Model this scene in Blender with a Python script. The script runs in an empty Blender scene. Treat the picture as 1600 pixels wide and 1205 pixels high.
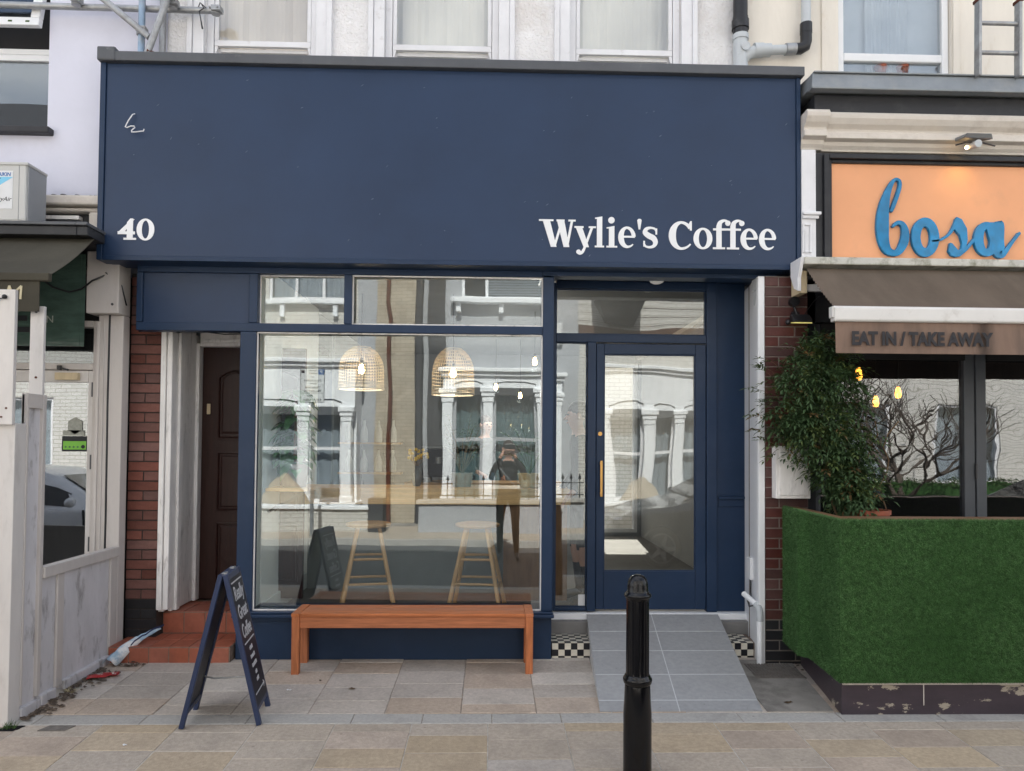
import bpy, bmesh, math, random
from math import sin, cos, pi, radians, tan, sqrt, atan2
from mathutils import Vector, Matrix
random.seed(11)
S = bpy.context.scene
COL = S.collection

# ------------------------------------------------------------------ camera, sky, sun, exposure
CAM_F = 1130.0 / 1600.0 * 36.0
YAW, PITCH, ROLL = radians(1.66), radians(1.55), 0.0075
cd = bpy.data.cameras.new('camera'); cam = bpy.data.objects.new('camera', cd); COL.objects.link(cam)
cd.sensor_width = 36.0; cd.sensor_fit = 'HORIZONTAL'; cd.lens = CAM_F
cd.shift_y = 61.9 / 1600.0
cd.clip_start = 0.02; cd.clip_end = 500
_fw = Vector((sin(YAW)*cos(PITCH), cos(YAW)*cos(PITCH), sin(PITCH)))
_r0 = Vector((cos(YAW), -sin(YAW), 0)); _u0 = _r0.cross(_fw)
_r = _r0*cos(ROLL) + _u0*sin(ROLL); _u = _r.cross(_fw)
_m = Matrix((( _r.x, _u.x, -_fw.x, 0.0), (_r.y, _u.y, -_fw.y, -5.5), (_r.z, _u.z, -_fw.z, 1.66), (0, 0, 0, 1)))
cam.matrix_world = _m
S.camera = cam

SUN_EL, SUN_AZ = radians(49), radians(5)       # behind the shop, a little to the right
w = bpy.data.worlds.new('World'); S.world = w; w.use_nodes = True
wn = w.node_tree; wn.nodes.clear()
sky = wn.nodes.new('ShaderNodeTexSky'); sky.sky_type = 'NISHITA'; sky.sun_disc = False
sky.sun_elevation = SUN_EL; sky.sun_rotation = SUN_AZ; sky.dust_density = 2.5; sky.air_density = 1.0; sky.ozone_density = 1.0
wt = wn.nodes.new('ShaderNodeTexCoord')
wz = wn.nodes.new('ShaderNodeTexNoise'); wz.inputs['Scale'].default_value = 2.2; wz.inputs['Detail'].default_value = 7; wz.inputs['Roughness'].default_value = 0.58
wr = wn.nodes.new('ShaderNodeValToRGB'); wr.color_ramp.elements[0].position = 0.42; wr.color_ramp.elements[1].position = 0.62
wm = wn.nodes.new('ShaderNodeMixRGB'); wm.inputs[2].default_value = (7.5, 7.6, 7.9, 1)
wb = wn.nodes.new('ShaderNodeBackground'); wb.inputs['Strength'].default_value = 0.10
wo = wn.nodes.new('ShaderNodeOutputWorld')
wn.links.new(wt.outputs['Generated'], wz.inputs['Vector']); wn.links.new(wz.outputs['Fac'], wr.inputs[0])
wn.links.new(wr.outputs[0], wm.inputs[0]); wn.links.new(sky.outputs[0], wm.inputs[1])
wn.links.new(wm.outputs[0], wb.inputs['Color']); wn.links.new(wb.outputs[0], wo.inputs['Surface'])

sl = bpy.data.lights.new('sun', 'SUN'); sl.energy = 5.0; sl.angle = radians(0.5); sl.color = (1.0, 0.95, 0.87)
sun = bpy.data.objects.new('sun', sl); COL.objects.link(sun)
_sd = Vector((sin(SUN_AZ)*cos(SUN_EL), cos(SUN_AZ)*cos(SUN_EL), sin(SUN_EL)))
sun.rotation_euler = _sd.to_track_quat('Z', 'Y').to_euler(); sun.location = _sd*40

S.view_settings.view_transform = 'Standard'; S.view_settings.look = 'None'
S.view_settings.gamma = 1.0; S.view_settings.use_curve_mapping = False
S.view_settings.exposure = 1.44
S.render.engine = 'CYCLES'
S.cycles.max_bounces = 10; S.cycles.transparent_max_bounces = 24; S.cycles.glossy_bounces = 5; S.cycles.diffuse_bounces = 5
S.cycles.use_denoising = True
S.cycles.caustics_reflective = False; S.cycles.caustics_refractive = False
S.cycles.sample_clamp_indirect = 6.0

# ------------------------------------------------------------------ materials
MAT = {}
def brickwork(m, w_, h_, mortar, dark=0.8):
    """Brick courses for walls too far off to build brick by brick."""
    t = m.node_tree; n = t.nodes; L = t.links.new; b = n['Principled BSDF']
    src = b.inputs['Base Color'].links[0].from_socket
    tc = n.new('ShaderNodeTexCoord'); sx = n.new('ShaderNodeSeparateXYZ'); cx = n.new('ShaderNodeCombineXYZ')
    L(tc.outputs['Object'], sx.inputs[0]); L(sx.outputs['X'], cx.inputs['X']); L(sx.outputs['Z'], cx.inputs['Y'])
    br = n.new('ShaderNodeTexBrick'); br.inputs['Scale'].default_value = 1.0; br.inputs['Brick Width'].default_value = w_; br.inputs['Row Height'].default_value = h_
    br.inputs['Mortar Size'].default_value = 0.007; br.inputs['Color1'].default_value = (1,1,1,1); br.inputs['Color2'].default_value = (dark,dark,dark,1); br.inputs['Mortar'].default_value = tuple(mortar)+(1,)
    mu = n.new('ShaderNodeMixRGB'); mu.blend_type = 'MULTIPLY'; mu.inputs[0].default_value = 1.0
    L(cx.outputs[0], br.inputs['Vector']); L(src, mu.inputs[1]); L(br.outputs['Color'], mu.inputs[2]); L(mu.outputs[0], b.inputs['Base Color'])
def mat(name, col, rough=0.6, spec=0.4, var=0.12, scale=6.0, bump=0.0, bscale=60.0, metal=0.0, rnd=0.0,
        dirt=None, dscale=3.0, dlo=0.5, dhi=0.7, stretch=(1, 1, 1), detail=6, coat=0.0, voro=0, rvar=0.0, bdist=0.01, spots=None):
    m = bpy.data.materials.new(name); m.use_nodes = True; MAT[name] = m
    t = m.node_tree; n = t.nodes; L = t.links.new
    b = n['Principled BSDF']
    b.inputs['Roughness'].default_value = rough; b.inputs['Metallic'].default_value = metal
    b.inputs['Specular IOR Level'].default_value = spec
    b.inputs['Coat Weight'].default_value = coat; b.inputs['Coat Roughness'].default_value = 0.08
    tc = n.new('ShaderNodeTexCoord'); mp = n.new('ShaderNodeMapping'); mp.inputs['Scale'].default_value = stretch
    oi = n.new('ShaderNodeObjectInfo')
    L(tc.outputs['Object'], mp.inputs['Vector'])
    nz = n.new('ShaderNodeTexNoise'); nz.inputs['Scale'].default_value = scale; nz.inputs['Detail'].default_value = detail
    nz.inputs['Roughness'].default_value = 0.6
    L(mp.outputs[0], nz.inputs['Vector'])
    r = n.new('ShaderNodeValToRGB')
    lo = tuple(max(0, c*(1-var)) for c in col[:3]) + (1,); hi = tuple(min(1, c*(1+var)) for c in col[:3]) + (1,)
    r.color_ramp.elements[0].position = 0.3; r.color_ramp.elements[1].position = 0.7
    r.color_ramp.elements[0].color = lo; r.color_ramp.elements[1].color = hi
    L(nz.outputs['Fac'], r.inputs[0]); out = r.outputs[0]
    if rnd:
        h = n.new('ShaderNodeHueSaturation'); mr = n.new('ShaderNodeMapRange')
        mr.inputs[3].default_value = 1-rnd; mr.inputs[4].default_value = 1+rnd
        L(oi.outputs['Random'], mr.inputs[0]); L(mr.outputs[0], h.inputs['Value']); L(out, h.inputs['Color'])
        mr2 = n.new('ShaderNodeMapRange'); mr2.inputs[3].default_value = 1+rnd*.6; mr2.inputs[4].default_value = 1-rnd*.9
        mm = n.new('ShaderNodeMath'); mm.operation = 'FRACT'; mx = n.new('ShaderNodeMath'); mx.operation = 'MULTIPLY'; mx.inputs[1].default_value = 7.3
        L(oi.outputs['Random'], mx.inputs[0]); L(mx.outputs[0], mm.inputs[0]); L(mm.outputs[0], mr2.inputs[0]); L(mr2.outputs[0], h.inputs['Saturation'])
        out = h.outputs[0]
    if dirt:
        dz = n.new('ShaderNodeTexNoise'); dz.inputs['Scale'].default_value = dscale; dz.inputs['Detail'].default_value = 9; dz.inputs['Roughness'].default_value = 0.68
        L(mp.outputs[0], dz.inputs['Vector'])
        dr = n.new('ShaderNodeMapRange'); dr.inputs[1].default_value = dlo; dr.inputs[2].default_value = dhi
        dr.inputs[4].default_value = dirt[3] if len(dirt) > 3 else 0.8
        L(dz.outputs['Fac'], dr.inputs[0])
        mxr = n.new('ShaderNodeMixRGB'); mxr.inputs[2].default_value = tuple(dirt[:3]) + (1,)
        L(dr.outputs[0], mxr.inputs[0]); L(out, mxr.inputs[1]); out = mxr.outputs[0]
    if spots:                                          # trodden gum and drips
        vz = n.new('ShaderNodeTexVoronoi'); vz.inputs['Scale'].default_value = spots[0]; vz.inputs['Randomness'].default_value = 1.0
        L(tc.outputs['Object'], vz.inputs['Vector'])
        vr = n.new('ShaderNodeMapRange'); vr.inputs[1].default_value = spots[1]; vr.inputs[2].default_value = spots[1]*.55; vr.inputs[4].default_value = spots[2]
        L(vz.outputs['Distance'], vr.inputs[0])
        vm = n.new('ShaderNodeMixRGB'); vm.inputs[2].default_value = tuple(c*.45 for c in col[:3]) + (1,)
        L(vr.outputs[0], vm.inputs[0]); L(out, vm.inputs[1]); out = vm.outputs[0]
    L(out, b.inputs['Base Color'])
    if rvar:
        rr = n.new('ShaderNodeMapRange'); rr.inputs[3].default_value = max(0.02, rough-rvar); rr.inputs[4].default_value = min(1, rough+rvar)
        L(nz.outputs['Fac'], rr.inputs[0]); L(rr.outputs[0], b.inputs['Roughness'])
    if bump:
        if voro:
            bz = n.new('ShaderNodeTexVoronoi'); bz.inputs['Scale'].default_value = bscale; bo = bz.outputs['Distance']
        else:
            bz = n.new('ShaderNodeTexNoise'); bz.inputs['Scale'].default_value = bscale; bz.inputs['Detail'].default_value = 5; bo = bz.outputs['Fac']
        L(mp.outputs[0], bz.inputs['Vector'])
        bp = n.new('ShaderNodeBump'); bp.inputs['Strength'].default_value = bump; bp.inputs['Distance'].default_value = bdist
        L(bo, bp.inputs['Height']); L(bp.outputs[0], b.inputs['Normal'])
    return m

def glass(name, refl=1.0, tint=(0.93, 0.96, 0.95), wob=0.0, wscale=1.5, base=0.045):
    """A clear pane: what is behind shows through, the rest is mirrored, more so at a grazing angle."""
    m = bpy.data.materials.new(name); m.use_nodes = True; MAT[name] = m
    t = m.node_tree; n = t.nodes; L = t.links.new; n.clear()
    tr = n.new('ShaderNodeBsdfTransparent'); tr.inputs[0].default_value = tint + (1,)
    gl = n.new('ShaderNodeBsdfGlossy'); gl.inputs['Roughness'].default_value = 0.0
    gl.inputs[0].default_value = (0.92, 0.97, 1.0, 1)
    ge = n.new('ShaderNodeNewGeometry'); dt = n.new('ShaderNodeVectorMath'); dt.operation = 'DOT_PRODUCT'
    L(ge.outputs['Normal'], dt.inputs[0]); L(ge.outputs['Incoming'], dt.inputs[1])
    def mth(op, a, b=None):
        q = n.new('ShaderNodeMath'); q.operation = op; L(a, q.inputs[0])
        if b is not None: q.inputs[1].default_value = b
        return q
    ab_ = mth('ABSOLUTE', dt.outputs['Value']); iv = mth('MULTIPLY_ADD', ab_.outputs[0], -1.0); iv.inputs[2].default_value = 1.0
    p5 = mth('POWER', iv.outputs[0], 5.0); fr = mth('MULTIPLY_ADD', p5.outputs[0], 0.957); fr.inputs[2].default_value = 0.043
    mu = n.new('ShaderNodeMath'); mu.operation = 'MULTIPLY_ADD'; mu.inputs[1].default_value = refl; mu.inputs[2].default_value = base; mu.use_clamp = True
    mx = n.new('ShaderNodeMixShader'); o = n.new('ShaderNodeOutputMaterial')
    L(fr.outputs[0], mu.inputs[0]); L(mu.outputs[0], mx.inputs[0]); L(tr.outputs[0], mx.inputs[1]); L(gl.outputs[0], mx.inputs[2]); L(mx.outputs[0], o.inputs[0])
    if wob:
        tc = n.new('ShaderNodeTexCoord'); nz = n.new('ShaderNodeTexNoise'); nz.inputs['Scale'].default_value = wscale; nz.inputs['Detail'].default_value = 0.5
        bp = n.new('ShaderNodeBump'); bp.inputs['Strength'].default_value = 1.0; bp.inputs['Distance'].default_value = wob
        L(tc.outputs['Object'], nz.inputs['Vector']); L(nz.outputs['Fac'], bp.inputs['Height']); L(bp.outputs[0], gl.inputs['Normal'])
    return m

def emit(name, col, st):
    m = bpy.data.materials.new(name); m.use_nodes = True; MAT[name] = m
    b = m.node_tree.nodes['Principled BSDF']
    b.inputs['Base Color'].default_value = tuple(col) + (1,); b.inputs['Emission Color'].default_value = tuple(col) + (1,)
    b.inputs['Emission Strength'].default_value = st
    return m

NAVY = (0.0125, 0.031, 0.072)
mat('navy', NAVY, 0.40, 0.30, 0.10, 1.3, 0.05, 14, rvar=0.06, dirt=(0.04, 0.06, 0.11, 0.30), dscale=2.0, dlo=0.5, dhi=0.75)
mat('navy_board', (0.0175, 0.037, 0.084), 0.42, 0.34, 0.13, 1.1, 0.03, 8, rvar=0.05, dirt=(0.12, 0.15, 0.2, 0.4), dscale=40, dlo=0.70, dhi=0.74)
mat('chalk', (0.50, 0.51, 0.53), 0.6, 0.3, 0.2, 30)
mat('scuff_paint', (0.15, 0.18, 0.24), 0.6, 0.3, 0.2, 20)
mat('white_letter', (0.82, 0.83, 0.84), 0.45, 0.4, 0.03, 8)
mat('grey_flashing', (0.085, 0.09, 0.10), 0.45, 0.4, 0.15, 3, 0.05, 20, dirt=(0.2, 0.2, 0.2, 0.5), dscale=14, dlo=0.62, dhi=0.72)
mat('roughcast', (0.80, 0.79, 0.79), 0.85, 0.2, 0.10, 2.2, 0.9, 55, dirt=(0.52, 0.44, 0.36, 0.55), dscale=1.7, dlo=0.55, dhi=0.8, bdist=0.02)
mat('white_paint', (0.74, 0.74, 0.76), 0.5, 0.4, 0.06, 5, 0.12, 30, dirt=(0.35, 0.32, 0.28, 0.6), dscale=7, dlo=0.60, dhi=0.75)
mat('white_clean', (0.84, 0.855, 0.875), 0.45, 0.4, 0.04, 4, 0.04, 20)
mat('old_white', (0.84, 0.82, 0.80), 0.6, 0.35, 0.10, 4, 0.25, 26, dirt=(0.20, 0.18, 0.16, 0.8), dscale=5, dlo=0.55, dhi=0.78, stretch=(3, 3, 0.7))
mat('lilac_wall', (0.66, 0.665, 0.76), 0.75, 0.25, 0.05, 1.5, 0.12, 18, dirt=(0.5, 0.5, 0.58, 0.5), dscale=1.2, dlo=0.5, dhi=0.8)
mat('cream_wall', (0.76, 0.71, 0.63), 0.75, 0.25, 0.07, 2, 0.18, 16, dirt=(0.45, 0.33, 0.2, 0.5), dscale=2.5, dlo=0.62, dhi=0.78, stretch=(2, 2, 0.6))
mat('stone_moulding', (0.66, 0.61, 0.55), 0.7, 0.3, 0.08, 4, 0.25, 24, dirt=(0.36, 0.31, 0.27, 0.7), dscale=4, dlo=0.5, dhi=0.75)
mat('blind', (0.86, 0.79, 0.70), 0.9, 0.1, 0.05, 1.5)
mat('blind_green', (0.80, 0.78, 0.71), 0.9, 0.1, 0.05, 1.5)
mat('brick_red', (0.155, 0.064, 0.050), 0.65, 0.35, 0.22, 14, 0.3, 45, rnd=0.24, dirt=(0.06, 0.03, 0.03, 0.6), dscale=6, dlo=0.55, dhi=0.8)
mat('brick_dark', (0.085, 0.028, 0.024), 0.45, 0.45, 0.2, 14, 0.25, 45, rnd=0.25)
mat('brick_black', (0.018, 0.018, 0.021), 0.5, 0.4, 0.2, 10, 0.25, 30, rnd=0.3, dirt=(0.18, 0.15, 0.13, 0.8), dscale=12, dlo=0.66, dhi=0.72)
mat('mortar', (0.22, 0.19, 0.17), 0.9, 0.2, 0.2, 20, 0.4, 60)
mat('mortar_dark', (0.05, 0.042, 0.038), 0.9, 0.2, 0.2, 20, 0.4, 60)
mat('door_brown', (0.030, 0.0105, 0.008), 0.40, 0.32, 0.3, 5, 0.15, 30, stretch=(8, 8, 0.8), rvar=0.08)
mat('terracotta', (0.36, 0.108, 0.062), 0.5, 0.4, 0.16, 9, 0.15, 40, rnd=0.06, dirt=(0.16, 0.06, 0.04, 0.6), dscale=5, dlo=0.52, dhi=0.75)
mat('grout', (0.2, 0.15, 0.12), 0.9, 0.2, 0.2, 20)
mat('tile_black', (0.012, 0.013, 0.018), 0.35, 0.45, 0.2, 20)
mat('tile_cream', (0.70, 0.66, 0.56), 0.4, 0.45, 0.08, 20)
mat('ramp_stone', (0.318, 0.322, 0.328), 0.6, 0.35, 0.09, 30, 0.16, 150, spots=(9.0,.06,.5), rnd=0.05, dirt=(0.25, 0.25, 0.25, 0.5), dscale=2.6, dlo=0.5, dhi=0.75)
mat('ramp_grout', (0.55, 0.56, 0.57), 0.85, 0.2, 0.1, 20)
mat('slab_grey', (0.47, 0.42, 0.37), 0.8, 0.25, 0.15, 44, 0.35, 110, rnd=0.08, spots=(5.5,.055,.55), dirt=(0.23, 0.205, 0.18, 0.55), dscale=2.2, dlo=0.45, dhi=0.75)
mat('slab_pale', (0.53, 0.485, 0.435), 0.8, 0.25, 0.15, 44, 0.35, 110, rnd=0.08, spots=(5.5,.055,.55), dirt=(0.28, 0.255, 0.225, 0.55), dscale=2.5, dlo=0.45, dhi=0.75)
mat('slab_brown', (0.44, 0.36, 0.29), 0.8, 0.25, 0.15, 44, 0.35, 110, rnd=0.096, spots=(5.5,.055,.55), dirt=(0.22, 0.18, 0.145, 0.55), dscale=2.2, dlo=0.45, dhi=0.75)
mat('slab_gold', (0.435, 0.35, 0.25), 0.8, 0.25, 0.15, 44, 0.35, 140, rnd=0.064, spots=(5.5,.055,.55), dirt=(0.24, 0.19, 0.14, 0.55), dscale=3.5, dlo=0.48, dhi=0.75)
mat('slab_buff', (0.42, 0.36, 0.295), 0.8, 0.25, 0.15, 44, 0.35, 140, rnd=0.064, spots=(5.5,.055,.55), dirt=(0.2, 0.175, 0.145, 0.5), dscale=3.5, dlo=0.48, dhi=0.75)
mat('kerb_stone', (0.40, 0.385, 0.36), 0.75, 0.3, 0.13, 50, 0.2, 120, rnd=0.048, spots=(5.5,.055,.55), dirt=(0.2, 0.19, 0.18, 0.5), dscale=4)
mat('joint', (0.31, 0.275, 0.235), 0.95, 0.15, 0.3, 20, 0.3, 80)
mat('joint_pale', (0.46, 0.43, 0.385), 0.95, 0.15, 0.3, 20, 0.3, 80)
mat('concrete', (0.26, 0.245, 0.225), 0.85, 0.2, 0.15, 5, 0.25, 60, dirt=(0.075, 0.066, 0.06, 0.7), dscale=3, dlo=0.48, dhi=0.68)
mat('asphalt', (0.085, 0.085, 0.086), 0.85, 0.25, 0.2, 8, 0.4, 160)
mat('bench_wood', (0.43, 0.145, 0.058), 0.5, 0.35, 0.30, 7, 0.12, 40, stretch=(0.6, 9, 9), rnd=0.08)
mat('bench_leg_wood', (0.43, 0.145, 0.058), 0.5, 0.35, 0.28, 7, 0.12, 40, stretch=(9, 9, 0.8), rnd=0.06)
mat('black_gloss', (0.004, 0.004, 0.005), 0.15, 0.36, 0.2, 8, 0.06, 9, rvar=0.05, dirt=(0.09, 0.08, 0.07, 0.5), dscale=34, dlo=0.68, dhi=0.73)
mat('black_pipe', (0.014, 0.014, 0.016), 0.4, 0.45, 0.3, 8, 0.1, 20, dirt=(0.08, 0.08, 0.08, 0.5), dscale=8, dlo=0.6, dhi=0.7)
mat('board_navy', (0.022, 0.035, 0.085), 0.42, 0.4, 0.1, 4, rvar=0.08)
mat('board_face', (0.012, 0.014, 0.024), 0.5, 0.35, 0.2, 3, dirt=(0.05, 0.05, 0.055, 0.4), dscale=4)
mat('brass', (0.50, 0.29, 0.10), 0.32, 0.5, 0.1, 8, metal=1.0)
mat('galv', (0.36, 0.37, 0.38), 0.48, 0.5, 0.2, 10, 0.1, 30, metal=0.6, dirt=(0.20, 0.18, 0.16, 0.6), dscale=6, stretch=(1, 1, 1))
mat('galv_blue', (0.28, 0.38, 0.50), 0.5, 0.5, 0.2, 7, 0.1, 30, metal=0.4, dirt=(0.42, 0.42, 0.42, 0.8), dscale=5, dlo=0.45, dhi=0.6)
mat('rust', (0.10, 0.032, 0.018), 0.8, 0.3, 0.3, 20)
mat('pvc_grey', (0.50, 0.53, 0.55), 0.4, 0.45, 0.06, 6, dirt=(0.25, 0.23, 0.2, 0.5), dscale=7, dlo=0.58, dhi=0.75)
mat('upvc', (0.78, 0.79, 0.80), 0.35, 0.45, 0.03, 6)
mat('lead', (0.24, 0.26, 0.275), 0.5, 0.45, 0.15, 4, 0.2, 9, metal=0.25, dirt=(0.36, 0.35, 0.33, 0.5), dscale=3.5)
mat('black_board', (0.019, 0.020, 0.024), 0.5, 0.4, 0.15, 3, 0.08, 12, dirt=(0.06, 0.06, 0.06, 0.4), dscale=5)
mat('orange_board', (0.83, 0.405, 0.215), 0.7, 0.25, 0.05, 2, dirt=(0.62, 0.33, 0.2, 0.5), dscale=3, dlo=0.55, dhi=0.8)
mat('bosa_blue', (0.003, 0.20, 0.43), 0.16, 0.4, 0.25, 9, detail=2)
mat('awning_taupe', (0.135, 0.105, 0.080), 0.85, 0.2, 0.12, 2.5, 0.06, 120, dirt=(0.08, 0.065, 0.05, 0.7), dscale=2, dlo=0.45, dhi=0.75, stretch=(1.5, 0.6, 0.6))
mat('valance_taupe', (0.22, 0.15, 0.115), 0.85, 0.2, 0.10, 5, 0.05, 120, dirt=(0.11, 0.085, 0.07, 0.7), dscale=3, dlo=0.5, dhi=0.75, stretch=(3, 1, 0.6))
mat('valance_text', (0.045, 0.044, 0.048), 0.8, 0.2, 0.1, 5)
mat('awning_olive', (0.055, 0.050, 0.038), 0.85, 0.2, 0.15, 2, 0.08, 80, dirt=(0.11, 0.10, 0.075, 0.55), dscale=2.2, dlo=0.45, dhi=0.75, stretch=(0.8, 0.5, 0.5))
mat('awning_bar', (0.70, 0.685, 0.66), 0.4, 0.45, 0.05, 5, dirt=(0.35, 0.31, 0.26, 0.6), dscale=6, dlo=0.55, dhi=0.8)
mat('mossy_white', (0.55, 0.54, 0.49), 0.6, 0.3, 0.1, 8, 0.2, 30, dirt=(0.16, 0.16, 0.10, 0.8), dscale=9, dlo=0.48, dhi=0.65)
mat('greige', (0.57, 0.53, 0.50), 0.5, 0.4, 0.06, 4, 0.06, 16, dirt=(0.30, 0.27, 0.245, 0.5), dscale=4, dlo=0.5, dhi=0.8, stretch=(2, 2, .6))
mat('greige_pale', (0.64, 0.61, 0.585), 0.5, 0.4, 0.06, 4, 0.06, 16, dirt=(0.34, 0.31, 0.28, 0.5), dscale=5, dlo=0.55, dhi=0.8, stretch=(2, 2, .6))
mat('screen_panel', (0.60, 0.585, 0.60), 0.6, 0.35, 0.10, 3, 0.2, 18, dirt=(0.10, 0.085, 0.07, 0.9), dscale=3.4, dlo=0.53, dhi=0.72, stretch=(2.5, 2.5, 0.8))
mat('green_glass', (0.060, 0.098, 0.080), 0.12, 0.5, 0.25, 6, 0.15, 14, stretch=(1, 1, 3))
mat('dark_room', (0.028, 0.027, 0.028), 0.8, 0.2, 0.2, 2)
mat('ac_case', (0.52, 0.52, 0.505), 0.45, 0.4, 0.04, 4, dirt=(0.38, 0.37, 0.35, 0.4), dscale=4)
mat('ac_grey', (0.30, 0.31, 0.325), 0.5, 0.4, 0.04, 4)
mat('gold_letter', (0.52, 0.46, 0.30), 0.5, 0.4, 0.1, 10)
mat('turf', (0.105, 0.205, 0.078), 0.75, 0.2, 0.45, 30, detail=3, dirt=(0.045, 0.115, 0.036, 0.8), dscale=2.2, dlo=0.42, dhi=0.68)
mat('turf_back', (0.034, 0.085, 0.025), 0.9, 0.1, 0.3, 30)
mat('plinth_plum', (0.055, 0.042, 0.052), 0.4, 0.45, 0.15, 6, 0.15, 20, dirt=(0.40, 0.35, 0.28, 0.95), dscale=3.3, dlo=0.578, dhi=0.592, stretch=(1, 1, 2.2))
mat('leaf', (0.047, 0.086, 0.033), 0.62, 0.3, 0.35, 9, detail=2)
mat('leaf_dry', (0.13, 0.085, 0.035), 0.8, 0.2, 0.3, 9)
mat('leaf_young', (0.080, 0.112, 0.032), 0.62, 0.3, 0.3, 9, detail=2)
mat('leaf_gloss', (0.062, 0.19, 0.05), 0.32, 0.5, 0.45, 8, detail=2)
mat('twig', (0.17, 0.115, 0.070), 0.8, 0.2, 0.2, 20)
mat('twig_dark', (0.085, 0.068, 0.055), 0.8, 0.2, 0.2, 20)
mat('wicker', (0.70, 0.60, 0.46), 0.7, 0.25, 0.12, 20)
mat('stool_wood', (0.52, 0.32, 0.165), 0.5, 0.35, 0.12, 6, stretch=(4, 4, 1))
mat('bar_wood', (0.72, 0.45, 0.21), 0.42, 0.4, 0.18, 5, 0.05, 30, stretch=(0.6, 6, 8))
mat('panel_wood', (0.20, 0.105, 0.055), 0.5, 0.35, 0.2, 5, stretch=(6, 6, 0.6))
mat('room_white', (0.74, 0.775, 0.765), 0.75, 0.2, 0.03, 2)
mat('room_grey', (0.24, 0.255, 0.265), 0.8, 0.2, 0.1, 2)
mat('room_mid', (0.52, 0.53, 0.53), 0.7, 0.2, 0.06, 3)
mat('room_floor', (0.20, 0.195, 0.19), 0.6, 0.3, 0.15, 3)
mat('pot_brown', (0.20, 0.145, 0.105), 0.7, 0.3, 0.1, 9)
mat('pot_grey', (0.34, 0.34, 0.325), 0.6, 0.3, 0.1, 9)
mat('soil', (0.03, 0.02, 0.014), 0.95, 0.1, 0.3, 40)
mat('paper_white', (0.68, 0.69, 0.70), 0.7, 0.3, 0.05, 8)
mat('bag_blue', (0.36, 0.50, 0.62), 0.45, 0.4, 0.3, 6, dirt=(0.72, 0.72, 0.70, 1.0), dscale=5, dlo=0.48, dhi=0.56)
mat('bag_navy', (0.02, 0.035, 0.10), 0.4, 0.4, 0.2, 6)
mat('packet_red', (0.42, 0.020, 0.022), 0.35, 0.5, 0.2, 10, dirt=(0.72, 0.68, 0.62, 1.0), dscale=14, dlo=0.57, dhi=0.60)
mat('dead_leaf', (0.085, 0.055, 0.032), 0.85, 0.2, 0.4, 20, rnd=0.4)
mat('weed', (0.045, 0.085, 0.022), 0.7, 0.3, 0.3, 20)
mat('hole', (0.012, 0.012, 0.013), 0.9, 0.1, 0.1, 5)
mat('steel_dark', (0.085, 0.085, 0.09), 0.5, 0.4, 0.15, 8, metal=0.5)
mat('cover_iron', (0.155, 0.14, 0.125), 0.8, 0.25, 0.25, 25, 0.3, 60)
mat('post_grey', (0.085, 0.092, 0.105), 0.45, 0.4, 0.06, 4)
mat('skin', (0.48, 0.27, 0.20), 0.55, 0.35, 0.06, 10)
mat('hair', (0.030, 0.018, 0.012), 0.6, 0.3, 0.3, 60, stretch=(4, 4, 1))
mat('cloth_black', (0.014, 0.014, 0.016), 0.85, 0.2, 0.2, 12)
mat('cloth_grey', (0.11, 0.115, 0.12), 0.85, 0.2, 0.2, 12)
mat('cloth_denim', (0.17, 0.24, 0.30), 0.85, 0.2, 0.15, 12)
mat('cloth_white', (0.66, 0.66, 0.65), 0.85, 0.2, 0.08, 12)
mat('shoe_white', (0.72, 0.73, 0.74), 0.6, 0.3, 0.05, 12)
mat('phone_black', (0.01, 0.01, 0.011), 0.25, 0.5, 0.1, 5)
mat('tan_brick', (0.50, 0.44, 0.35), 0.85, 0.2, 0.12, 5, 0.3, 40, dirt=(0.33, 0.26, 0.19, 0.6), dscale=3)
mat('white_brick', (0.60, 0.585, 0.55), 0.8, 0.25, 0.06, 4, 0.3, 30, dirt=(0.48, 0.46, 0.42, 0.5), dscale=4)
brickwork(MAT['white_brick'], .225, .077, (.62,.6,.57), .93)
brickwork(MAT['tan_brick'], .225, .077, (.6,.55,.5), .82)
mat('grey_render', (0.40, 0.41, 0.43), 0.9, 0.2, 0.14, 30, 0.7, 70)
mat('dark_render', (0.055, 0.055, 0.06), 0.8, 0.2, 0.1, 6)
mat('brown_band', (0.10, 0.060, 0.045), 0.8, 0.2, 0.15, 6)
mat('pane_dark', (0.035, 0.042, 0.048), 0.08, 0.5, 0.2, 2)
mat('curtain_teal', (0.24, 0.33, 0.32), 0.85, 0.2, 0.12, 4)
mat('curtain_white', (0.62, 0.63, 0.64), 0.85, 0.2, 0.08, 4)
mat('tarp', (0.40, 0.345, 0.27), 0.7, 0.3, 0.1, 5, 0.3, 12)
mat('car_navy', (0.010, 0.014, 0.026), 0.22, 0.5, 0.05, 3, coat=0.8)
mat('car_white', (0.62, 0.63, 0.64), 0.25, 0.5, 0.04, 3, coat=0.6)
mat('tyre', (0.012, 0.012, 0.012), 0.75, 0.3, 0.1, 20)
mat('rim', (0.52, 0.52, 0.53), 0.25, 0.5, 0.05, 10, metal=0.9)
mat('car_glass', (0.012, 0.016, 0.018), 0.06, 0.5, 0.05, 3)
mat('hedge', (0.040, 0.068, 0.018), 0.7, 0.25, 0.5, 20)
mat('sign_white', (0.70, 0.72, 0.72), 0.45, 0.4, 0.02, 5)
mat('sign_blue', (0.03, 0.10, 0.28), 0.45, 0.4, 0.02, 5)
mat('ink', (0.02, 0.022, 0.025), 0.6, 0.3, 0.05, 5)
mat('daikin_blue', (0.02, 0.12, 0.36), 0.4, 0.4, 0.03, 5)
mat('daikin_cyan', (0.19, 0.53, 0.74), 0.4, 0.4, 0.05, 5)
mat('green_sticker', (0.17, 0.47, 0.045), 0.4, 0.4, 0.05, 5)
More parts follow.
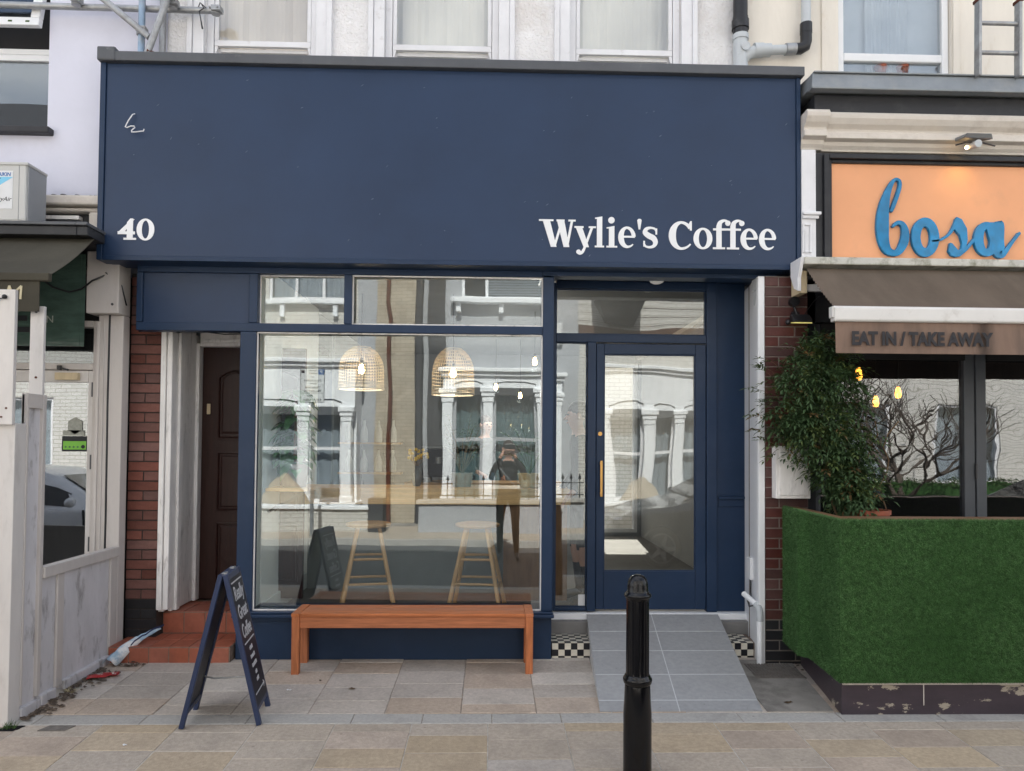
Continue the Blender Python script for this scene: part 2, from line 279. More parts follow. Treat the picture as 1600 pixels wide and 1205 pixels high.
mat('sticker_grey', (0.30, 0.31, 0.27), 0.5, 0.4, 0.2, 40)
mat('rug_taupe', (0.06, 0.05, 0.045), 0.9, 0.1, 0.2, 60)
mat('yellow_petal', (0.55, 0.36, 0.03), 0.6, 0.3, 0.2, 9)
mat('pale_wood', (0.60, 0.49, 0.32), 0.6, 0.3, 0.1, 6, stretch=(4, 4, .6))
glass('shop_glass', 1.15, (0.96, 0.99, 0.98), 0.0014, 1.6, 0.064)
glass('door_glass', 1.2, (0.90, 0.91, 0.89), 0.004, 1.6, 0.055)
glass('bistro_glass', 1.5, (0.80, 0.80, 0.82), 0.0008, 6.0, 0.070)
glass('neighbour_glass', 2.2, (0.80, 0.82, 0.84), 0.0015, 2.0, 0.12)
glass('upper_glass', 1.0, (0.97, 0.97, 0.96), 0.003, 1.5, 0.05)
glass('house_glass', 1.2, (0.85, 0.88, 0.9), 0.004, 1.0, 0.06)
glass('bulb_glass', 1.0, (0.97, 0.95, 0.9), 0, 1, 0.02)
emit('filament', (1.0, 0.62, 0.26), 14.0)
emit('filament_amber', (1.0, 0.38, 0.04), 3.0)
emit('lamp_yellow', (0.75, 0.66, 0.22), 0.16)
emit('lamp_soft', (0.8, 0.78, 0.74), 0.05)

# ------------------------------------------------------------------ mesh helpers
class G:
    def __init__(s): s.v = []; s.f = []
    def box(s, x0, x1, y0, y1, z0, z1):
        i = len(s.v)
        s.v += [(x0,y0,z0),(x1,y0,z0),(x1,y1,z0),(x0,y1,z0),(x0,y0,z1),(x1,y0,z1),(x1,y1,z1),(x0,y1,z1)]
        s.f += [(i,i+3,i+2,i+1),(i+4,i+5,i+6,i+7),(i,i+1,i+5,i+4),(i+1,i+2,i+6,i+5),(i+2,i+3,i+7,i+6),(i+3,i,i+4,i+7)]
        return s
    def hexa(s, p):                                  # eight corners, bottom ring then top ring
        i = len(s.v); s.v += [tuple(q) for q in p]
        s.f += [(i,i+3,i+2,i+1),(i+4,i+5,i+6,i+7),(i,i+1,i+5,i+4),(i+1,i+2,i+6,i+5),(i+2,i+3,i+7,i+6),(i+3,i,i+4,i+7)]
        return s
    def prism(s, poly, a, b, axis='y'):              # poly in the other two axes
        n = len(poly); i = len(s.v)
        def P(q, t): return {'y': (q[0], t, q[1]), 'x': (t, q[0], q[1]), 'z': (q[0], q[1], t)}[axis]
        s.v += [P(q, a) for q in poly] + [P(q, b) for q in poly]
        s.f += [tuple(range(i, i+n)), tuple(range(i+2*n-1, i+n-1, -1))]
        s.f += [(i+k, i+(k+1) % n, i+n+(k+1) % n, i+n+k) for k in range(n)]
        return s
    def beam(s, p0, p1, wx, wz, up=(0, 0, 1)):
        p0 = Vector(p0); p1 = Vector(p1); d = (p1-p0).normalized(); a = d.cross(Vector(up)).normalized(); b = a.cross(d).normalized()
        q = [p + a*sa*wx/2 + b*sb*wz/2 for p in (p0, p1) for sa, sb in ((-1,-1),(1,-1),(1,1),(-1,1))]
        return s.hexa(q)
    def cyl(s, p0, p1, r, n=12, r2=None, caps=True):
        p0 = Vector(p0); p1 = Vector(p1); d = (p1-p0).normalized()
        a = d.orthogonal().normalized(); b = d.cross(a); r2 = r if r2 is None else r2; i = len(s.v)
        for p, rr in ((p0, r), (p1, r2)):
            s.v += [tuple(p + (a*cos(2*pi*k/n) + b*sin(2*pi*k/n))*rr) for k in range(n)]
        s.f += [(i+k, i+(k+1) % n, i+n+(k+1) % n, i+n+k) for k in range(n)]
        if caps: s.f += [tuple(range(i+n-1, i-1, -1)), tuple(range(i+n, i+2*n))]
        return s
    def tube(s, pts, r, n=8, caps=True):
        pts = [Vector(p) for p in pts]; m = len(pts); i = len(s.v); a = None
        rs = r if isinstance(r, (list, tuple)) else [r]*m
        for k, p in enumerate(pts):
            d = (pts[min(k+1, m-1)] - pts[max(k-1, 0)]).normalized()
            a = (d.orthogonal() if a is None else a - d*a.dot(d)).normalized(); b = d.cross(a)
            s.v += [tuple(p + (a*cos(2*pi*j/n) + b*sin(2*pi*j/n))*rs[k]) for j in range(n)]
        for k in range(m-1):
            s.f += [(i+k*n+j, i+k*n+(j+1) % n, i+(k+1)*n+(j+1) % n, i+(k+1)*n+j) for j in range(n)]
        if caps: s.f += [tuple(range(i+n-1, i-1, -1)), tuple(range(i+(m-1)*n, i+m*n))]
        return s
    def lathe(s, prof, c=(0, 0, 0), n=24):           # prof: (radius, z)
        i = len(s.v); m = len(prof)
        for r, z in prof: s.v += [(c[0]+r*cos(2*pi*k/n), c[1]+r*sin(2*pi*k/n), c[2]+z) for k in range(n)]
        for q in range(m-1):
            s.f += [(i+q*n+k, i+q*n+(k+1) % n, i+(q+1)*n+(k+1) % n, i+(q+1)*n+k) for k in range(n)]
        if prof[0][0] > 1e-5: s.f.append(tuple(range(i+n-1, i-1, -1)))
        if prof[-1][0] > 1e-5: s.f.append(tuple(range(i+(m-1)*n, i+m*n)))
        return s
    def sphere(s, c, rx, ry=None, rz=None, n=12, m=8):
        ry = rx if ry is None else ry; rz = rx if rz is None else rz; i = len(s.v)
        for q in range(m+1):
            t = pi*q/m
            s.v += [(c[0]+rx*sin(t)*cos(2*pi*k/n), c[1]+ry*sin(t)*sin(2*pi*k/n), c[2]-rz*cos(t)) for k in range(n)]
        for q in range(m): s.f += [(i+q*n+k, i+q*n+(k+1) % n, i+(q+1)*n+(k+1) % n, i+(q+1)*n+k) for k in range(n)]
        return s
    def quad(s, a, b, c, d):
        i = len(s.v); s.v += [tuple(a), tuple(b), tuple(c), tuple(d)]; s.f.append((i, i+1, i+2, i+3)); return s
    def mesh(s, name, m=None, smooth=False):
        me = bpy.data.meshes.new(name); me.from_pydata(s.v, [], s.f); me.validate(); me.update()
        bm = bmesh.new(); bm.from_mesh(me); bmesh.ops.remove_doubles(bm, verts=bm.verts, dist=1e-6)
        bmesh.ops.recalc_face_normals(bm, faces=bm.faces); bm.to_mesh(me); bm.free()
        if smooth: me.polygons.foreach_set('use_smooth', [True]*len(me.polygons))
        if m: me.materials.append(MAT[m])
        return me

def obj(name, g, m, parent=None, smooth=False, bevel=0.0, kind=None, loc=None):
    me = g if isinstance(g, bpy.types.Mesh) else g.mesh(name, m, smooth)
    o = bpy.data.objects.new(name, me); COL.objects.link(o)
    if parent is not None:
        o.parent = parent
        p = parent; T = Vector((0, 0, 0))
        while p is not None: T += p.location; p = p.parent
        if not parent.get('_local'): o.matrix_parent_inverse = Matrix.Translation(-T) if parent.type == 'EMPTY' else Matrix.Identity(4)
    if bevel:
        b = o.modifiers.new('bevel', 'BEVEL'); b.width = bevel; b.segments = 2; b.limit_method = 'ANGLE'; b.angle_limit = radians(40)
    if smooth and not bevel:
        for p in o.data.polygons: p.use_smooth = True
        try:
            o.data.set_sharp_from_angle(angle=radians(42))
        except Exception: pass
    if kind: o['kind'] = kind
    return o
def thing(name, loc, label, cat, group=None):
    o = bpy.data.objects.new(name, None); COL.objects.link(o); o.location = loc; o.empty_display_size = 0.1
    return tag(o, label, cat, group)
def tag(o, label, cat, group=None):
    o['label'] = label; o['category'] = cat
    if group: o['group'] = group
    return o
def copy_tree(o, parent=None):
    c = o.copy(); COL.objects.link(c)
    if parent is not None: c.parent = parent
    for ch in [x for x in bpy.data.objects if x.parent is o]: copy_tree(ch, c)
    return c
def wall_holes(g, x0, x1, z0, z1, y0, y1, holes):
    xs = sorted(set([x0, x1] + [h[i] for h in holes for i in (0, 1) if x0 < h[i] < x1]))
    for a, b in zip(xs, xs[1:]):
        cut = sorted([(h[2], h[3]) for h in holes if h[0] <= a+1e-6 and h[1] >= b-1e-6]); z = z0
        for c0, c1 in cut:
            if c0 > z: g.box(a, b, y0, y1, z, c0)
            z = max(z, c1)
        if z < z1: g.box(a, b, y0, y1, z, z1)
    return g
def text_mesh(name, s, size, m, depth=0.004, offset=0.0, align='LEFT', shear=0.0, sx=1.0, space=1.0):
    c = bpy.data.curves.new(name, 'FONT'); c.body = s; c.size = size; c.extrude = depth/2; c.offset = offset; c.align_x = align; c.shear = shear
    c.space_character = space; c.resolution_u = 3
    o = bpy.data.objects.new(name, c); COL.objects.link(o)
    me = bpy.data.meshes.new_from_object(o.evaluated_get(bpy.context.evaluated_depsgraph_get()))
    bpy.data.objects.remove(o); bpy.data.curves.remove(c)
    me.name = name; me.materials.clear(); me.materials.append(MAT[m])
    for v in me.vertices: v.co.x *= sx
    return me
def text(name, s, loc, size, m, parent, normal='-y', **k):
    me = text_mesh(name, s, size, m, **k)
    R = {'-y': Matrix.Rotation(pi/2, 4, 'X'), '+y': Matrix.Rotation(pi, 4, 'Z') @ Matrix.Rotation(pi/2, 4, 'X')}.get(normal, normal)
    me.transform(Matrix.Translation(loc) @ R)
    return obj(name, me, m, parent)
def gz(y): return 0.035*(y + 1.1)                    # the pavement falls gently towards the road
# ------------------------------------------------------------------ ground, road, pavements
def struct(name, g, m, **k):
    o = obj(name, g, m, **k); o['kind'] = 'structure'; return o
struct('ground', G().box(-90, 90, -90, 90, -0.6, -0.30), 'asphalt')
struct('road', G().box(-60, 60, -7.3, -3.25, -0.29, -0.135), 'asphalt')
kb = struct('kerb', G().box(-60, 60, -3.25, -3.10, -0.29, gz(-3.1)), 'kerb_stone')
pv = struct('pavement', G().hexa([(-60,-3.1,-.29),(60,-3.1,-.29),(60,-1.13,-.29),(-60,-1.13,-.29),(-60,-3.1,gz(-3.1)-.0035),(60,-3.1,gz(-3.1)-.0035),(60,-1.13,gz(-1.13)-.0035),(-60,-1.13,gz(-1.13)-.0035)]), 'joint_pale')
fc = struct('forecourt', G().hexa([(-60,-1.13,-.29),(60,-1.13,-.29),(60,6,-.29),(-60,6,-.29),(-60,-1.13,gz(-1.13)-.0045),(60,-1.13,gz(-1.13)-.0045),(60,0.5,gz(.5)-.0045),(-60,0.5,gz(.5)-.0045)]), 'joint')
def slab(name, x0, x1, y0, y1, m, parent, t=0.02, j=0.0024):
    x0 += j; x1 -= j; y0 += j; y1 -= j; dz = random.uniform(-.0016, .0016)
    b = .003
    g = G(); i = 0
    lo = [(x0,y0),(x1,y0),(x1,y1),(x0,y1)]; hi = [(x0+b,y0+b),(x1-b,y0+b),(x1-b,y1-b),(x0+b,y1-b)]
    g.v = [(x,y,gz(y)-t) for x,y in lo] + [(x,y,gz(y)-b+dz) for x,y in lo] + [(x,y,gz(y)+dz) for x,y in hi]
    g.f = [(8,9,10,11)] + [(k,(k+1)%4,4+(k+1)%4,4+k) for k in range(4)] + [(4+k,4+(k+1)%4,8+(k+1)%4,8+k) for k in range(4)]
    return obj(name, g, m, parent)
rs = random.Random(5)
# front pavement: columns of slabs running away from the road, joints staggered
x = -3.62; c = 0
while x < 4.3:
    y = -1.14 - rs.choice((0.0, 0.11, 0.16)); wdt = 0.452
    if y < -1.141: slab('paving_slab', x, x+wdt, y, -1.14, rs.choice(('slab_buff','slab_gold')), pv)
    k = rs.randint(0, 1)
    while y > -2.25:
        d = rs.choice((0.215, 0.225, 0.235))
        k += 1; gold = (k % 2 == 0) if rs.random() < .8 else rs.random() < .4
        slab('paving_slab', x, x+wdt, y-d, y, ('slab_gold' if rs.random() < .75 else 'slab_buff') if gold else rs.choice(('slab_buff','slab_buff','slab_buff','slab_brown','slab_grey')), pv)
        y -= d
    x += wdt; c += 1
obj('far_slabs', G().hexa([(-60,-3.1,gz(-3.1)-.011),(60,-3.1,gz(-3.1)-.011),(60,-2.47,gz(-2.47)-.011),(-60,-2.47,gz(-2.47)-.011),(-60,-3.1,gz(-3.1)),(60,-3.1,gz(-3.1)),(60,-2.47,gz(-2.47)),(-60,-2.47,gz(-2.47))]), 'slab_buff', pv)['kind'] = 'stuff'
# grey edging strip between the pavement and the forecourt
x = -3.3
while x < 4.3:
    d = rs.choice((0.42, 0.55, 0.62)); slab('edging_stone', x, x+d, -1.135, -0.995, 'kerb_stone', pv); x += d
# forecourt slabs
x = -2.98
while x < 4.0:
    wdt = 0.468; y = -0.99 + rs.choice((0.14, 0.2, 0.25)); x1 = x + wdt
    slab('forecourt_slab', x, x1, -0.99, y, rs.choice(('slab_brown','slab_grey')), fc)
    while y < 0.30:
        d = rs.choice((0.23, 0.25, 0.27))
        if x < 1.7 or True:
            slab('forecourt_slab', x, x1, y, y+d, rs.choice(('slab_brown','slab_grey','slab_pale','slab_grey')), fc)
        y += d
    x = x1
# cement patch and manhole cover right of the ramp, small metal covers at the left
cp = obj('cement_patch', G().hexa([(1.74,-.985,gz(-.985)-.01),(2.16,-.985,gz(-.985)-.01),(2.28,-.02,gz(-.02)-.01),(1.80,-.02,gz(-.02)-.01),(1.74,-.985,gz(-.985)+.005),(2.16,-.985,gz(-.985)+.005),(2.28,-.02,gz(-.02)+.005),(1.80,-.02,gz(-.02)+.005)]), 'concrete', fc)
cg = G()
for k in range(16):
    cg.beam((1.90+k*.021,-.40,gz(-.40)+.010),(1.90+k*.021,-.13,gz(-.13)+.010),.012,.006)
cov = tag(obj('drain_cover', cg.box(1.885,2.24,-.415,-.115,gz(-.4)-.03,gz(-.4)+.0085), 'cover_iron'), 'small dark ribbed drain cover beside the foot of the ramp', 'drain cover')
tag(obj('access_cover', G().hexa([(-2.59,-1.225,gz(-1.2)-.03),(-2.44,-1.225,gz(-1.2)-.03),(-2.41,-1.155,gz(-1.16)-.03),(-2.56,-1.155,gz(-1.16)-.03),(-2.59,-1.225,gz(-1.225)+.004),(-2.44,-1.225,gz(-1.225)+.004),(-2.41,-1.155,gz(-1.155)+.004),(-2.56,-1.155,gz(-1.155)+.004)]), 'cover_iron'), 'small dark metal access cover let into the paving left of the A-board', 'cover')
ab = obj('access_box', G().hexa([(-2.83,-1.225,gz(-1.2)-.03),(-2.73,-1.225,gz(-1.2)-.03),(-2.70,-1.155,gz(-1.16)-.03),(-2.80,-1.155,gz(-1.16)-.03),(-2.83,-1.225,gz(-1.225)+.003),(-2.73,-1.225,gz(-1.225)+.003),(-2.70,-1.155,gz(-1.155)+.003),(-2.80,-1.155,gz(-1.155)+.003)]), 'hole')
tag(ab, 'open dark hole with weeds in the paving by the timber screen', 'hole')
# the far side of the street
fp = struct('far_pavement', G().box(-60, 60, -9.2, -7.3, -0.29, -0.02), 'slab_buff')
fk = struct('far_kerb', G().box(-60, 60, -7.3, -7.18, -0.29, -0.03), 'kerb_stone')
struct('front_gardens', G().box(-60, 60, -14, -9.2, -0.29, -0.01), 'concrete')
# ------------------------------------------------------------------ the coffee shop
shop = thing('coffee_shop', (-0.3, 0.0, 0.0), 'navy blue coffee shop with a big blank fascia and white serif lettering, white roughcast above', 'shop')
# upper storey
UW = [(-2.19, -1.44), (-0.80, -0.02), (0.65, 1.42)]
holes = [(a-.055, b+.055, 4.44, 6.35) for a, b in UW]
g = wall_holes(G(), -2.53, 1.90, 4.40, 7.6, 0.10, 0.34, holes)
uwall = obj('wall', g, 'roughcast', shop)
obj('wall', G().box(-2.53, 2.25, 0.345, 6.4, 3.25, 7.6), 'roughcast', shop)
obj('wall', wall_holes(G(), -2.60, 2.40, -0.2, 3.245, 6.0, 6.2, [(1.62, 2.30, .30, 2.95)]), 'roughcast', shop)
for i, (a, b) in enumerate(UW):
    g = G()
    for xx in (a-.055, b+.003): g.box(xx, xx+.052, 0.135, 0.20, 4.44, 6.30)
    g.box(a-.003, b+.003, 0.135, 0.20, 6.25, 6.30)
    w1 = obj('sash_window', g, 'white_paint', shop, bevel=.004)
    g = G()                                            # raised board surround, a step deeper each side
    for s, xx in ((-1, a-.055), (1, b+.055)):
        g.box(min(xx, xx+s*.085), max(xx, xx+s*.085), 0.072, 0.099, 4.40, 6.45)
        g.box(min(xx+s*.085, xx+s*.125), max(xx+s*.085, xx+s*.125), 0.055, 0.099, 4.40, 6.45)
    obj('architrave', g, 'white_paint', w1, bevel=.005)
    g = G()                                            # upper sash, its meeting rail and curved horns
    g.box(a+.001, b-.001, 0.145, 0.175, 4.765, 4.81)
    for xx in (a+.001, b-.031): g.box(xx, xx+.03, 0.145, 0.175, 4.811, 6.24)
    for xx, s in ((a+.001, 1), (b-.001, -1)): g.prism([(xx, 4.764), (xx+s*.028, 4.764), (xx+s*.02, 4.735), (xx+s*.008, 4.70), (xx, 4.69)], 0.147, 0.172)
    obj('upper_sash', g, 'white_paint', w1, bevel=.003)
    g = G(); g.box(a+.002, b-.002, 0.182, 0.206, 4.735, 4.762)
    for xx in (a+.002, b-.036): g.box(xx, xx+.034, 0.182, 0.206, 4.45, 4.734)
    obj('lower_sash', g, 'white_paint', w1, bevel=.003)
    obj('pane', G().box(a+.031, b-.031, 0.158, 0.162, 4.811, 6.24), 'upper_glass', w1)
    obj('pane', G().box(a+.036, b-.036, 0.192, 0.196, 4.45, 4.734), 'upper_glass', w1)
    g = G(); n = 26
    for k in range(n):                                 # a hanging blind, faintly rippled
        xa = a+.005+(b-a-.01)*k/n; xb = a+.005+(b-a-.01)*(k+1)/n
        fy = lambda q: .25+.006*sin(q*1.3+i)+.012*sin(q*.37+2*i)+.004*sin(q*2.3); ya = fy(k); yb = fy(k+1)
        g.hexa([(xa,ya,4.41),(xb,yb,4.41),(xb,yb+.003,4.41),(xa,ya+.003,4.41),(xa,ya,6.2),(xb,yb,6.2),(xb,yb+.003,6.2),(xa,ya+.003,6.2)])
    obj('blind', g, 'blind' if i == 0 else 'blind_green', w1)

# fascia
fas = obj('fascia', G().box(-2.8549, 2.2891, -0.15, 0.095, 3.0232, 4.4532), 'navy_board', shop, bevel=.004)
g = G()
g.box(-2.8961, -2.8559, -0.162, 0.09, 2.9923, 4.4532); g.box(2.2901, 2.321, -0.162, 0.09, 2.9923, 4.4532)
g.box(-2.8549, 2.2891, -0.162, 0.09, 2.9892, 3.0221)
obj('fascia_edging', g, 'navy', fas, bevel=.003)
fl = obj('flashing', G().box(-2.7778, 2.3405, -0.195, 0.098, 4.4552, 4.5252), 'grey_flashing', shop, bevel=.006)
g = G(); g.box(-2.9064, -2.7726, -0.202, 0.098, 4.4522, 4.5561)
obj('end_cap', g, 'grey_flashing', fl, bevel=.012)
g = G(); g.tube([(-2.644,-0.152,4.0777),(-2.6492,-0.175,4.0622),(-2.6749,-0.18,4.016),(-2.6955,-0.185,3.9645),(-2.68,-0.19,3.9573),(-2.6492,-0.195,3.9676),(-2.6286,-0.19,3.9697),(-2.6255,-0.185,3.9614),(-2.6492,-0.185,3.9388),(-2.6461,-0.19,3.9254),(-2.6234,-0.195,3.9234),(-2.5823,-0.19,3.9316),(-2.5638,-0.185,3.9357),(-2.5597,-0.183,3.9522)], 0.0042, 8)
obj('loose_wire', g, 'white_paint', fas, smooth=True)

rf = random.Random(6)
g = G()
for _ in range(46):                                    # short pale scuffs on the painted board
    x_, z_, L_ = rf.uniform(-2.8, 2.25), rf.uniform(3.06, 4.42), rf.uniform(.008, .030); a_ = radians(rf.gauss(38, 14)); w_ = rf.uniform(.0012, .003)
    dx_, dz_ = cos(a_)*L_/2, sin(a_)*L_/2; nx_, nz_ = -sin(a_)*w_, cos(a_)*w_
    g.prism([(x_-dx_, z_-dz_), (x_+nx_, z_+nz_), (x_+dx_, z_+dz_), (x_-nx_, z_-nz_)], -0.1512, -0.1495)
obj('scuff', g, 'scuff_paint', fas)['kind'] = 'stuff'
# lettering drawn stroke by stroke
class Glyph(G):
    """Flat strokes with thickness; each stroke sits a hair prouder than the last."""
    def __init__(s, ox, oz, sc, y): super().__init__(); s.ox = ox; s.oz = oz; s.sc = sc; s.y = y; s.k = 0
    def T(s, p): return (s.ox + p[0]*s.sc, s.oz + p[1]*s.sc)
    def poly(s, pts):
        s.k += 1; s.prism([s.T(p) for p in pts], s.y - .004 - .00025*s.k, s.y); return s
    def rect(s, x0, x1, y0, y1): return s.poly([(x0,y0),(x1,y0),(x1,y1),(x0,y1)])
    def slant(s, x0, y0, x1, y1, w0, w1=None):
        w1 = w0 if w1 is None else w1
        return s.poly([(x0-w0/2,y0),(x0+w0/2,y0),(x1+w1/2,y1),(x1-w1/2,y1)])
    def ribbon(s, pts, ws, closed=False):
        s.k += 1; n = len(pts); i = len(s.v); ya = s.y - .004 - .00025*s.k
        L = []; R = []
        for k in range(n):
            a = pts[(k-1) % n] if closed or k > 0 else pts[k]; b = pts[(k+1) % n] if closed or k < n-1 else pts[k]
            dx, dy = b[0]-a[0], b[1]-a[1]; l = sqrt(dx*dx+dy*dy) or 1; nx, ny = -dy/l, dx/l; h = ws[k]/2
            L.append(s.T((pts[k][0]+nx*h, pts[k][1]+ny*h))); R.append(s.T((pts[k][0]-nx*h, pts[k][1]-ny*h)))
        s.v += [(p[0],ya,p[1]) for p in L] + [(p[0],ya,p[1]) for p in R] + [(p[0],s.y,p[1]) for p in L] + [(p[0],s.y,p[1]) for p in R]
        m = n if closed else n-1
        for k in range(m):
            q = (k+1) % n
            s.f += [(i+k,i+q,i+n+q,i+n+k), (i+k,i+2*n+k,i+2*n+q,i+q), (i+n+k,i+n+q,i+3*n+q,i+3*n+k)]
        if not closed: s.f += [(i,i+n,i+3*n,i+2*n), (i+n-1,i+3*n-1,i+4*n-1,i+2*n-1)]
        return s
    def dot(s, x, y, r, ry=None): return s.poly([(x+r*cos(2*pi*k/20), y+(ry or r)*sin(2*pi*k/20)) for k in range(20)])
    def ring(s, x, y, rx, ry, ix, iy):
        pts = []; ws = []
        s.k += 1; n = 36; i = len(s.v); ya = s.y - .004 - .00025*s.k
        o = [s.T((x+rx*cos(2*pi*k/n), y+ry*sin(2*pi*k/n))) for k in range(n)]; q = [s.T((x+ix*cos(2*pi*k/n), y+iy*sin(2*pi*k/n))) for k in range(n)]
        s.v += [(p[0],ya,p[1]) for p in o] + [(p[0],ya,p[1]) for p in q] + [(p[0],s.y,p[1]) for p in o] + [(p[0],s.y,p[1]) for p in q]
        for k in range(n):
            j = (k+1) % n
            s.f += [(i+k,i+j,i+n+j,i+n+k), (i+k,i+2*n+k,i+2*n+j,i+j), (i+n+k,i+n+j,i+3*n+j,i+3*n+k)]
        return s
def curve(pts, n=8):                                   # Catmull-Rom through (x, y, width)
    out = []
    P = [pts[0]] + list(pts) + [pts[-1]]
    for k in range(1, len(P)-2):
        for j in range(n):
            t = j/n
            out.append(tuple(0.5*((2*P[k][c]) + (P[k+1][c]-P[k-1][c])*t + (2*P[k-1][c]-5*P[k][c]+4*P[k+1][c]-P[k+2][c])*t*t + (3*P[k][c]-P[k-1][c]-3*P[k+1][c]+P[k+2][c])*t**3) for c in range(3)))
    out.append(tuple(pts[-1])); return [(p[0], p[1]) for p in out], [p[2] for p in out]
def glyph_e(q, x):
    pts = []; ws = []
    for k in range(33):
        a = radians(4 + k*(318-4)/32); ca, sa = cos(a), sin(a)
        wd = 12 + 17*max(0, -ca)**1.3 + 9*max(0, ca)*(1 if sa > 0 else .1) + 4*max(0, -sa)
        if k > 26: wd *= 1 - .10*(k-26)
        rx, ry = 46-wd/2, 57-wd/2
        pts.append((x+46+rx*ca, 55+ry*sa)); ws.append(wd)
    q.ribbon(pts, ws); q.rect(x+22, x+88, 53, 63)
def glyph_f(q, x):
    q.rect(x+18, x+46, 4, 122); q.rect(x, x+64, 0, 10); q.rect(x+1, x+74, 99, 110)
    p, w_ = curve([(x+32,120,28),(x+38,140,22),(x+56,151,14),(x+72,150,10),(x+80,146,8)]); q.ribbon(p, w_); q.dot(x+79, 138, 14)
SC = 0.00143; LX, LZ, LY = 0.3446 - 130*0.00143, 3.1394, -0.1505
def letter(fn):
    q = Glyph(LX, LZ, SC, LY); fn(q); return obj('letter', q, 'white_letter', fas)
def W_(q):
    q.slant(168,141,208,-1,38,30).slant(246,120,211,-1,13).slant(243,141,275,-1,38,30).slant(303,136,277,-1,13)
    q.rect(130,206,134,143).rect(222,264,134,143).rect(284,322,134,143)
def y_(q):
    q.slant(338,108,379,0,34,28).slant(409,106,364,-18,14); q.rect(316,364,101,110).rect(391,429,101,110)
    p, w_ = curve([(366,-12,14),(357,-27,15),(346,-34,13),(337,-31,12)]); q.ribbon(p, w_); q.dot(338,-25,12)
def l_(q): q.rect(434,462,3,158).rect(423,472,0,9).poly([(424,150),(424,156),(434,158),(462,163),(462,150)])
def i_(q): q.rect(497,526,3,108).rect(484,541,0,9).poly([(485,100),(485,106),(497,108),(526,114),(526,100)]).dot(510,144,17)
def q_(q): q.poly([(646,146),(650,152),(657,154),(665,152),(669,146),(662,98),(653,98)])
def s_(q):
    p, w_ = curve([(748,86,9),(738,102,10),(716,107,12),(694,100,19),(688,82,26),(706,66,29),(732,52,29),(742,30,25),(732,11,17),(710,5,12),(690,10,10),(681,26,9)]); q.ribbon(p, w_)
    q.rect(742,751,72,104).rect(678,687,8,38)
def C_(q):
    pts = []; ws = []
    for k in range(37):
        a = radians(36 + k*(322-36)/36); ca, sa = cos(a), sin(a)
        wd = 13 + 25*max(0, -ca)**1.2 + 6*max(0, ca)*(1 if sa > 0 else .3)
        if k > 31: wd *= 1 - .09*(k-31)
        pts.append((878 + (66-wd/2)*ca, 69 + (76-wd/2)*sa)); ws.append(wd)
    q.ribbon(pts, ws); q.poly([(924,96),(934,96),(934,146),(926,146),(918,132)])
for fn in (W_, y_, l_, i_, lambda q: glyph_e(q, 546), q_, s_, C_, lambda q: q.ring(993,55,50,57,22,46), lambda q: glyph_f(q, 1046), lambda q: glyph_f(q, 1120), lambda q: glyph_e(q, 1192), lambda q: glyph_e(q, 1290)):
    letter(fn)
q = Glyph(-2.749, 3.1415, 0.002387, LY)
q.slant(44,64,12,22,12); q.poly([(38,60),(48,62),(10,22),(0,22)]); q.rect(0,52,17,26).poly([(28,10),(46,10),(46,66),(38,66),(28,54)]).rect(18,56,0,6).rect(28,46,5,11)
obj('digit', q, 'white_letter', fas)
q = Glyph(-2.749, 3.1415, 0.002387, LY); q.ring(84,32.5,27,34,11,28); obj('digit', q, 'white_letter', fas)

# shopfront joinery
fr = obj('shopfront_frame', G().box(-1.90, -1.78, 0.0, 0.10, 0.40, 2.50).box(0.39, 0.475, 0.0, 0.12, 0.402, 2.948).box(-2.68, 0.389, 0.002, 0.10, 2.502, 2.565)
    .box(-1.125, -1.065, 0.0, 0.10, 2.567, 2.943).box(-1.84, -1.775, 0.0, 0.10, 2.567, 2.943).box(-2.68, 0.389, 0.004, 0.10, 2.945, 3.05).box(-2.68, -2.635, 0.0, 0.10, 2.567, 2.943), 'navy', shop, bevel=.005)
obj('blank_panel', G().box(-2.634, -1.841, 0.022, 0.08, 2.567, 2.943), 'navy_board', shop)
rb = obj('stall_riser', G().box(-1.90, 0.47, 0.012, 0.30, -0.1, 0.355), 'navy', shop, bevel=.004)
g = G(); g.box(-1.915, 0.485, -0.045, 0.30, 0.357, 0.384).box(-1.905, 0.475, -0.03, 0.30, 0.385, 0.40); obj('window_sill', g, 'navy', rb, bevel=.006)
obj('riser_bead', G().box(-1.83, -1.80, -0.006, 0.011, 0.03, 0.355).box(-1.80, 0.36, -0.003, 0.011, 0.325, 0.355), 'navy', rb, bevel=.003)
def pane(x0, x1, z0, z1, y, m, parent=None, t=.006, name='window_pane', bead='old_white', skew=0.0):
    ya = lambda x: y + skew*(x + .69)                  # the big sheets sit a touch out of line with the frame
    c = [(x0+.004, ya(x0)), (x1-.004, ya(x1)), (x1-.004, ya(x1)+t), (x0+.004, ya(x0)+t)]
    p = obj(name, G().prism(c, z0+.004, z1-.004, 'z'), m, parent or shop)
    if bead:
        b = .009
        obj('glazing_bead', G().box(x0, x1, min(ya(x0),ya(x1))-.012, min(ya(x0),ya(x1))-.001, z0, z0+b).box(x0, x0+b, min(ya(x0),ya(x1))-.012, min(ya(x0),ya(x1))-.001, z0+b, z1-b).box(x1-b, x1, min(ya(x0),ya(x1))-.012, min(ya(x0),ya(x1))-.001, z0+b, z1-b).box(x0, x1, min(ya(x0),ya(x1))-.012, min(ya(x0),ya(x1))-.001, z1-b, z1), bead, p)
    return p
pane(-1.78, 0.39, 0.401, 2.501, 0.062, 'shop_glass', skew=-0.0255)
pane(-1.775, -1.125, 2.566, 2.944, 0.062, 'shop_glass', skew=-0.0255)
pane(-1.065, 0.39, 2.566, 2.944, 0.062, 'shop_glass', skew=-0.0255)

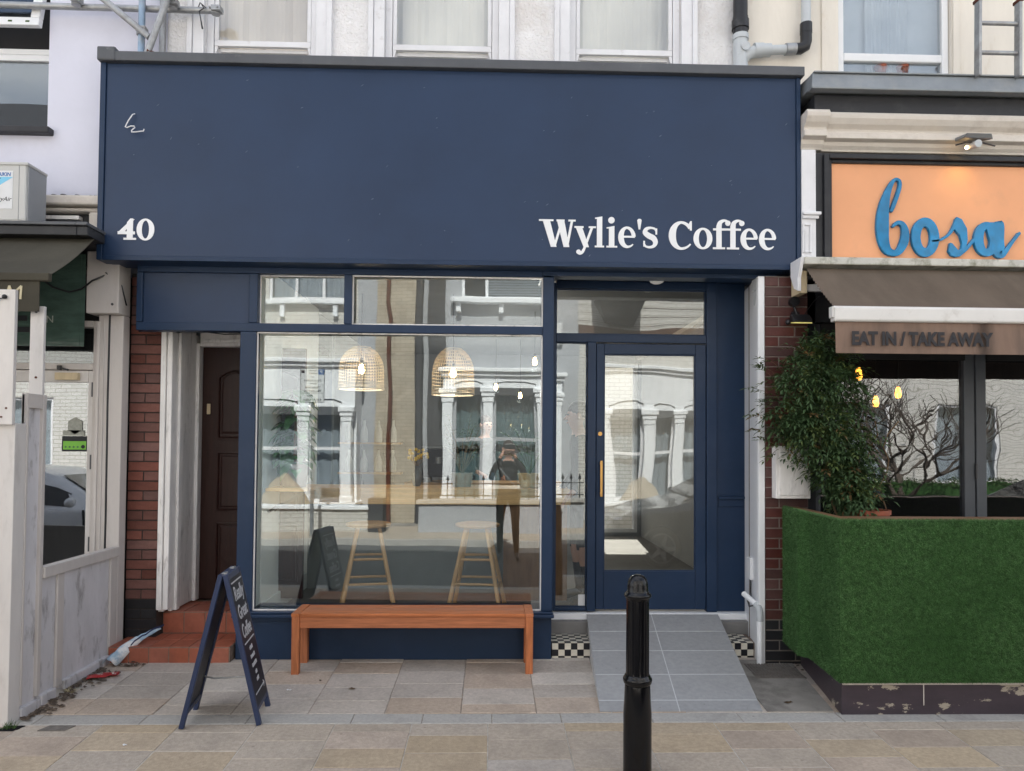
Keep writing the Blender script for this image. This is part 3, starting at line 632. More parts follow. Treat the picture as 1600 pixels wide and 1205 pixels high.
# recessed entrance
DY = 0.45
fr2 = obj('entrance_frame', G().box(0.476, 0.53, DY-.03, DY+.07, 0.31, 3.0).box(0.79, 0.86, DY-.045, DY+.07, 0.31, 2.508).box(0.531, 1.779, DY-.03, DY+.07, 2.51, 2.578)
    .box(0.531, 1.779, DY-.03, DY+.07, 2.955, 3.02).box(1.78, 1.865, DY-.032, DY+.07, 0.30, 3.02).box(0.531, 0.789, DY-.03, DY+.07, 0.31, 0.335), 'navy', shop, bevel=.004)
g = G(); g.box(1.866, 2.108, DY-.004, DY+.07, 0.30, 3.02).box(1.88, 2.10, DY-.03, DY-.005, 1.225, 1.245).box(1.885, 2.095, DY-.012, DY-.005, 1.16, 1.225)
obj('side_panel', g, 'navy', shop, bevel=.004)
obj('recess_cheek', G().box(0.40, 0.474, 0.122, DY-.031, 0.31, 3.0), 'navy', shop)
obj('recess_soffit', G().box(0.392, 2.15, 0.13, DY+.2, 3.022, 3.05).box(0.3905, 2.20, 0.004, 0.129, 2.958, 3.05), 'navy', shop)
pane(0.53, 0.79, 0.335, 2.51, DY+.01, 'shop_glass', bead='navy')
pane(0.53, 1.78, 2.578, 2.955, DY+.01, 'door_glass', bead='navy')
dr = obj('entrance_door', G().box(0.866, 0.93, DY-.02, DY+.03, 0.318, 2.50).box(1.69, 1.776, DY-.02, DY+.03, 0.318, 2.50).box(0.931, 1.689, DY-.02, DY+.03, 0.318, 0.63).box(0.931, 1.689, DY-.02, DY+.03, 2.415, 2.50), 'navy', shop, bevel=.004)
pane(0.93, 1.69, 0.63, 2.415, DY+.004, 'door_glass', dr, name='door_pane', bead='navy')
g = G().box(0.892, 0.914, DY-.075, DY-.06, 1.24, 1.535).box(0.894, 0.912, DY-.06, DY-.02, 1.25, 1.275).box(0.894, 0.912, DY-.06, DY-.02, 1.50, 1.525)
obj('door_handle', g, 'brass', dr, bevel=.004)
obj('door_lock', G().cyl((0.897, DY-.03, 1.755), (0.897, DY-.02, 1.755), .017, 16), 'brass', dr, smooth=True)
obj('sticker', G().box(0.725, 0.785, DY+.001, DY+.004, 0.345, 0.435), 'paper_white', fr2)
obj('threshold', G().box(0.476, 2.108, DY-.075, DY+.2, 0.155, 0.298), 'white_clean', shop, bevel=.004)
# white right-hand return wall and its front trim
g = G().prism([(2.02,-.068),(2.064,-.068),(2.16,DY+.1),(2.122,DY+.1)], -0.02, 2.955, 'z'); rw = obj('return_wall', g, 'white_clean', shop)
obj('corner_trim', G().box(2.016, 2.064, -0.105, -0.07, -0.02, 2.952), 'white_clean', rw, bevel=.004)
g = G().cyl((2.045,.15,0.73),(2.045,.15,0.73+.14),.001,6); 
obj('socket_box', G().box(2.025, 2.068, .10, .19, 0.62, 0.79), 'upvc', rw, bevel=.006)
obj('cable', G().tube([(2.045,.145,.62),(2.045,.145,.52),(2.047,.14,.45)], .005, 6), 'black_pipe', rw)
# checkered tile step, each tile its own piece
stp = obj('tiled_step', G().box(0.478, 2.06, 0.045, DY-.076, -0.1, 0.150), 'grout', shop)
tw = 0.0485
tb = {}
def tile(x, y, z, black, flat, parent):
    key = (black, flat)
    if key not in tb:
        h = tw/2-.001
        tb[key] = (G().box(-h, h, -h, h, -.003, .002) if flat else G().box(-h, h, -.002, .003, -h, h)).mesh('tile', 'tile_black' if black else 'tile_cream')
    o = bpy.data.objects.new('tile', tb[key]); COL.objects.link(o); o.parent = parent; o.location = (x, y, z); return o
for i in range(33):
    xx = 0.478 + tw*(i+.5)
    if 0.86 < xx < 1.66 or xx > 2.05: continue
    for j in range(3):
        zz = 0.15 - tw*(j+.5)
        if zz > 0.0: tile(xx, 0.0445, zz, (i+j) % 2, False, stp)
    for j in range(6): tile(xx, 0.045 + tw*(j+.5), 0.151, (i+j+1) % 2, True, stp)
# soffit lamps
dl = tag(obj('ceiling_lamp', G().lathe([(0.0,0),(0.03,.003),(0.052,.014),(0.062,.034),(0.066,.05),(0.066,.052)], (1.335, 0.30, 2.972), 24), 'lamp_soft', smooth=True), 'round white ceiling lamp under the soffit above the entrance', 'lamp')
gl_ = G().box(2.02, 2.075, -.06, .05, 2.86, 2.953).prism([(2.02,2.86),(2.075,2.86),(2.068,2.76),(2.045,2.735),(2.03,2.76)], -.05, .04)
tag(obj('entrance_sensor', gl_, 'pvc_grey', bevel=.008), 'grey plastic sensor lamp on the white corner post right of the door', 'sensor lamp')

# brick piers, brick by brick
def pier(name, x0, x1, y, z0, z1, dark_z, pat, red, depth=.10, mort='mortar'):
    p = obj(name, G().box(x0+.003, x1-.003, y+.006, y+.35, z0, z1), mort, shop)
    z = z0; k = 0; ch = 0.0762
    cache = {}
    while z + ch < z1 + .02:
        for (a, b) in pat[k % len(pat)]:
            key = (round(b-a, 3),)
            o = None
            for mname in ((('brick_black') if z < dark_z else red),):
                kk = (key, mname)
                if kk not in cache:
                    h = (b-a)/2 - .0045; hh = ch/2 - .0045
                    gg = G(); e = .003
                    lo = [(-h,-hh),(h,-hh),(h,hh),(-h,hh)]; hi = [(-h+e,-hh+e),(h-e,-hh+e),(h-e,hh-e),(-h+e,hh-e)]
                    gg.v = [(u,.02,v_) for u,v_ in lo] + [(u,.003,v_) for u,v_ in lo] + [(u,0,v_) for u,v_ in hi]
                    gg.f = [(8,9,10,11)] + [(i,(i+1)%4,4+(i+1)%4,4+i) for i in range(4)] + [(4+i,4+(i+1)%4,8+(i+1)%4,8+i) for i in range(4)]
                    cache[kk] = gg.mesh('brick', mname)
                o = bpy.data.objects.new('brick', cache[kk])
            COL.objects.link(o); o.parent = p; o.location = ((a+b)/2, y + random.uniform(-.003, .002), z + ch/2)
            o.rotation_euler = (0, random.uniform(-.006, .006), random.uniform(-.01, .01))
        z += ch; k += 1
    return p
pier('brick_pier', -2.825, -2.58, 0.22, 0.06, 2.98, 0.40, [[(-2.825, -2.58)], [(-2.825, -2.703), (-2.703, -2.58)]], 'brick_red', mort='mortar_dark')
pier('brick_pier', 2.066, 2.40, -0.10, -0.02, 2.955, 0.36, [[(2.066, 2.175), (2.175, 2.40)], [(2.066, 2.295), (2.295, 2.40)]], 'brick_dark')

# side entrance on the left: steps, white jambs, brown door
lo_ = obj('doorstep', G().box(-2.80, -1.915, -0.055, 0.33, -0.1, 0.148), 'grout', shop)
up_ = obj('doorstep', G().box(-2.58, -1.915, 0.335, 0.80, -0.1, 0.318), 'grout', shop)
def ttile(a, b, c, d, flat, z, parent):
    j = .0035
    o = obj('step_tile', (G().box(a+j, b-j, c+j, d-j, z-.006, z+.004) if flat else G().box(a+j, b-j, z-.004, z+.006, c+j, d-j)), 'terracotta', parent, bevel=.003)
    return o
n = 6
for i in range(n):
    a = -2.80+.88*i/n; b = -2.80+.88*(i+1)/n
    ttile(a, b, 0.0, 0.146, False, -0.055, lo_)
    for j in range(2): ttile(a, b, -0.055+.192*j, -0.055+.192*(j+1), True, 0.148, lo_)
for i in range(4):
    a = -2.58+.66*i/4; b = -2.58+.66*(i+1)/4
    ttile(a, b, 0.152, 0.316, False, 0.335, up_)
    for j in range(2): ttile(a, b, 0.335+.19*j, 0.335+.19*(j+1), True, 0.318, up_)
jb = obj('door_jamb', G().box(-2.578, -2.54, 0.20, 0.30, 0.36, 2.62).box(-2.535, -2.495, 0.215, 0.30, 0.36, 2.62).box(-2.578, -2.535, 0.24, 0.31, 0.34, 2.62), 'old_white', shop, bevel=.005)
g = G().box(-2.53, -2.502, 0.301, 0.78, 0.33, 2.62).box(-2.5015, -2.478, 0.335, 0.40, 0.33, 2.62).box(-2.5015, -2.470, 0.682, 0.78, 0.33, 2.50)
obj('jamb_moulding', g, 'old_white', jb, bevel=.006)
obj('door_head', G().box(-2.469, -1.915, 0.682, 0.78, 2.475, 2.60).box(-2.46, -1.915, 0.66, 0.681, 2.505, 2.535).box(-2.50, -1.915, 0.30, 0.681, 2.625, 2.66), 'old_white', jb, bevel=.004)
obj('black_cables', G().tube([(-2.75,.20,2.52),(-2.62,.18,2.56),(-2.54,.19,2.545),(-2.46,.23,2.52),(-2.40,.5,2.60),(-2.2,.62,2.585),(-2.02,.63,2.59)], .006, 6).tube([(-2.54,.19,2.55),(-2.40,.55,2.58),(-2.25,.63,2.57),(-2.0,.64,2.58)], .005, 6).box(-2.43,-2.41,.5,.53,2.54,2.62), 'black_pipe', jb)
bd = obj('house_door', G().box(-2.468, -1.60, 0.75, 0.80, 0.335, 2.474), 'door_brown', shop)
for (z0, z1, arch) in ((0.48, 0.98, 0), (1.08, 1.58, 0), (1.68, 2.22, 1)):
    for x0 in (-2.33, -1.93):
        x1 = x0+.29
        pl = [(x0,z0),(x1,z0),(x1,z1)] + ([(x0+.29*(1-t/6), z1+.07*sin(pi*t/12 if x0 > -2 else pi*(12-t)/12) * 0 + .06*sin(pi*t/6)) for t in range(1, 6)] if arch else []) + [(x0,z1)]
        cx = sum(p[0] for p in pl)/len(pl); cz = sum(p[1] for p in pl)/len(pl)
        g = G(); i0 = len(g.v); N = len(pl)
        rings = [(1.0, .7495), (1.0, .738), (.93, .736), (.88, .748), (.80, .748), (.72, .741)]
        for sc_, yy in rings: g.v += [(cx+(p[0]-cx)*sc_, yy, cz+(p[1]-cz)*(sc_ if sc_ == 1 else 1-(1-sc_)*.6)) for p in pl]
        for r_ in range(len(rings)-1): g.f += [(r_*N+k, r_*N+(k+1)%N, (r_+1)*N+(k+1)%N, (r_+1)*N+k) for k in range(N)]
        g.f.append(tuple(range((len(rings)-1)*N, len(rings)*N)))
        obj('door_panel', g, 'door_brown', bd)
obj('door_lock', G().box(-2.425, -2.395, 0.735, 0.7495, 1.90, 1.99).cyl((-2.41,.73,1.945),(-2.41,.7349,1.945),.010,12), 'pale_wood', bd, bevel=.003)
obj('partition_wall', G().box(-1.899, -1.86, 0.102, 3.0, -0.1, 2.50), 'navy', shop)
obj('hall_wall', G().box(-2.60, -2.54, 0.80, 3.2, -0.1, 3.0).box(-2.54, -1.90, 3.0, 3.1, -.1, 3.0).box(-2.54, -1.90, 0.81, 3.0, 2.68, 2.75), 'dark_room', shop)

# the room behind the window
rm = obj('room_floor', G().box(-1.86, 2.359, 0.302, 6.0, 0.10, 0.25).box(0.475, 2.359, DY+.201, 6.0, 0.10, .252), 'room_floor', shop)
obj('room_ceiling', G().box(-1.86, 2.4, 0.105, 6.0, 3.055, 3.2), 'room_grey', shop)
lw = obj('room_wall', G().box(-1.858, -1.80, 0.105, 2.05, 0.251, 3.054), 'room_white', shop)
obj('skirting', G().box(-1.799, -1.78, 0.105, 2.05, 0.252, 0.40), 'room_white', lw, bevel=.004)
obj('room_wall', G().box(-2.6, -2.5, 3.11, 5.9, 0.1, 3.05).box(2.36, 2.40, DY+.21, 5.9, 0.1, 3.054).box(-2.5, -1.86, 2.98, 3.1, 0.1, 3.05), 'room_grey', shop)
obj('room_wall', wall_holes(G(), -2.5, 2.36, 0.1, 3.054, 5.7, 5.9, [(1.62, 2.30, .30, 2.95)]), 'room_grey', shop)
bk = obj('back_door', G().box(1.62, 1.67, 5.80, 5.86, .30, 2.95).box(2.25, 2.30, 5.80, 5.86, .30, 2.95).box(1.671, 2.249, 5.80, 5.86, 2.89, 2.95).box(1.671, 2.249, 5.80, 5.86, .30, .36), 'white_clean', shop, bevel=.004)
obj('pane', G().box(1.671, 2.249, 5.827, 5.833, .361, 2.889), 'upper_glass', bk)
obj('room_wall', G().box(2.34, 2.358, DY+.25, 5.69, 0.255, 3.05).box(2.14, 2.338, DY+.22, DY+.26, .255, 3.05), 'room_mid', shop)
obj('sky_block_wall', G().box(-2.6, 4.5, 9.0, 9.2, -.3, 4.5), 'white_brick', shop)  # added wall outside the back door, blocks the bright sky behind its pane
# ------------------------------------------------------------------ left neighbour
lb = thing('neighbour_building', (-5, 0.1, 0), 'pale lilac painted building with white plastic window and beige shopfront left of the coffee shop', 'building')
obj('wall', wall_holes(G(), -12, -2.532, 3.53, 7.6, 0.10, 0.34, [(-4.75, -3.43, 4.06, 5.7)]), 'lilac_wall', lb)
obj('wall', G().box(-12, -2.532, 0.345, 6.4, 3.0, 7.6), 'lilac_wall', lb)
wf = obj('window', G().box(-4.75, -3.43, 0.20, 0.25, 4.06, 4.115).box(-3.485, -3.43, 0.20, 0.25, 4.116, 4.68).box(-4.75, -3.43, 0.20, 0.25, 4.69, 4.735).box(-4.75, -3.43, 0.20, 0.25, 4.64, 4.689).box(-4.12, -4.07, 0.20, 0.25, 4.116, 4.639), 'upvc', lb, bevel=.006)
obj('pane', G().box(-4.75, -3.486, 0.222, 0.228, 4.117, 4.638), 'house_glass', wf)
obj('reveal', G().box(-3.4295, -3.405, 0.135, 0.26, 4.06, 5.7), 'brick_black', wf)
obj('reveal', G().box(-4.75, -3.43, 0.26, 0.30, 4.735, 5.7).box(-4.75, -3.43, 0.34, .345, 4.06, 4.70), 'dark_room', wf)
# top-hung sash propped open: leans out at the bottom
def tilt(p, zt=5.62, a=0.20):
    dz = zt - p[2]; return (p[0], p[1] - dz*sin(a), zt - dz*cos(a))
g = G()
for (x0, x1, z0, z1) in ((-4.72,-3.46,4.80,4.87),(-3.53,-3.46,4.871,5.6),(-4.72,-3.531,5.53,5.6)): g.box(x0, x1, 0.17, 0.22, z0, z1)
g.v = [tilt(p) for p in g.v]; sa_ = obj('open_sash', g, 'upvc', wf, bevel=.006)
g = G().box(-4.72, -3.531, 0.19, 0.196, 4.871, 5.529); g.v = [tilt(p) for p in g.v]; obj('pane', g, 'house_glass', sa_)
g = G()
for k in range(9): g.box(-4.6+k*.13, -4.6+k*.13+.03, 0.1685, 0.1697, 4.825, 4.84)
g.v = [tilt(p) for p in g.v]; obj('tape_mark', g, 'weed', sa_)
g = G()
for k in range(10): g.box(-4.7+k*.13, -4.7+k*.13+.026, 0.1985, 0.1997, 4.082, 4.094)
obj('tape_mark', g, 'weed', wf)
obj('window_sill', G().box(-4.8, -3.38, 0.03, 0.20, 4.005, 4.055), 'brick_black', wf, bevel=.008)
# broken cornice strip under the painted wall
g = G().box(-12, -2.91, -0.02, 0.30, 3.44, 3.515).box(-12, -2.91, 0.02, 0.30, 3.40, 3.43).box(-3.06, -2.91, 0.02, 0.3, 3.19, 3.399)
obj('cornice', g, 'stone_moulding', lb, bevel=.015)
obj('cornice', G().box(-12, -3.14, 0.04, 0.30, 3.345, 3.375), 'old_white', lb, bevel=.005)
obj('rubble_core', G().box(-12, -3.001, 0.09, 0.30, 3.0, 3.40), 'brick_black', lb)
pg = G()
rr = random.Random(3)
for k in range(14):
    xx = -2.9-.035*k*1.0; zz = 3.52 + rr.uniform(-.006,.012); pg.sphere((xx*1.0-.02, 0.07, zz), .03, .04, .012, 7, 4)
obj('flaking_edge', pg, 'brick_black', lb)
# canopy ledge box
lg = obj('canopy_box', G().box(-12, -2.905, -0.40, 0.10, 3.10, 3.165).box(-2.9045, -2.83, -0.40, -0.17, 3.10, 3.165), 'black_board', lb, bevel=.006)
obj('canopy_flashing', G().box(-12, -2.905, -0.42, 0.10, 3.167, 3.19).box(-2.9045, -2.825, -0.42, -0.17, 3.167, 3.19), 'grey_flashing', lg, bevel=.004)
# shopfront: frame, glazed door, transom light, green glass sign band
ff = obj('shopfront_frame', G().box(-2.985, -2.80, 0.06, 0.16, -0.05, 2.62).box(-3.03, -2.986, 0.075, 0.16, -0.05, 2.58).box(-4.9, -3.031, 0.08, 0.16, 2.205, 2.255).box(-4.9, -3.031, 0.075, 0.16, 2.53, 2.58), 'greige', lb, bevel=.006)
obj('frame_moulding', G().box(-2.995, -2.97, 0.048, 0.059, -0.05, 2.57).box(-2.945, -2.935, 0.05, 0.059, -.05, 2.6), 'greige', ff, bevel=.004)
obj('pilaster_box', G().box(-3.04, -2.80, -0.02, 0.16, 2.622, 3.09), 'greige', lb, bevel=.006)
obj('screw', G().cyl((-2.845,-.024,2.69),(-2.845,-.019,2.69),.010,10), 'steel_dark', lb)
dl_ = obj('shop_door', G().box(-3.07, -3.032, 0.09, 0.14, 0.02, 2.20).box(-3.98, -3.90, 0.09, 0.14, 0.02, 2.20).box(-3.899, -3.071, 0.09, 0.14, 2.11, 2.20).box(-3.899, -3.071, 0.09, 0.14, 0.02, 0.5), 'greige_pale', lb, bevel=.005)
obj('door_pane', G().box(-3.899, -3.071, 0.112, 0.118, 0.501, 2.109), 'neighbour_glass', dl_)
for zz in (0.83, 1.45, 2.0): obj('hinge', G().cyl((-3.031,.082,zz),(-3.031,.082,zz+.11),.009,8), 'steel_dark', dl_)
obj('door_closer', G().box(-3.30, -3.13, 0.05, 0.089, 2.125, 2.18), 'pale_wood', dl_, bevel=.003)
obj('closer_arm', G().beam((-3.27,.06,2.22),(-3.2,.05,2.20),.012,.012).box(-3.285,-3.26,.05,.075,2.20,2.235), 'black_pipe', dl_)
st_ = obj('rating_sticker', G().box(-3.265, -3.075, 0.1065, 0.1115, 1.585, 1.70), 'ink', dl_)
obj('sticker_face', G().box(-3.255, -3.083, 0.1045, 0.1063, 1.598, 1.662), 'green_sticker', st_)
g = G()
for k in range(5): g.cyl((-3.235+.03*k, 0.1030, 1.618), (-3.235+.03*k, 0.1044, 1.618), .008, 10)
obj('sticker_mark', g, 'leaf_gloss', st_)
obj('sticker_mark', G().cyl((-3.105, 0.1025, 1.62), (-3.105, 0.1044, 1.62), .014, 14), 'ink', st_)
pl = [(-3.17+.062*cos(pi*k/3+pi/6), 1.78+.066*sin(pi*k/3+pi/6)) for k in range(6)]
obj('badge_sticker', G().prism(pl, .1065, .1115), 'sticker_grey', dl_)
obj('notice', G().box(-3.26, -3.10, 0.1065, 0.1115, 1.705, 1.745), 'sticker_grey', dl_)
obj('transom_pane', G().box(-4.9, -3.031, 0.112, 0.118, 2.256, 2.529), 'house_glass', lb)
gs = obj('sign_panel', G().box(-4.9, -3.075, -0.03, -0.02, 2.37, 3.06).box(-3.0745, -3.045, -0.028, -0.022, 2.37, 3.06), 'green_glass', lb)
obj('letter', G().box(-3.62, -3.585, -.034, -.031, 2.47, 2.68).box(-3.584, -3.44, -.034, -.031, 2.64, 2.68).box(-3.584, -3.44, -.034, -.031, 2.47, 2.51).box(-3.584, -3.46, -.034, -.031, 2.555, 2.595), 'ink', gs)
text('letter', 'N', (-3.325, -0.031, 2.545), 0.075, 'sticker_grey', gs, depth=.002)
obj('room_wall', G().box(-12, -2.84, 3.2, 3.3, -.1, 3.0).box(-12, -2.95, .17, 3.2, 2.95, 3.0).box(-12, -2.9, .3, 3.2, -.15, .0).box(-2.90, -2.84, 0.17, 3.2, 0, 2.95), 'dark_room', lb)
# black downpipe and cables in the corner
dp = thing('downpipe', (-2.86, 0.12, 0), 'black downpipe and cables running down the corner left of the red brick pier', 'pipe')
obj('pipe', G().cyl((-2.868,.12,0.02),(-2.868,.12,2.94),.034,14), 'black_pipe', dp, smooth=True)
g = G()
for zz in (0.35,1.0,1.65,2.3): g.cyl((-2.868,.12,zz),(-2.868,.12,zz+.05),.042,14)
obj('collar', g, 'black_pipe', dp, smooth=True)
obj('cable', G().tube([(-2.835,.10,2.94),(-2.838,.10,2.2),(-2.832,.10,1.4),(-2.838,.10,.7),(-2.834,.1,.1)], .009, 6).tube([(-2.90,.06,2.9),(-2.905,.06,2.0),(-2.90,.06,1.1),(-2.905,.06,.2)], .008, 6), 'black_pipe', dp)
tag(obj('hanging_cable', G().tube([(-2.98,-.05,2.86),(-3.06,-.04,2.80),(-3.16,-.03,2.775),(-3.28,-.03,2.81),(-3.36,-.03,2.87)][::-1] + [(-2.92,-.02,2.90),(-2.88,.0,2.93)], .007, 6).tube([(-2.90,-.02,2.93),(-2.84,.0,2.87),(-2.80,.02,2.84),(-2.79,.08,2.7)], .006, 6), 'black_pipe', smooth=True), 'thin black cable drooping between the olive awning and the navy fascia', 'cable')

# air-conditioning unit on the ledge
ac = thing('air_conditioner', (-3.7, -0.2, 3.19), 'grey outdoor air conditioning unit standing on the black canopy ledge', 'air conditioner')
obj('casing', G().box(-4.12, -3.285, -0.36, -0.14, 3.205, 3.615), 'ac_case', ac, bevel=.014)
obj('side_cover', G().box(-3.2835, -3.277, -0.345, -0.14, 3.21, 3.60), 'ac_grey', ac, bevel=.002)
obj('lid', G().box(-4.13, -3.272, -0.368, -0.135, 3.60, 3.622), 'ac_case', ac, bevel=.006)
obj('seam', G().box(-3.335, -3.332, -.3625, -.36, 3.21, 3.60), 'ac_grey', ac)
obj('foot', G().box(-4.05, -3.95, -0.35, -0.15, 3.191, 3.206).box(-3.47, -3.36, -0.35, -0.15, 3.191, 3.206), 'ac_grey', ac)
bdg = obj('badge', G().box(-3.72, -3.375, -.3628, -.3605, 3.29, 3.56), 'paper_white', ac)
obj('badge_print', G().prism([(-3.66,3.515),(-3.375,3.515),(-3.52,3.42),(-3.72,3.42),(-3.72,3.47)], -.3640, -.3629), 'daikin_cyan', bdg)
obj('badge_print', G().prism([(-3.62,3.508),(-3.455,3.508),(-3.505,3.465),(-3.60,3.465)], -.3652, -.3641), 'ink', bdg)
text('brand_lettering', 'DAIKIN', (-3.503, -0.3632, 3.522), 0.036, 'daikin_blue', bdg, depth=.001, offset=.001, shear=.15, sx=.93)
text('brand_lettering', 'SkyAir', (-3.50, -0.3632, 3.345), 0.043, 'ink', bdg, depth=.001, shear=.35)
obj('fan_grille', G().cyl((-3.88,-.366,3.42),(-3.88,-.361,3.42),.16,28), 'steel_dark', ac)

# olive awning
aw = thing('olive_awning', (-3.5, -0.5, 2.7), 'dirty dark olive fabric awning above the left shopfront', 'awning')
g = G(); N = 14
for k in range(N):
    t0, t1 = k/N, (k+1)/N
    def pt(t): return (-0.30 - .60*t, 3.105 - .395*t - .020*sin(pi*t))
    (ya, za), (yb, zb) = pt(t0), pt(t1)
    xa = -2.835+.065*t0; xb = -2.835+.065*t1
    g.hexa([(-8,ya,za-.004),(xa,ya,za-.004),(xb,yb,zb-.004),(-8,yb,zb-.004),(-8,ya,za),(xa,ya,za),(xb,yb,zb),(-8,yb,zb)])
obj('canopy', g, 'awning_olive', aw, smooth=True)
obj('front_bar', G().box(-8, -2.765, -0.935, -0.895, 2.66, 2.712), 'awning_olive', aw, bevel=.008)
vl = obj('valance', G().box(-8, -2.83, -0.918, -0.912, 2.47, 2.66), 'awning_olive', aw)
q = Glyph(-3.14, 2.545, .001, -0.9185); q.ribbon([(0,0),(42,84)], [11,11]).ribbon([(42,84),(58,0)], [11,11]).ribbon([(16,26),(52,30)], [9,9]); obj('letter', q, 'gold_letter', vl)
q = Glyph(-3.035, 2.545, .001, -0.9185); q.ribbon([(0,0),(22,84)], [11,11]).ribbon([(22,84),(44,30)], [11,11]).ribbon([(44,30),(96,84)], [11,11]).ribbon([(96,84),(92,0)], [13,13]); obj('letter', q, 'gold_letter', vl)

# beige timber screen round the neighbour's terrace
sc_ = thing('timber_screen', (-2.9, -1.1, 0), 'weathered beige timber screen with two tall bolted boards left of the paving', 'screen')
def zb(y): return gz(y)
obj('post', G().box(-2.915, -2.80, -1.16, -1.055, -0.03, 1.765), 'greige_pale', sc_, bevel=.004)
b1 = obj('tall_board', G().box(-2.905, -2.80, -1.19, -1.162, 1.755, 2.55), 'greige_pale', sc_, bevel=.003)
b2 = obj('tall_board', G().box(-2.905, -2.82, -0.88, -0.855, 1.80, 2.51), 'greige_pale', sc_, bevel=.003)
for xx, zz in ((-2.89,1.85),(-2.835,1.852),(-2.862,1.80)): obj('bolt', G().cyl((xx,-1.194,zz),(xx,-1.189,zz),.006,8), 'rust', b1)
obj('bolt', G().cyl((-2.86,-.886,2.06),(-2.86,-.879,2.06),.007,8), 'rust', b2)
obj('hook', G().tube([(-2.865,-.88,2.47),(-2.865,-.90,2.475),(-2.855,-.905,2.465)], .004, 6), 'steel_dark', b2)
obj('stile', G().box(-2.835, -2.797, -1.054, -1.035, 0.08, 1.95).box(-2.835, -2.797, -0.90, -0.865, 0.08, 1.95).box(-2.835, -2.798, -1.034, -0.901, 1.86, 1.95), 'greige', sc_, bevel=.004)
obj('panel', G().box(-2.83, -2.818, -1.054, -0.87, 0.06, 1.94), 'screen_panel', sc_)
obj('panel', G().box(-2.83, -2.816, -0.864, 0.05, 0.06, 0.86), 'screen_panel', sc_)
obj('rail', G().box(-2.845, -2.785, -0.864, 0.05, 0.80, 0.872), 'greige', sc_, bevel=.006)
obj('stile', G().box(-2.8155, -2.797, -0.70, -0.63, 0.07, 0.799), 'greige', sc_, bevel=.004)
obj('stile', G().box(-2.8155, -2.797, -0.045, 0.05, 0.07, 0.799), 'greige', sc_, bevel=.004)
obj('bottom_rail', G().box(-2.83, -2.785, -0.862, -0.71, 0.0, 0.075).box(-2.83, -2.785, -0.62, 0.05, 0.03, 0.09).box(-2.83,-2.79,-1.05,-.87,-.01,.06), 'screen_panel', sc_, bevel=.006)
obj('panel', G().box(-5.5, -2.93, -1.14, -1.125, 0.05, 0.88), 'greige_pale', sc_)
obj('stile', G().box(-2.99, -2.92, -1.18, -1.141, 0.0, 1.95), 'white_clean', sc_, bevel=.004)
obj('latch', G().box(-2.965, -2.935, -1.19, -1.181, 1.02, 1.12), 'steel_dark', sc_, bevel=.003)
sb = thing('string_light', (-2.86, -1.2, 2.5), 'clear glass festoon bulb on a black cable hung from the timber screen', 'string light')
obj('cable', G().tube([(-2.86,-1.195,2.50),(-2.90,-1.21,2.485),(-2.96,-1.22,2.475),(-3.1,-1.22,2.49)], .004, 6).sphere((-2.855,-1.20,2.505),.014,n=8,m=6), 'black_pipe', sb)
obj('bulb', G().lathe([(0,-.085),(.02,-.082),(.033,-.062),(.034,-.045),(.024,-.018),(.014,0)], (-2.975,-1.22,2.465), 14), 'bulb_glass', sb, smooth=True)
obj('socket', G().cyl((-2.975,-1.22,2.466),(-2.975,-1.22,2.495),.015,10), 'black_pipe', sb)

# scaffolding in front of the lilac wall
sf = thing('scaffolding', (-2.6, 0.0, 4.53), 'galvanised scaffold tubes and couplers standing on the flashing at top left', 'scaffolding')
R_ = .0242
obj('tube', G().cyl((-2.66,-0.046,4.531),(-2.66,-0.046,7.669),R_,14), 'galv_blue', sf, smooth=True)
obj('tube', G().cyl((-2.552,0.06,4.531),(-2.552,0.06,7.5),R_,14), 'galv', sf, smooth=True)
obj('tube', G().cyl((-4.733,0.005,4.968),(-2.079,0.005,4.958),R_,14), 'galv', sf, smooth=True)
obj('tube', G().cyl((-3.087,-0.093,5.102),(-2.578,-0.093,4.685),R_,14), 'galv', sf, smooth=True)
obj('tube', G().cyl((-2.578,-0.129,4.536),(-2.336,-0.129,5.251),R_,14), 'galv', sf, smooth=True)
obj('tube', G().cyl((-6.174,0.005,6.537),(-2.079,0.005,6.537),R_,14), 'galv', sf, smooth=True)
def coupler(x, y, z):
    g = G().cyl((x,y,z-.03),(x,y,z+.03),.034,10).box(x-.02,x+.05,y-.05,y+.01,z-.02,z+.02).cyl((x+.03,y-.06,z),(x+.03,y+.02,z),.008,6).cyl((x-.034,y-.04,z+.01),(x-.034,y+.03,z+.01),.007,6)
    obj('coupler', g, 'galv', sf, bevel=.003)
coupler(-2.66,-.051,4.752); coupler(-2.428,-.056,4.963); coupler(-2.13,.005,4.959); coupler(-3.149,-.046,4.973)
obj('base_bracket', G().box(-2.634,-2.49,-.15,-.07,4.527,4.54).cyl((-2.572,-0.149,4.557),(-2.511,-0.087,4.557),.012,8), 'rust', sf)
obj('cable_tie', G().tube([(-2.223,-0.026,4.984),(-2.202,-0.036,4.953),(-2.233,-0.046,4.922),(-2.223,-0.046,4.87),(-2.207,-0.046,4.788)], [.004,.004,.005,.004,.007], 6).tube([(-2.264,0.005,4.973),(-2.233,-0.036,4.994),(-2.192,-0.026,4.963)],.004,6), 'black_pipe', sf)
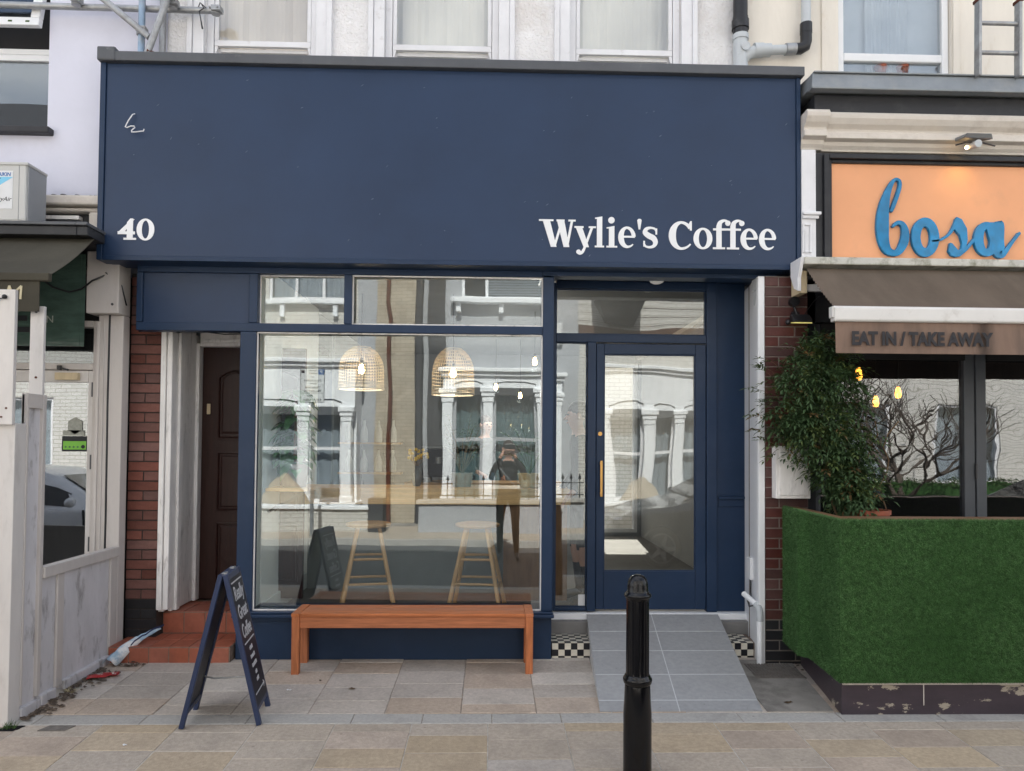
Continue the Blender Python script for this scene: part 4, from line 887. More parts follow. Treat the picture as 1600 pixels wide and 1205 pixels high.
# ------------------------------------------------------------------ right neighbour: the restaurant
rbd = thing('restaurant_building', (5, 0.1, 0), 'cream building with orange sign board and dark glazed folding doors', 'building')
obj('wall', wall_holes(G(), 1.902, 12, 4.30, 7.6, 0.10, 0.34, [(2.74, 3.66, 4.62, 6.3)]), 'cream_wall', rbd)
obj('wall', G().box(2.252, 12, 0.345, 6.4, 3.0, 7.6), 'cream_wall', rbd)
obj('pilaster_strip', G().box(2.60, 2.735, 0.085, 0.099, 4.43, 6.4).box(3.665, 3.72, 0.085, 0.099, 4.43, 6.4), 'cream_wall', rbd, bevel=.004)
rw_ = obj('window', G().box(2.745, 2.80, 0.13, 0.19, 4.62, 6.25).box(3.60, 3.655, 0.13, 0.19, 4.62, 6.25).box(2.801, 3.599, 0.13, 0.19, 4.755, 4.82).box(2.801, 3.599, 0.14, 0.19, 4.62, 4.64), 'upvc', rbd, bevel=.008)
obj('pane', G().box(2.801, 3.599, 0.158, 0.164, 4.821, 6.25), 'house_glass', rw_); obj('pane', G().box(2.801, 3.599, 0.160, 0.166, 4.641, 4.754), 'house_glass', rw_)
g = G()
for k in range(30):
    xa = 3.02 + .36*k/30; ya = .225+.014*sin(k*1.1); xb = 3.02+.36*(k+1)/30; yb = .225+.014*sin((k+1)*1.1)
    g.hexa([(xa,ya,4.60),(xb,yb,4.60),(xb,yb+.003,4.60),(xa,ya+.003,4.60),(xa,ya,6.3),(xb,yb,6.3),(xb,yb+.003,6.3),(xa,ya+.003,6.3)])
obj('curtain', g, 'curtain_white', rw_)
obj('net_curtain', G().box(2.75, 3.65, 0.265, 0.27, 4.6, 6.3), 'curtain_white', rw_)
for xx in (3.14, 3.32): tag(obj('flower_pot', G().lathe([(.03,0),(.045,.09),(.05,.09),(.05,.11),(.042,.11),(.038,.1)], (xx, .205, 4.645), 16), 'terracotta', smooth=True), 'small terracotta flower pot on the window ledge above the orange sign, %s one' % ('left' if xx < 3.2 else 'right'), 'flower pot', 'terracotta pots in the upper window')
lf = obj('lead_flashing', G().hexa([(2.345,-.30,4.318),(12,-.30,4.298),(12,.098,4.33),(2.345,.098,4.33),(2.365,-.27,4.435),(12,-.27,4.42),(12,.098,4.46),(2.35,.098,4.46)]), 'lead', rbd, bevel=.006)
obj('flashing_edge', G().box(2.34, 12, -.315, -.24, 4.30, 4.317).box(2.37, 12, -.285, -.19, 4.436, 4.447), 'lead', lf, bevel=.004)
obj('black_fascia', G().box(2.40, 12, -0.22, 0.09, 4.155, 4.299), 'black_board', rbd, bevel=.005)
def prof(name, pts, x0, x1, m, par):                  # a moulding run along x; pts are (y, z)
    return obj(name, G().prism(pts, x0, x1, 'x'), m, par, smooth=False, bevel=.004)
prof('cornice', [(0.09,3.915),(0.09,4.1654),(-0.23,4.1654),(-0.245,4.1431),(-0.24,4.1177),(-0.215,4.0823),(-0.18,4.0569),(-0.175,4.0417),(-0.192,4.0316),(-0.192,3.986),(-0.145,3.9758),(-0.135,3.9505),(-0.115,3.9302),(-0.11,3.915)], 2.50, 12, 'stone_moulding', rbd)
prof('cornice', [(0.09,3.9181),(0.09,4.1532),(-0.26,4.1694),(-0.275,4.1451),(-0.27,4.1177),(-0.245,4.0823),(-0.21,4.0569),(-0.205,4.0417),(-0.222,4.0316),(-0.222,3.989),(-0.165,3.9809),(-0.155,3.9505),(-0.135,3.9302),(-0.13,3.9181)], 2.325, 2.499, 'stone_moulding', rbd)
pz = obj('pilaster', G().box(2.325, 2.435, -0.165, 0.09, 3.06, 3.905), 'white_paint', rbd, bevel=.004)
obj('capital', G().box(2.325, 2.462, -0.20, -0.166, 3.40, 3.425).box(2.325, 2.45, -0.185, -0.166, 3.375, 3.401), 'white_paint', pz, bevel=.006)
obj('base_block', G().box(2.325, 2.45, -0.185, -.166, 3.065, 3.085), 'white_paint', pz, bevel=.006)
obj('flute', G().box(2.33, 2.345, -0.175, -0.166, 3.12, 3.34).box(2.385, 2.40, -0.175, -0.166, 3.12, 3.34).box(2.345,2.385,-.175,-.166,3.325,3.34).box(2.345,2.385,-.175,-.166,3.12,3.132), 'white_paint', pz, bevel=.003)
sfm = obj('sign_frame', G().box(2.437, 2.49, -0.16, 0.05, 3.045, 3.884).box(2.491, 2.53, -0.185, 0.05, 3.05, 3.865).box(2.531, 2.562, -0.155, 0.05, 3.05, 3.835)
    .box(2.491, 12, -0.158, 0.05, 3.866, 3.8845).box(2.531, 12, -0.187, 0.05, 3.836, 3.865).box(2.563, 12, -0.157, 0.05, 3.812, 3.8355).box(2.563, 12, -0.15, .05, 3.05, 3.072), 'black_board', rbd, bevel=.004)
ob = obj('sign_board', G().box(2.563, 12, -0.135, 0.04, 3.073, 3.811), 'orange_board', rbd)
# script lettering, strokes measured in thousandths of the board height
class Script(Glyph):
    def poly(s, pts): s.k += 1; s.prism([s.T(p) for p in pts], s.y - .028 - .0004*s.k, s.y); return s
BX, BZ, BS = 2.900, 3.105, 0.00088
def script(fn):
    q = Glyph(BX, BZ, BS, -0.137); fn(q)
    v = q.v; q.v = [(a, (b if abs(b+0.137) < 1e-6 else b - .022), c) for a, b, c in v]
    return obj('letter', q, 'bosa_blue', ob, bevel=.0025)
def Rb(q, pts, n=8): p, w_ = curve(pts, n); q.ribbon(p, w_)
def sb_(q):
    Rb(q, [(128,385,26),(150,440,34),(180,520,34),(205,600,30),(205,650,26),(175,668,26),(140,640,34),(95,540,60),(62,400,96),(52,250,110),(60,140,96),(88,60,76),(140,28,56),(195,45,62),(242,130,74),(250,220,62),(225,280,44),(180,290,34),(140,255,22)], 7)
def so_(q): q.ring(425, 168, 122, 172, 42, 92)
def ss_(q):
    Rb(q, [(480,135,20),(560,150,22),(640,205,24),(690,290,28),(706,335,26)], 6); q.poly([(700,350),(745,330),(790,250),(796,150),(770,40),(730,8),(690,0),(650,12),(625,50),(640,125),(660,120),(710,62),(736,75),(745,120),(725,190),(690,230),(672,250)])
    Rb(q, [(700,20,40),(770,60,30),(840,140,26),(880,190,24)], 6)
def sa2(q):
    q.ring(962, 160, 112, 150, 28, 86); Rb(q, [(1060,300,0.1),(1061,299,105),(1060,150,108),(1066,70,112),(1090,38,90),(1130,60,40),(1190,140,26),(1250,215,24)], 6); q.dot(1250,215,12); q.poly([(950,306),(1112,306),(1112,60),(1010,60)])
for fn in (sb_, so_, ss_, sa2): script(fn)
sp = thing('sign_spotlight', (3.56, -0.25, 3.93), 'grey sign floodlight with a round lens above the orange board', 'spotlight')
obj('lamp_head', G().hexa([(3.46,-.34,3.945),(3.68,-.34,3.935),(3.66,-.20,3.97),(3.48,-.20,3.97),(3.46,-.37,3.965),(3.65,-.37,3.965),(3.64,-.20,4.0),(3.48,-.20,4.0)]), 'lead', sp, bevel=.006)
obj('lens', G().cyl((3.565,-.345,3.90),(3.565,-.24,3.92),.028,18), 'pvc_grey', sp, bevel=.003)
obj('bracket', G().tube([(3.44,-.27,3.915),(3.50,-.30,3.925),(3.62,-.30,3.925),(3.74,-.27,3.915)], .006, 6), 'black_pipe', sp)
obj('bulb', G().sphere((3.535,-.255,3.905), .012, n=8, m=6), 'filament', sp)
pl_ = bpy.data.lights.new('sign_lamp', 'SPOT'); pl_.energy = 0.45; pl_.color = (1, .72, .22); pl_.spot_size = radians(110); pl_.spot_blend = 1.0; pl_.shadow_soft_size = .03
po = bpy.data.objects.new('sign_lamp', pl_); COL.objects.link(po); po.parent = sp; po.location = (-.01, -.04, -.06); po.rotation_euler = (radians(28), 0, 0)

# brown awning with its cassette and valance
ra = thing('brown_awning', (4, -0.5, 2.6), 'taupe retractable awning with a white front bar above the restaurant terrace', 'awning')
obj('cassette', G().box(2.262, 9, -0.36, -0.17, 2.985, 3.04), 'mossy_white', ra, bevel=.008)
obj('cassette_end', G().prism([(-.36,3.038),(-.17,3.038),(-.17,2.93),(-.23,2.83),(-.30,2.80),(-.30,2.90)], 2.235, 2.261, 'x'), 'white_paint', ra, bevel=.003)
g = G(); N = 14
for k in range(N):
    t0, t1 = k/N, (k+1)/N
    def pt(t): return (-0.31 - .44*t, 2.965 - .375*t - .014*sin(pi*t))
    (ya, za), (yb, zb_) = pt(t0), pt(t1)
    g.hexa([(2.30,ya,za-.004),(9,ya,za-.004),(9,yb,zb_-.004),(2.29,yb,zb_-.004),(2.30,ya,za),(9,ya,za),(9,yb,zb_),(2.29,yb,zb_)])
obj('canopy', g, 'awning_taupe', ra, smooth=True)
fbr = obj('front_bar', G().prism([(-.735,2.60),(-.775,2.60),(-.795,2.585),(-.795,2.505),(-.785,2.495),(-.735,2.495)], 2.268, 9, 'x'), 'awning_bar', ra, bevel=.006)
obj('end_plug', G().box(2.255, 2.267, -.79, -.74, 2.52, 2.595), 'awning_bar', ra, bevel=.004)
g = G(); N = 60
for k in range(N):
    xa = 2.285+ (9-2.285)*k/N; xb = 2.285+(9-2.285)*(k+1)/N; f_ = lambda x: -.77+.006*sin(x*3.1)
    g.hexa([(xa,f_(xa)-.012,2.285),(xb,f_(xb)-.012,2.285),(xb,f_(xb)-.009,2.285),(xa,f_(xa)-.009,2.285),(xa,-.77,2.495),(xb,-.77,2.495),(xb,-.767,2.495),(xa,-.767,2.495)])
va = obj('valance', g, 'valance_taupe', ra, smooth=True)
text('awning_lettering', 'EAT IN / TAKE AWAY', (2.385, -0.790, 2.342), 0.122, 'valance_text', va, depth=.003, offset=.0052, sx=.81)
obj('wood_block', G().box(2.262, 2.315, -0.28, -0.12, 2.79, 2.955), 'pale_wood', ra, bevel=.004)
obj('arm', G().box(2.316, 3.0, -0.24, -0.20, 2.815, 2.865), 'white_paint', ra, bevel=.004)

# restaurant front: dark recess, folding doors, interior
fd = obj('folding_door', G().box(3.70, 3.785, 0.05, 0.12, 0.9, 2.62).box(3.79, 3.87, 0.04, 0.12, 0.9, 2.62).box(2.50, 2.56, 0.05, 0.12, 0.9, 2.62).box(2.561, 3.699, 0.05, 0.12, 2.36, 2.62).box(3.871, 6, 0.05, 0.12, 2.36, 2.62).box(2.561, 3.699, 0.05, 0.12, 0.9, 1.07).box(3.871, 6, 0.05, 0.12, .9, 1.07), 'post_grey', rbd, bevel=.005)
obj('hinge', G().cyl((3.788,.038,1.42),(3.788,.038,1.54),.012,10), 'steel_dark', fd)
for xa, xb in ((2.561, 3.699), (3.871, 6)):
    obj('door_head', G().box(xa, xb, 0.030, 0.049, 2.345, 2.62), 'dark_room', fd)
    obj('door_sill', G().box(xa, xb, .030, .049, .9, 1.08), 'dark_room', fd)
obj('pane', G().box(2.561, 3.699, 0.082, 0.088, 1.071, 2.359), 'bistro_glass', fd); obj('pane', G().box(3.871, 6, 0.082, 0.088, 1.071, 2.359), 'bistro_glass', fd)
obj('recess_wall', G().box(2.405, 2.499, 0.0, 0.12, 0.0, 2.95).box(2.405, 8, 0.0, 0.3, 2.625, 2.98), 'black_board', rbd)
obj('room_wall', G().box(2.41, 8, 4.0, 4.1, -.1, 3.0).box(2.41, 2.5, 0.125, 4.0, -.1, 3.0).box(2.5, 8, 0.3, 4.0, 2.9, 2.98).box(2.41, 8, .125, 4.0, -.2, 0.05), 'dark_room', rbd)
for i, (x, y, z, n_) in enumerate(((3.02, 0.35, 2.26, 'beside the climbing shrub'), (3.62, 1.2, 2.09, 'middle of the three in the restaurant'), (3.72, 1.0, 2.16, 'next to the grey door post'))):
    hb = thing('edison_bulb', (x, y, z), 'amber filament bulb hanging in the restaurant, ' + n_, 'light bulb', 'amber bulbs in the restaurant')
    obj('glass', G().lathe([(0,-.05),(.02,-.045),(.028,-.02),(.022,.03),(.012,.055)], (x,y,z), 12), 'filament_amber', hb, smooth=True)
    obj('socket', G().cyl((x,y,z+.055),(x,y,z+.10),.014,8), 'black_pipe', hb)
    obj('flex', G().cyl((x,y,z+.10),(x,y,2.9),.004,6), 'black_pipe', hb)

# roughcast-side soil pipe with its branch
sp_ = thing('soil_pipe', (1.93, 0.02, 4.45), 'grey plastic soil pipe with a branch to the right above the flashing', 'pipe')
obj('stack', G().cyl((1.925,.02,4.60),(1.925,.02,4.86),.055,20).cyl((1.925,.02,4.835),(1.925,.02,4.875),.062,20).cyl((1.925,.02,4.595),(1.925,.02,4.63),.060,20), 'pvc_grey', sp_, smooth=True)
obj('iron_socket', G().cyl((1.925,.02,4.45),(1.925,.02,4.595),.064,20).cyl((1.925,.02,4.52),(1.925,.02,4.56),.072,20), 'steel_dark', sp_, smooth=True)
obj('black_joint', G().cyl((1.925,.02,4.876),(1.925,.02,5.02),.058,20).cyl((1.925,.02,4.92),(1.925,.02,4.99),.066,20), 'black_pipe', sp_, smooth=True)
obj('upper_stack', G().cyl((1.925,.02,5.02),(1.925,.02,7.6),.055,20), 'black_pipe', sp_, smooth=True)
obj('branch', G().tube([(1.93,.02,4.68),(1.99,.02,4.73),(2.05,.02,4.755),(2.12,.02,4.76)], .045, 16).cyl((2.03,.02,4.757),(2.10,.02,4.76),.055,18).cyl((2.10,.02,4.76),(2.16,.02,4.762),.05,18).cyl((2.16,.02,4.762),(2.34,.02,4.775),.036,16), 'pvc_grey', sp_, smooth=True)
obj('elbow', G().tube([(2.33,.02,4.775),(2.40,.02,4.78),(2.435,.02,4.80),(2.445,.02,4.84),(2.445,.02,4.93)], .044, 16).cyl((2.445,.02,4.90),(2.445,.02,4.98),.046,16), 'black_pipe', sp_, smooth=True)
obj('tape_wrap', G().cyl((2.28,.02,4.771),(2.36,.02,4.777),.045,16), 'galv', sp_, smooth=True)
obj('riser', G().cyl((2.445,.02,4.98),(2.445,.02,7.0),.036,16), 'pvc_grey', sp_, smooth=True)
obj('access_plug', G().cyl((1.945,-.036,4.76),(1.945,-.045,4.76),.035,18), 'pvc_grey', sp_, smooth=True)

# ladder
ld = thing('ladder', (3.75, -0.25, 4.43), 'paint-splashed aluminium ladder leaning against the cream wall above the restaurant', 'ladder')
def ly(z): return -.30 - (z-4.4)*.02
for xx in (3.595, 3.90): obj('stile', G().beam((xx,ly(4.42),4.42),(xx,ly(4.985),4.985),.022,.06), 'galv', ld, bevel=.004)
for zz in (4.60, 4.82): obj('rung', G().cyl((3.60,ly(zz),zz),(3.895,ly(zz),zz),.016,12), 'galv', ld, smooth=True)
for xx in (3.595, 3.90): obj('foot_cap', G().box(xx-.016,xx+.016,ly(4.98)-.04,ly(4.98)+.04,4.975,5.0), 'rust', ld, bevel=.004)

# small floodlight and round bell on the dark brick pier
fl_ = thing('wall_floodlight', (2.31, -0.11, 2.6), 'small black floodlight with a yellow lens on the dark brick pier', 'floodlight')
obj('housing', G().prism([(-.13,2.60),(-.21,2.585),(-.215,2.60),(-.16,2.655),(-.13,2.655)], 2.245, 2.385, 'x'), 'black_pipe', fl_, bevel=.005)
obj('lens', G().hexa([(2.25,-.212,2.578),(2.38,-.212,2.578),(2.38,-.14,2.590),(2.25,-.14,2.590),(2.25,-.214,2.586),(2.38,-.214,2.586),(2.38,-.14,2.600),(2.25,-.14,2.600)]), 'lamp_yellow', fl_)
obj('arm', G().tube([(2.30,-.14,2.65),(2.285,-.13,2.70),(2.28,-.12,2.73)], .010, 8).box(2.265,2.32,-.135,-.105,2.655,2.68), 'black_pipe', fl_)
obj('sensor', G().cyl((2.28,-.15,2.755),(2.28,-.105,2.755),.036,18).sphere((2.225,-.15,2.595),.022,n=10,m=6), 'black_pipe', fl_, smooth=True)
obj('cable', G().tube([(2.30,-.115,2.66),(2.36,-.112,2.65),(2.42,-.11,2.74),(2.47,-.11,2.80),(2.55,-.1,2.82)], .004, 6), 'black_pipe', fl_)
mb = thing('meter_box', (2.24, -0.15, 1.28), 'cream meter box on the brick pier half behind the climbing shrub', 'meter box')
obj('box', G().box(2.115, 2.375, -0.19, -0.104, 1.275, 1.665), 'old_white', mb, bevel=.006)
obj('door', G().box(2.14, 2.355, -0.200, -0.1905, 1.30, 1.645), 'old_white', mb, bevel=.004)
# white handrail pipe at the right of the ramp
hr = thing('handrail', (2.03, -0.1, 0), 'short white pipe handrail at the right of the entrance ramp', 'handrail')
obj('rail', G().tube([(1.975,.10,.515),(1.995,.01,.49),(2.02,-.09,.46)], .021, 14), 'white_clean', hr, smooth=True)
obj('elbow', G().tube([(2.01,-.06,.465),(2.02,-.09,.455),(2.022,-.11,.42),(2.022,-.11,.355)], .026, 14), 'pvc_grey', hr, smooth=True)
obj('post', G().cyl((2.022,-.11,.0),(2.022,-.11,.36),.024,16), 'white_clean', hr, smooth=True)
obj('bracket', G().tube([(1.985,.05,.49),(2.0,.05,.43),(2.06,.05,.44)], .008, 6), 'steel_dark', hr)
# turf-covered terrace screen
ts = thing('turf_screen', (3.2, -1.0, 0), 'terrace wall clad in bright green artificial turf on a flaking dark plum plinth', 'planter wall')
F0, F1 = (2.165, -1.06), (2.20, -0.10)
obj('core', G().prism([F0, (6,-1.06), (6,-.80), (2.30,-.80), (2.33,-.10), (F1[0],F1[1]), (2.155,-.47), (2.205,-.55)], 0.205, 1.205, 'z'), 'turf_back', ts)
obj('plinth', G().prism([(2.185,-1.035),(6,-1.035),(6,-.85),(2.30,-.85),(2.36,-.10),(2.325,-.12)], -0.06, 0.204, 'z'), 'plinth_plum', ts, bevel=.004)
obj('plinth_trim', G().box(2.19, 6, -1.042, -1.036, 0.188, 0.204).box(2.70,2.705,-1.0385,-1.0355,.06,.187), 'stone_moulding', ts)
obj('coping', G().prism([(2.215,-1.015), (6,-1.015), (6,-.82), (2.29,-.82), (2.32,-.10), (2.25,-.10)], 1.200, 1.2095, 'z'), 'panel_wood', ts, bevel=.004)
g = G(); rt = random.Random(8)
def blade(p, n, u, L, wdt):
    d = (Vector(n)*rt.uniform(.35,1.0) + Vector((rt.uniform(-.6,.6), rt.uniform(-.4,.4), rt.uniform(-.95,.25)))).normalized()
    a = d.cross(Vector((rt.uniform(-1,1),rt.uniform(-1,1),rt.uniform(-1,1)))).normalized()*wdt
    p = Vector(p); i = len(g.v); t = p + d*L
    g.v += [tuple(p-a), tuple(p+a), tuple(t)]; g.f.append((i,i+1,i+2))
def turf_face(p0, p1, z0, z1, n, cnt, edge=.012):
    for _ in range(cnt):
        t = rt.random(); z = z0 + (z1-z0)*rt.random()
        blade((p0[0]+(p1[0]-p0[0])*t, p0[1]+(p1[1]-p0[1])*t, z), n, None, rt.uniform(.007,.017), .0012)
turf_face((2.165,-1.06), (4.2,-1.06), .205, 1.212, (0,-1,0), 120000)
for pa, pb, nn, cnt in (((2.165,-1.06), (2.205,-.55), (-1,-.08,0), 16000), ((2.205,-.55), (2.155,-.47), (-.85,.5,0), 3000), ((2.155,-.47), (2.20,-.10), (-1,-.12,0), 12000)):
    turf_face(pa, pb, .205, 1.212, nn, cnt)
for _ in range(5000):
    blade((rt.uniform(2.165,4.2), -1.055+rt.uniform(-.004,.02), 1.207), (0,-.4,1), None, rt.uniform(.010,.020), .0013)
for _ in range(2500):
    y = rt.uniform(-1.06,-.1); blade((2.165+.035*(y+1.06)/.96+rt.uniform(0,.02), y, 1.207), (-.4,0,1), None, rt.uniform(.010,.020), .0013)
me = bpy.data.meshes.new('turf'); me.from_pydata(g.v, [], g.f); me.materials.append(MAT['turf'])
tf = obj('turf', me, 'turf', ts); tf['kind'] = 'stuff'
# ------------------------------------------------------------------ things on the pavement
bn = thing('bench', (-0.55, -0.15, 0), 'low reddish hardwood bench under the shop window', 'bench')
BZ_ = 0.455; bx0, bx1, by0, by1 = -1.40, 0.315, -0.315, -0.015
for k in range(3):
    ya = by0 + .003 + k*.0985; obj('slat', G().box(bx0+.062, bx1-.062, ya, ya+.094, BZ_-.022, BZ_ - .0005*k), 'bench_wood', bn, bevel=.003)
for xa in (bx0, bx1-.06): obj('end_board', G().box(xa, xa+.06, by0-.002, by1+.002, BZ_-.023, BZ_+.001), 'bench_leg_wood', bn, bevel=.003)
for ya in (by0+.015, by1-.04): obj('apron', G().box(bx0+.055, bx1-.055, ya, ya+.024, BZ_-.105, BZ_-.0235), 'bench_wood', bn, bevel=.003)
for xa in (bx0+.003, bx1-.056):
    obj('apron', G().box(xa+.012, xa+.04, by0+.058, by1-.058, BZ_-.085, BZ_-.0235), 'bench_wood', bn, bevel=.003)
    for ya in (by0+.002, by1-.055): obj('leg', G().box(xa, xa+.053, ya, ya+.053, gz(ya+.02)-.003, BZ_-.0235), 'bench_leg_wood', bn, bevel=.004)

# A-board
ab_ = thing('a_board', (-1.59, -1.03, gz(-1.03)), 'navy folding A-board with white lettering on dark panels', 'sign board')
def panel_local(g, s, extra):                          # u across, v up the slope, w outwards -> world
    rot = radians(7); c0 = Vector((-1.585, -1.03, gz(-1.1)))
    H_ = .885; foot = .205; ang = math.atan2(foot, H_)
    out = []
    for (u, v, w_) in g.v:
        x = s*(.012 + foot - v*sin(ang) + w_*cos(ang)); z = v*cos(ang) + w_*sin(ang)
        y = u
        out.append((c0.x + x*cos(rot) - y*sin(rot), c0.y + x*sin(rot) + y*cos(rot), c0.z + z))
    g.v = out; return g
def uvbox(u0,u1,v0,v1,w0,w1): return G().box(u0,u1,v0,v1,w0,w1)
for s, nm in ((1, 'right'), (-1, 'left')):
    W2 = .165
    g = G()
    g.box(-W2, -W2+.036, 0.0, .905, -.014, .014); g.box(W2-.036, W2, 0.0, .905, -.014, .014)
    g.box(-W2+.037, W2-.037, .855, .905, -.013, .013); g.box(-W2+.037, W2-.037, .075, .11, -.013, .013)
    fr_ = obj('leaf_frame', panel_local(g, s, 0), 'board_navy', ab_, bevel=.004)
    obj('leaf_panel', panel_local(G().box(-W2+.02, W2-.02, .10, .87, -.005, .0145 if s > 0 else .006), s, 0), 'board_face', ab_)
    if s > 0:
        def mark(u0, u1, v0, v1, nm_='printed_line'): obj(nm_, panel_local(G().box(u0, u1, v0, v1, .0146, .0158), s, 0), 'chalk', fr_)
        mark(-.125, .125, .838, .846); mark(-.125, .125, .468, .476); mark(-.125, .115, .165, .172)
        obj('printed_arrow', panel_local(G().prism([(.128,.1685),(.095,.190),(.095,.181),(.113,.1685),(.095,.156),(.095,.147)], .0146, .0158, 'z'), s, 0), 'chalk', fr_)
        def words(t, v, size, sx):
            me = text_mesh('lettering', t, size, 'chalk', depth=.001, offset=.0016, align='CENTER', sx=sx)
            gg = G(); gg.v = [(p.co.x, p.co.y + v, .0152 + p.co.z) for p in me.vertices]; gg.f = [tuple(p.vertices) for p in me.polygons]
            obj('lettering', panel_local(gg, s, 0), 'chalk', fr_)
        words('Really', .735, .118, .80); words('Great', .620, .118, .80); words('Coffee', .505, .118, .72)
        rk = random.Random(4)
        for vv, n_ in ((.415,5),(.365,7),(.315,8),(.265,3),(.222,4)):
            for k in range(n_): mark(-.016*n_/2+k*.016, -.016*n_/2+k*.016+.011, vv, vv+rk.choice((.020,.024,.022)), 'small_print')
obj('hinge', panel_local(G().box(-.12,-.08,.905,.915,-.03,.0).box(.08,.12,.905,.915,-.03,.0), 1, 0), 'galv', ab_)
obj('stay_bar', G().tube([(-1.72,-1.03,.245),(-1.66,-1.04,.235),(-1.46,-1.05,.25)], .0055, 8), 'galv', ab_)

# bollard
bo = thing('bollard', (0.757, -1.80, gz(-1.8)), 'glossy black cast iron bollard in front of the ramp', 'bollard')
zb0 = gz(-1.8); C_B = (0.757, -1.80, 0)
obj('shaft', G().lathe([(.072,zb0),(.072,.30),(.068,.36),(.0645,.44),(.0635,.445)], C_B, 40), 'black_gloss', bo, smooth=True)
obj('collar', G().lathe([(.0635,.446),(.070,.452),(.0735,.462),(.074,.474),(.071,.482),(.066,.487),(.0655,.492),(.061,.497)], C_B, 40), 'black_gloss', bo, smooth=True)
nfl = 12; g = G(); prof_ = []
n_ = 96
def flute(k):
    a = 2*pi*k/n_; return 1 - .055*max(0, cos(a*nfl))**4
i0 = 0
for r, z in ((.0595,.4975),(.0585,.515),(.0575,.86),(.0575,.873)):
    fl = 0.0 if z in (.4975, .873) else 1.0
    g.v += [(C_B[0]+r*(1-(1-flute(k))*fl)*cos(2*pi*k/n_), C_B[1]+r*(1-(1-flute(k))*fl)*sin(2*pi*k/n_), z) for k in range(n_)]
for q in range(3): g.f += [(q*n_+k, q*n_+(k+1)%n_, (q+1)*n_+(k+1)%n_, (q+1)*n_+k) for k in range(n_)]
obj('fluted_shaft', g, 'black_gloss', bo, smooth=True)
obj('cap', G().lathe([(.0585,.8735),(.061,.876),(.061,.882),(.064,.885),(.0685,.890),(.070,.898),(.0675,.905),(.060,.910),(.056,.916),(.054,.923),(.0525,.945),(.050,.965),(.044,.982),(.031,.995),(.014,1.001),(0,1.002)], C_B, 40), 'black_gloss', bo, smooth=True)

# ramp of grey stone tiles
rp = thing('entrance_ramp', (1.25, -0.3, 0), 'grey stone tiled ramp rising to the shop door', 'ramp')
def rpt(s, t):
    y = -0.985 + 1.352*t; return (.69+.095*t + s*((1.71+.145*t)-(.69+.095*t)), y, gz(-.985)+.006 + (.296-gz(-.985)-.006)*t)
def rhex(s0, s1, t0, t1, top, bot):
    c = [rpt(s0,t0), rpt(s1,t0), rpt(s1,t1), rpt(s0,t1)]
    return G().hexa([(a,b,(-.1 if bot is None else cc+bot)) for a,b,cc in c] + [(a,b,cc+top) for a,b,cc in c])
obj('ramp_body', rhex(0.004,.996,0.004,1,-.0014,None), 'ramp_grout', rp)
ts_ = [0.0, .09, .32, .56, .78, 1.0]
for j in range(5):
    for i in range(2):
        s0, s1 = (0, .49) if i == 0 else (.49, 1.0); e = .0032
        obj('ramp_tile', rhex(s0+(e if i else 0), s1-(0 if i else e), ts_[j]+e, ts_[j+1]-e, random.uniform(-.0005,.0005), -.0075), 'ramp_stone', rp)

# litter along the screen
def sheet(name, pts, m, label, cat, th=.002, parent=None):
    g = G(); nr = len(pts); nc = len(pts[0])
    for r in pts: g.v += [tuple(p) for p in r]
    for a in range(nr-1):
        for b in range(nc-1): g.f.append((a*nc+b, a*nc+b+1, (a+1)*nc+b+1, (a+1)*nc+b))
    o = obj(name, g, m, parent, smooth=True); s = o.modifiers.new('t', 'SOLIDIFY'); s.thickness = th
    if label: tag(o, label, cat)
    return o
rl = random.Random(2)
A, B = Vector((-2.76,-.16,.03)), Vector((-2.52,.14,.235))
pts = []
for a in range(5):
    r = []
    for b in range(14):
        t = b/13; p = A.lerp(B, t); wd = .135*(1-.75*t)
        r.append((p.x+(a-2)/4*wd*.9, p.y+(a-2)/4*wd*.25, max(p.z + .03*sin(pi*t) + wd*.45*(1-((a-2)/2)**2)*rl.uniform(.6,1.1) + rl.uniform(-.006,.006), gz(p.y)+.004)))
    pts.append(r)
cb = sheet('crumpled_bag', pts, 'bag_blue', 'crumpled blue and white plastic bag lying against the terracotta step', 'litter')
pts = [[(p[0]+.018, p[1]+.02, p[2]+.012+.006*k) for p in pts[3][4:]] for k in (0, 1, 2)]
sheet('fold', pts, 'bag_navy', None, None, parent=cb)
pts = [[(-2.775+.035*b+.012*a+rl.uniform(-.004,.004), -.42+.016*b-.03*a+.06, gz(-.4)+.006+.016*abs(sin(a*1.3+b*.9))+rl.uniform(0,.012)) for b in range(6)] for a in range(4)]
sheet('snack_wrapper', pts, 'packet_red', 'crumpled red and white snack wrapper on the paving by the screen', 'litter')
g = G()
def leaf_bit(x, y, r, curl):
    i = len(g.v); z = gz(y)+.004; a0 = rl.uniform(0, 6.28); n = 6
    g.v += [(x, y, z+curl)] + [(x+r*cos(a0+k*2*pi/n)*rl.uniform(.5,1.1), y+r*sin(a0+k*2*pi/n)*rl.uniform(.4,1), z+rl.uniform(0,curl)) for k in range(n)]
    g.f.extend((i, i+1+k, i+1+(k+1) % n) for k in range(n))
for _ in range(150):
    y = rl.uniform(-1.1, -.2); leaf_bit(-2.775+abs(rl.gauss(0,.05)), y, rl.uniform(.008,.028), .012)
for _ in range(40): leaf_bit(rl.uniform(-2.76,-2.5), rl.uniform(-.15,-.02), rl.uniform(.008,.02), .01)
for _ in range(22): leaf_bit(rl.uniform(2.05,2.3), rl.uniform(-.25,.0), rl.uniform(.008,.02), .008)
lt = obj('dead_leaves', g, 'dead_leaf'); lt['kind'] = 'stuff'; tag(lt, 'brown dead leaves and grit gathered along the foot of the screen', 'leaves')
